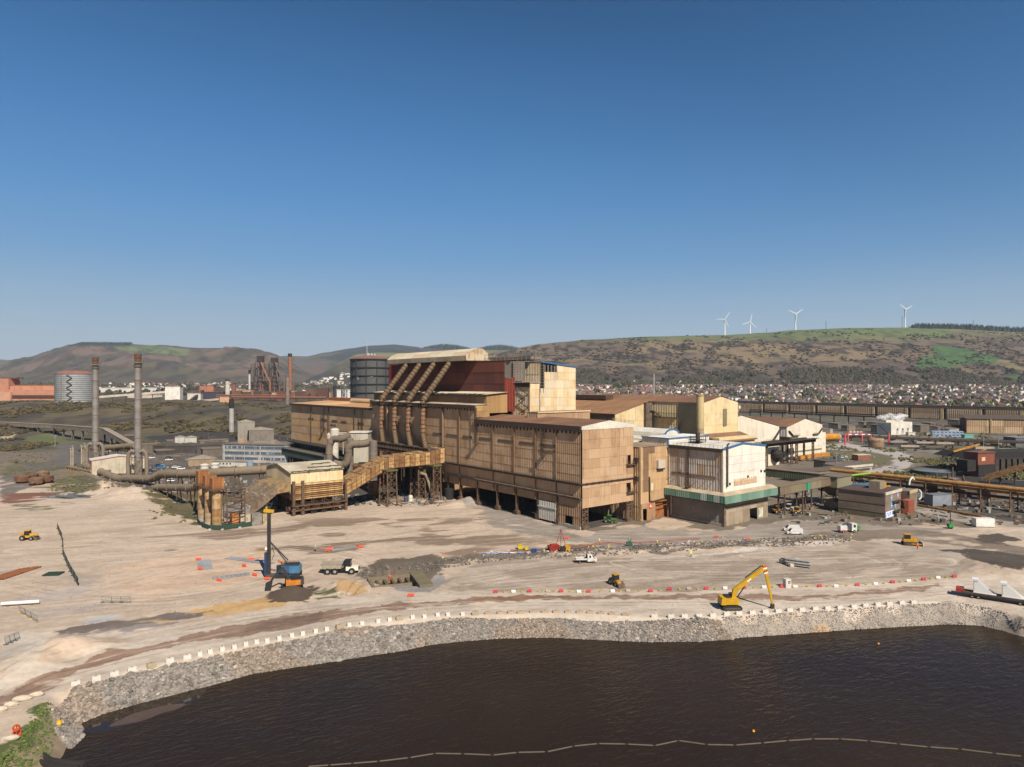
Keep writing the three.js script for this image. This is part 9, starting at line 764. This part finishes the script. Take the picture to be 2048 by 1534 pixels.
// ================================================================ town, woods, wind turbines
{ const house = (wall, roof, w, d, h) => { const g = geo(); g.box(-w / 2, w / 2, -2, h, -d / 2, d / 2); const n0 = g.p.length / 3; g.extrude([[-w / 2 - 0.3, h, d / 2 + 0.2], [w / 2 + 0.3, h, d / 2 + 0.2], [0, h + w * 0.36, d / 2 + 0.2]], [0, 0, -d - 0.4]); const n1 = g.p.length / 3; g.box(-w * 0.12, w * 0.06, h + w * 0.2, h + w * 0.52, -d / 2 + 0.6, -d / 2 + 1.4); const b = g.make([0, 0, 0]), c = [], W = new THREE.Color(wall), R = new THREE.Color(roof), N = b.attributes.normal; for (let i = 0; i < b.attributes.position.count; i++) { const k = i < n0 ? W : i < n1 ? (Math.abs(N.getZ(i)) > 0.9 ? W : R) : new THREE.Color('#8a5c48'); c.push(k.r, k.g, k.b); } b.setAttribute('color', new THREE.Float32BufferAttribute(c, 3)); return b; };
  const kinds = [['#d6d0c5', '#564e4f', 'white', 'slate'], ['#c4b495', '#5a5152', 'cream', 'slate'], ['#8e5b49', '#5a5152', 'brick', 'slate'], ['#ded6c8', '#7f5546', 'pale', 'red tiled'], ['#a58a78', '#6b6262', 'brown', 'grey']].map(([a, b, l, r]) => [house(a, b, 8, 12, 5.5), l, r]), mt = new THREE.MeshStandardMaterial({ vertexColors: true, roughness: 0.9 });
  const spots = []; const add1 = (u, d, k) => { const x = (u - 1024) / FX * d, y = groundH(x, -d); spots.push([x, y, -d, k, d, u]); };
  for (let i = 0; i < 2500; i++) { const f = rnd(), d = mix(1260, 2130, Math.pow(f, 0.75)), u = rr(1130, 2100), dens = fbm(u / 46, d / 90, 3); if (dens < 0.4 || (u > 1820 && rnd() < 0.45)) continue; const red = u < 1330; add1(u, d, red ? pick([2, 3, 2, 4, 1, 3]) : pick([0, 1, 4, 0, 2, 1, 0, 3])); } for (let i = 0; i < 240; i++) add1(rr(180, 520), rr(2000, 2900), pick([0, 0, 1, 3])); for (let i = 0; i < 190; i++) { const u = rr(560, 720); add1(u, rr(1700, 2400), pick([0, 0, 1, 3, 4])); }
  { for (let i = 0; i < 90; i++) { const u = rr(590, 720), t = rr(0.02, 0.3), q = hillMiddle(u, t); spots.push([q.x, q.y, q.z, pick([0, 0, 1]), -q.z, u]); } for (let i = 0; i < 60; i++) { const u = rr(1150, 1980), q = hillRight(u, rr(0.0, 0.05)); spots.push([q.x, q.y, q.z, pick([0, 1, 2]), -q.z, u]); } }
  spots.sort((a, b) => a[4] - b[4]); const seen = (s) => s[5] > 1165 || s[5] < 575; const lead = spots.filter(seen).slice(0, 300), rest = spots.filter((s) => !lead.includes(s));
  for (const [x, y, z, k, d, u] of lead) { const o = new THREE.Mesh(kinds[k][0], mt); o.name = numbered('house'); o.castShadow = o.receiveShadow = true; o.position.set(x, y, z); o.rotation.y = pick([0.3, 1.87, 0.6, 2.1]) + rr(-0.15, 0.15); o.scale.set(rr(0.9, 1.4), rr(0.9, 1.15), rr(0.8, 1.9)); tag(o, `small ${kinds[k][1]} house with ${kinds[k][2]} roof in the ${u < 600 ? 'plain behind the steel stacks' : u < 1330 ? 'town behind the tan halls' : u < 1640 ? 'town behind the white sheds' : 'town beyond the rail yard'}`, 'house', 'houses of the town'); scene.add(o); }
  const m4 = new THREE.Matrix4(), e = new THREE.Euler(), qn = new THREE.Quaternion(); for (let k = 0; k < 5; k++) { const s = rest.filter((r) => r[3] === k), im = new THREE.InstancedMesh(kinds[k][0], mt, s.length); s.forEach(([x, y, z], i) => { m4.compose(new THREE.Vector3(x, y, z), qn.setFromEuler(e.set(0, pick([0.3, 1.87, 0.6, 2.1]) + rr(-0.2, 0.2), 0)), new THREE.Vector3(rr(0.9, 1.4), rr(0.9, 1.15), rr(0.8, 1.9))); im.setMatrixAt(i, m4); }); im.name = numbered('far_houses'); im.userData = { kind: 'stuff', label: `far ${kinds[k][1]} houses of the town under the hills` }; im.castShadow = im.receiveShadow = true; scene.add(im); }
  // tree crowns: clusters of leaf clumps, several shapes
  const crown = (seed, n, flat) => { const g = geo(), ic = new THREE.IcosahedronGeometry(1, 0), M4 = new THREE.Matrix4(); for (let i = 0; i < n; i++) { const a = hsh(seed, i) * 6.283, r = Math.sqrt(hsh(seed + 1, i)) * 0.62, y = 0.35 + hsh(seed + 2, i) * 0.65 * flat, s = 0.2 + 0.2 * hsh(seed + 3, i); M4.compose(new THREE.Vector3(Math.cos(a) * r * (1.15 - y * 0.45), y, Math.sin(a) * r * (1.15 - y * 0.45)), new THREE.Quaternion().setFromEuler(new THREE.Euler(a, i, r)), new THREE.Vector3(s, s * 0.9, s)); g.join(ic, M4); } g.tube([0, -0.2, 0], [0, 0.6, 0], 0.05, 5); return g.make([0, 0, 0]); };
  const cr = [crown(3, 9, 1), crown(11, 11, 0.9), crown(23, 8, 1.1)], tm = new THREE.MeshStandardMaterial({ color: '#ffffff', roughness: 1 }), c = new THREE.Color();
  const scatter = (name, label, n, fn) => { for (let k = 0; k < 3; k++) { const im = new THREE.InstancedMesh(cr[k], tm, n); let i = 0, tries = 0; while (i < n && tries++ < n * 20) { const r = fn(); if (!r) continue; const [x, y, z, s, hgt, col] = r; m4.compose(new THREE.Vector3(x, y - 0.3, z), qn.setFromEuler(e.set(0, rr(0, 6), 0)), new THREE.Vector3(s, hgt, s)); im.setMatrixAt(i, m4); const v = rr(0.75, 1.2); im.setColorAt(i, c.setRGB(Math.pow(col[0] / 255, 2.2) * v, Math.pow(col[1] / 255, 2.2) * v, Math.pow(col[2] / 255, 2.2) * v)); i++; } im.count = i; im.name = numbered(name); im.userData = { kind: 'stuff', label: label[k] }; im.castShadow = im.receiveShadow = true; scene.add(im); } };
  const BARE = [[78, 66, 54], [70, 62, 48], [64, 60, 44], [86, 74, 58]], EVER = [[42, 50, 36], [50, 58, 38]];
  scatter('woodland', ['bare brown woodland along the hill foot', 'mixed grey woodland along the hill foot', 'dark woodland patches along the hill foot'], 1900, () => { const u = rr(1050, 2120), t = Math.pow(rnd(), 1.4) * 0.17, q = hillRight(u, t); if (fbm(q.x / 110 + 5, q.z / 110, 3) < 0.3 + t * 1.2) return null; return [q.x, q.y, q.z, rr(5, 9), rr(8, 14), rnd() < 0.24 ? pick(EVER) : pick(BARE)]; });
  scatter('hill_scrub', ['dark gorse scattered over the broad hill', 'brown bracken scrub over the broad hill', 'low bushes over the broad hill'], 800, () => { const u = rr(1040, 2110), t = rr(0.12, 0.9), q = hillRight(u, t); if (fbm(q.x / 70 + 20, q.z / 110, 4) < 0.52 + (t > 0.75 ? 0.07 : 0)) return null; return [q.x, q.y, q.z, rr(4, 9), rr(2, 5), pick([[62, 54, 40], [74, 64, 48], [54, 50, 36]])]; });
  scatter('town_trees', ['bare garden trees among the far houses', 'round shrubs among the far houses', 'dark trees among the far houses'], 700, () => { const u = rr(1120, 2100), d = rr(1225, 2150), x = (u - 1024) / FX * d; return [x, groundH(x, -d), -d, rr(4, 8), rr(5, 11), rnd() < 0.15 ? [104, 108, 60] : rnd() < 0.2 ? pick(EVER) : pick(BARE)]; });
  scatter('valley_trees', ['bare trees in the valley mouth', 'brown scrub trees in the valley mouth', 'dark trees in the valley mouth'], 500, () => { const u = rr(560, 1010), d = rr(1650, 2500), x = (u - 1024) / FX * d; return [x, groundH(x, -d), -d, rr(6, 11), rr(7, 14), pick([...BARE, ...EVER])]; });
  scatter('plain_trees', ['bare trees on the plain behind the works', 'brown hedges on the plain behind the works', 'dark trees on the plain behind the works'], 420, () => { const u = rr(-40, 560), d = rr(1500, 3000), x = (u - 1024) / FX * d; return [x, groundH(x, -d), -d, rr(6, 12), rr(6, 12), pick([...BARE, ...EVER])]; });
  scatter('heath_scrub', ['olive scrub on the grassed slag banks', 'dark gorse on the grassed slag banks', 'brown bushes on the grassed slag banks'], 1500, () => { const d = rr(500, 1000), u = rr(-60, 600), x = (u - 1024) / FX * d; if (fbm(x / 38 + 2, d / 60, 3) < 0.5) return null; return [x, groundH(x, -d), -d, rr(1.4, 3.4), rr(1, 2.6), pick([[84, 74, 46], [70, 62, 40], [92, 80, 54], [60, 52, 38]])]; });
  scatter('yard_scrub', ['green scrub around the rail yard', 'brown scrub around the rail yard', 'olive scrub beside the works road'], 420, () => { const u = rr(1640, 2060), v = rr(868, 960), q = gp(u, v); if (fbm(q.x / 22 + 8, q.z / 40, 3) < 0.55) return null; return [q.x, groundH(q.x, q.z), q.z, rr(0.9, 2), rr(0.7, 1.7), pick([[92, 90, 50], [80, 82, 44], [104, 92, 62]])]; });
  scatter('ditch_scrub', ['olive scrub in the ditch by the cyclones', 'brown scrub by the gas mains', 'green tufts by the slag pots'], 170, () => { const [u, v] = pick([[rr(300, 480), rr(990, 1045)], [rr(100, 260), rr(955, 990)], [rr(0, 110), rr(905, 950)]]), q = gp(u, v); if (u > 260 && fbm(u / 40, v / 14, 2) < 0.35) return null; return [q.x, groundH(q.x, q.z), q.z, rr(0.5, 1.3), rr(0.4, 1), pick([[96, 90, 54], [84, 82, 46], [108, 96, 66]])]; });
  scatter('bank_grass', ['green grass tufts on the left bank', 'olive grass tufts on the left bank', 'dry grass tufts on the left bank'], 260, () => { const q = gp(rr(-10, 115), rr(1402, 1534)), px = [[60, 1440], [78, 1404], [100, 1398], [108, 1440], [100, 1470], [60, 1500], [10, 1534], [-60, 1560], [20, 1490]]; const u = 1024 + q.x / -q.z * FX, v = 767 + EYE / -q.z * FX; if (!inside(px, u, v)) return null; return [q.x, groundH(q.x, q.z), q.z, rr(0.25, 0.55), rr(0.15, 0.35), pick([[84, 98, 44], [98, 106, 52], [74, 84, 40]])]; });
  // conifer plantations on the skyline
  const fir = geo().lathe(0, 0, [[0.5, 0], [0.42, 0.3], [0.3, 0.32], [0.3, 0.6], [0.16, 0.62], [0.02, 1]], 6).make([0, 0, 0]); const wood = (l, n, fn) => { const im = new THREE.InstancedMesh(fir, tm, n); for (let i = 0; i < n; i++) { const [q, h] = fn(); m4.compose(q, qn.setFromEuler(e.set(0, rr(0, 6), 0)), new THREE.Vector3(h * 0.5, h, h * 0.5)); im.setMatrixAt(i, m4); const v = rr(0.7, 1.2); im.setColorAt(i, c.setRGB(0.02 * v, 0.032 * v, 0.028 * v)); } im.name = numbered('conifer_wood'); im.userData = { kind: 'stuff', label: l }; im.castShadow = true; scene.add(im); };
  wood('dark conifer plantation on the skyline of the broad hill', 1500, () => { const u = rr(1818, 2140), q = hillRight(u, rr(0.97, 1.12)); q.y = Math.max(q.y, hillRight(u, 1).y - 3) - 2; return [q, rr(20, 31) * ss(1812, 1850, u + 12)]; }); wood('dark conifer wood on the far ridge left of the tower', 500, () => { const u = rr(846, 942), q = hillFar(u, rr(0.95, 1.02)); return [q, rr(24, 46) * Math.sin(Math.PI * clamp((u - 840) / 108)) + 6]; }); wood('dark conifer wood on the far ridge right of the tower', 500, () => { const u = rr(956, 1046), q = hillFar(u, rr(0.95, 1.02)); return [q, rr(24, 46) * Math.sin(Math.PI * clamp((u - 950) / 104)) + 6]; });
  wood('dark conifer wood along the crest of the left mountain', 420, () => { const q = hillLeft(rr(138, 264), rr(0.96, 1.02)); return [q, rr(10, 20)]; });
}
{ const T = M('#e8e8e6', null, 0.5), B = M('#c9cdd0', null, 0.5); for (const [i, u, hub, ang, l] of [[0, 1449.5, 640, 0.55, 'wind turbine farthest left on the broad hill'], [1, 1500, 645, 0.2, 'shortest wind turbine, second from the left on the hill'], [2, 1591, 629, 0.95, 'wind turbine in the middle of the broad hill crest'], [3, 1810, 620, 1.1, 'wind turbine beside the dark plantation on the hill']]) { const d = 3270, b = hillRight(u, 1), t = thing('wind_turbine', l, 'wind turbine', b, -0.2 + i * 0.15, 'wind turbines'), H = EYE + (767 - hub) / FX * d - b.y; part('tower', geo().lathe(0, 0, [[3.4, -6], [2.4, H]], 12), T, t); const n = part('nacelle', geo().box(-2.2, 2.2, H - 1.6, H + 2.4, -5, 4), T, t); part('hub', geo().tube([0, H + 0.6, 4], [0, H + 0.6, 6], 1.7, 10, 0.6), T, n); for (let k = 0; k < 3; k++) { const a = ang + k * 2.094, D = [Math.sin(a), Math.cos(a), 0], N = [Math.cos(a), -Math.sin(a), 0], o = [0, H + 0.6, 5]; const at2 = (r, w, z) => add(add(o, D, r), N, w).map((v, j) => j === 2 ? v + z : v); part('blade', geo().hexa([at2(1, -1.8, 0.6), at2(1, 3, 0.6), at2(40, 1.8, 0.4), at2(40, -0.4, 0.4), at2(1, -1.8, -0.6), at2(1, 3, -0.6), at2(40, 1.8, -0.4), at2(40, -0.4, -0.4)]), B, t); } }
  for (const [i, u, top, l] of [[0, 1652, 642, 'thin lattice mast on the hill right of the middle turbine'], [1, 1804.5, 632, 'thin lattice mast just left of the plantation turbine'], [2, 1533, 657, 'short thin mast on the hill crest'], [3, 1947, 640, 'thin mast rising from the dark plantation']]) { const b = hillRight(u, 1), H = EYE + (767 - top) / FX * 3260 - b.y; solo('lattice_mast', lattice(geo(), [0, -3, 0], [0, H, 0], 4, 8, 0.5), M('#6e757c', null), l, 'mast', b); } { const b = hillFar(735, 1.0); solo('lattice_mast', lattice(geo(), [0, -5, 0], [0, 90, 0], 4, 8, 0.8), M('#a8b0b8', null), 'pale mast on the ridge above the dark gasholder', 'mast', at(734, 708, 3900)); }
  { const q = at(691, 815, 1230), H = at(691, 737, 1230).y - q.y; solo('lattice_tower', lattice(geo(), [0, 0, 0], [0, H, 0], 5, 12, 0.9), M('#5d5a5c', null), 'dark lattice tower left of the dark gasholder', 'mast', q); const r = at(1308, 806, 420); solo('radio_mast', geo().tube([0, 0, 0], [0, 18, 0], 0.25, 6).bar([-1, 4, 0], [1, 4, 0], 0.3), M('#c9b9b4', null), 'thin red and white mast above the yellow gable hall', 'mast', r.setY(38)); } }
{ // loose stones on the yard, scrap and spoil among the works (uncountable)
  const st = new THREE.IcosahedronGeometry(0.5, 0), bx = new THREE.BoxGeometry(1, 1, 1), m = new THREE.MeshStandardMaterial({ color: '#ffffff', roughness: 0.95 }), m4 = new THREE.Matrix4(), c = new THREE.Color(), qn = new THREE.Quaternion(), e = new THREE.Euler();
  const litter = (name, label, g, n, fn) => { const im = new THREE.InstancedMesh(g, m, n); let i = 0, tries = 0; while (i < n && tries++ < n * 12) { const r = fn(); if (!r) continue; const [q, sx, sy, sz, col] = r, h = groundH(q.x, q.z); if (h < -0.6) continue; m4.compose(q.setY(h + sy * 0.3), qn.setFromEuler(e.set(0, rr(0, 6), 0)), new THREE.Vector3(sx, sy, sz)); im.setMatrixAt(i, m4); im.setColorAt(i++, c.setRGB(...col)); } im.count = i; im.name = name; im.userData = { kind: 'stuff', label }; im.castShadow = im.receiveShadow = true; scene.add(im); };
  const free = (q) => { const { p, q: w } = toPlant(q); return !(p > -4 && p < 270 && w > -1 && w < 140) && !(p > -30 && p < 0 && w > 39 && w < 74); };
  litter('loose_stones', 'loose stones strewn over the pale yard', st, 2000, () => { const u = rr(-20, 2060), v = rr(1000, 1225), q = gp(u, v); if (!free(q) || fbm(q.x / 12, q.z / 9, 3) < 0.5) return null; const s = rr(0.1, 0.3), k = rr(0.1, 0.45); return [q, s, s * 0.7, s, [k, k * 0.9, k * 0.78]]; });
  litter('trench_rubble', 'rubble and clods heaped along the service trench', st, 1700, () => { const t = rnd(), u = mix(720, 1700, t), v = (t < 0.3 ? mix(1150, 1112, t / 0.3) : mix(1112, 1078, (t - 0.3) / 0.7)) + rr(-9, 9), q = gp(u, v); const s = rr(0.2, 0.75), k = rr(0.05, 0.19); return [q, s, s * 0.7, s, [k, k * 0.88, k * 0.75]]; });
  litter('works_scrap', 'scrap and stored parts lying about the works', bx, 1500, () => { const [u, v] = pick([[rr(190, 600), rr(905, 990)], [rr(190, 600), rr(905, 990)], [rr(1500, 2060), rr(880, 1010)], [rr(1560, 2060), rr(1000, 1050)], [rr(600, 900), rr(990, 1012)]]), q = gp(u, v); if (!free(q)) return null; const col = pick([[0.1, 0.08, 0.06], [0.2, 0.13, 0.08], [0.2, 0.18, 0.16], [0.06, 0.055, 0.05], [0.3, 0.28, 0.25], [0.16, 0.1, 0.06]]); return rnd() < 0.4 ? [q, rr(2, 5), rr(0.2, 0.5), rr(0.2, 0.5), col] : [q, rr(0.5, 2), rr(0.4, 1.6), rr(0.5, 1.6), col]; });
  litter('site_oddments', 'coloured oddments left along the service trench', bx, 90, () => { const t = rnd(), q = gp(mix(880, 1720, t), mix(1112, 1070, t) + rr(-7, 5)); return [q, rr(0.2, 0.8), rr(0.15, 0.4), rr(0.2, 0.5), pick([[0.7, 0.66, 0.6], [0.7, 0.55, 0.05], [0.5, 0.1, 0.05], [0.5, 0.46, 0.4], [0.1, 0.2, 0.4]])]; });
}

// ----------------------------------------------------------------
renderer.render(scene, camera);
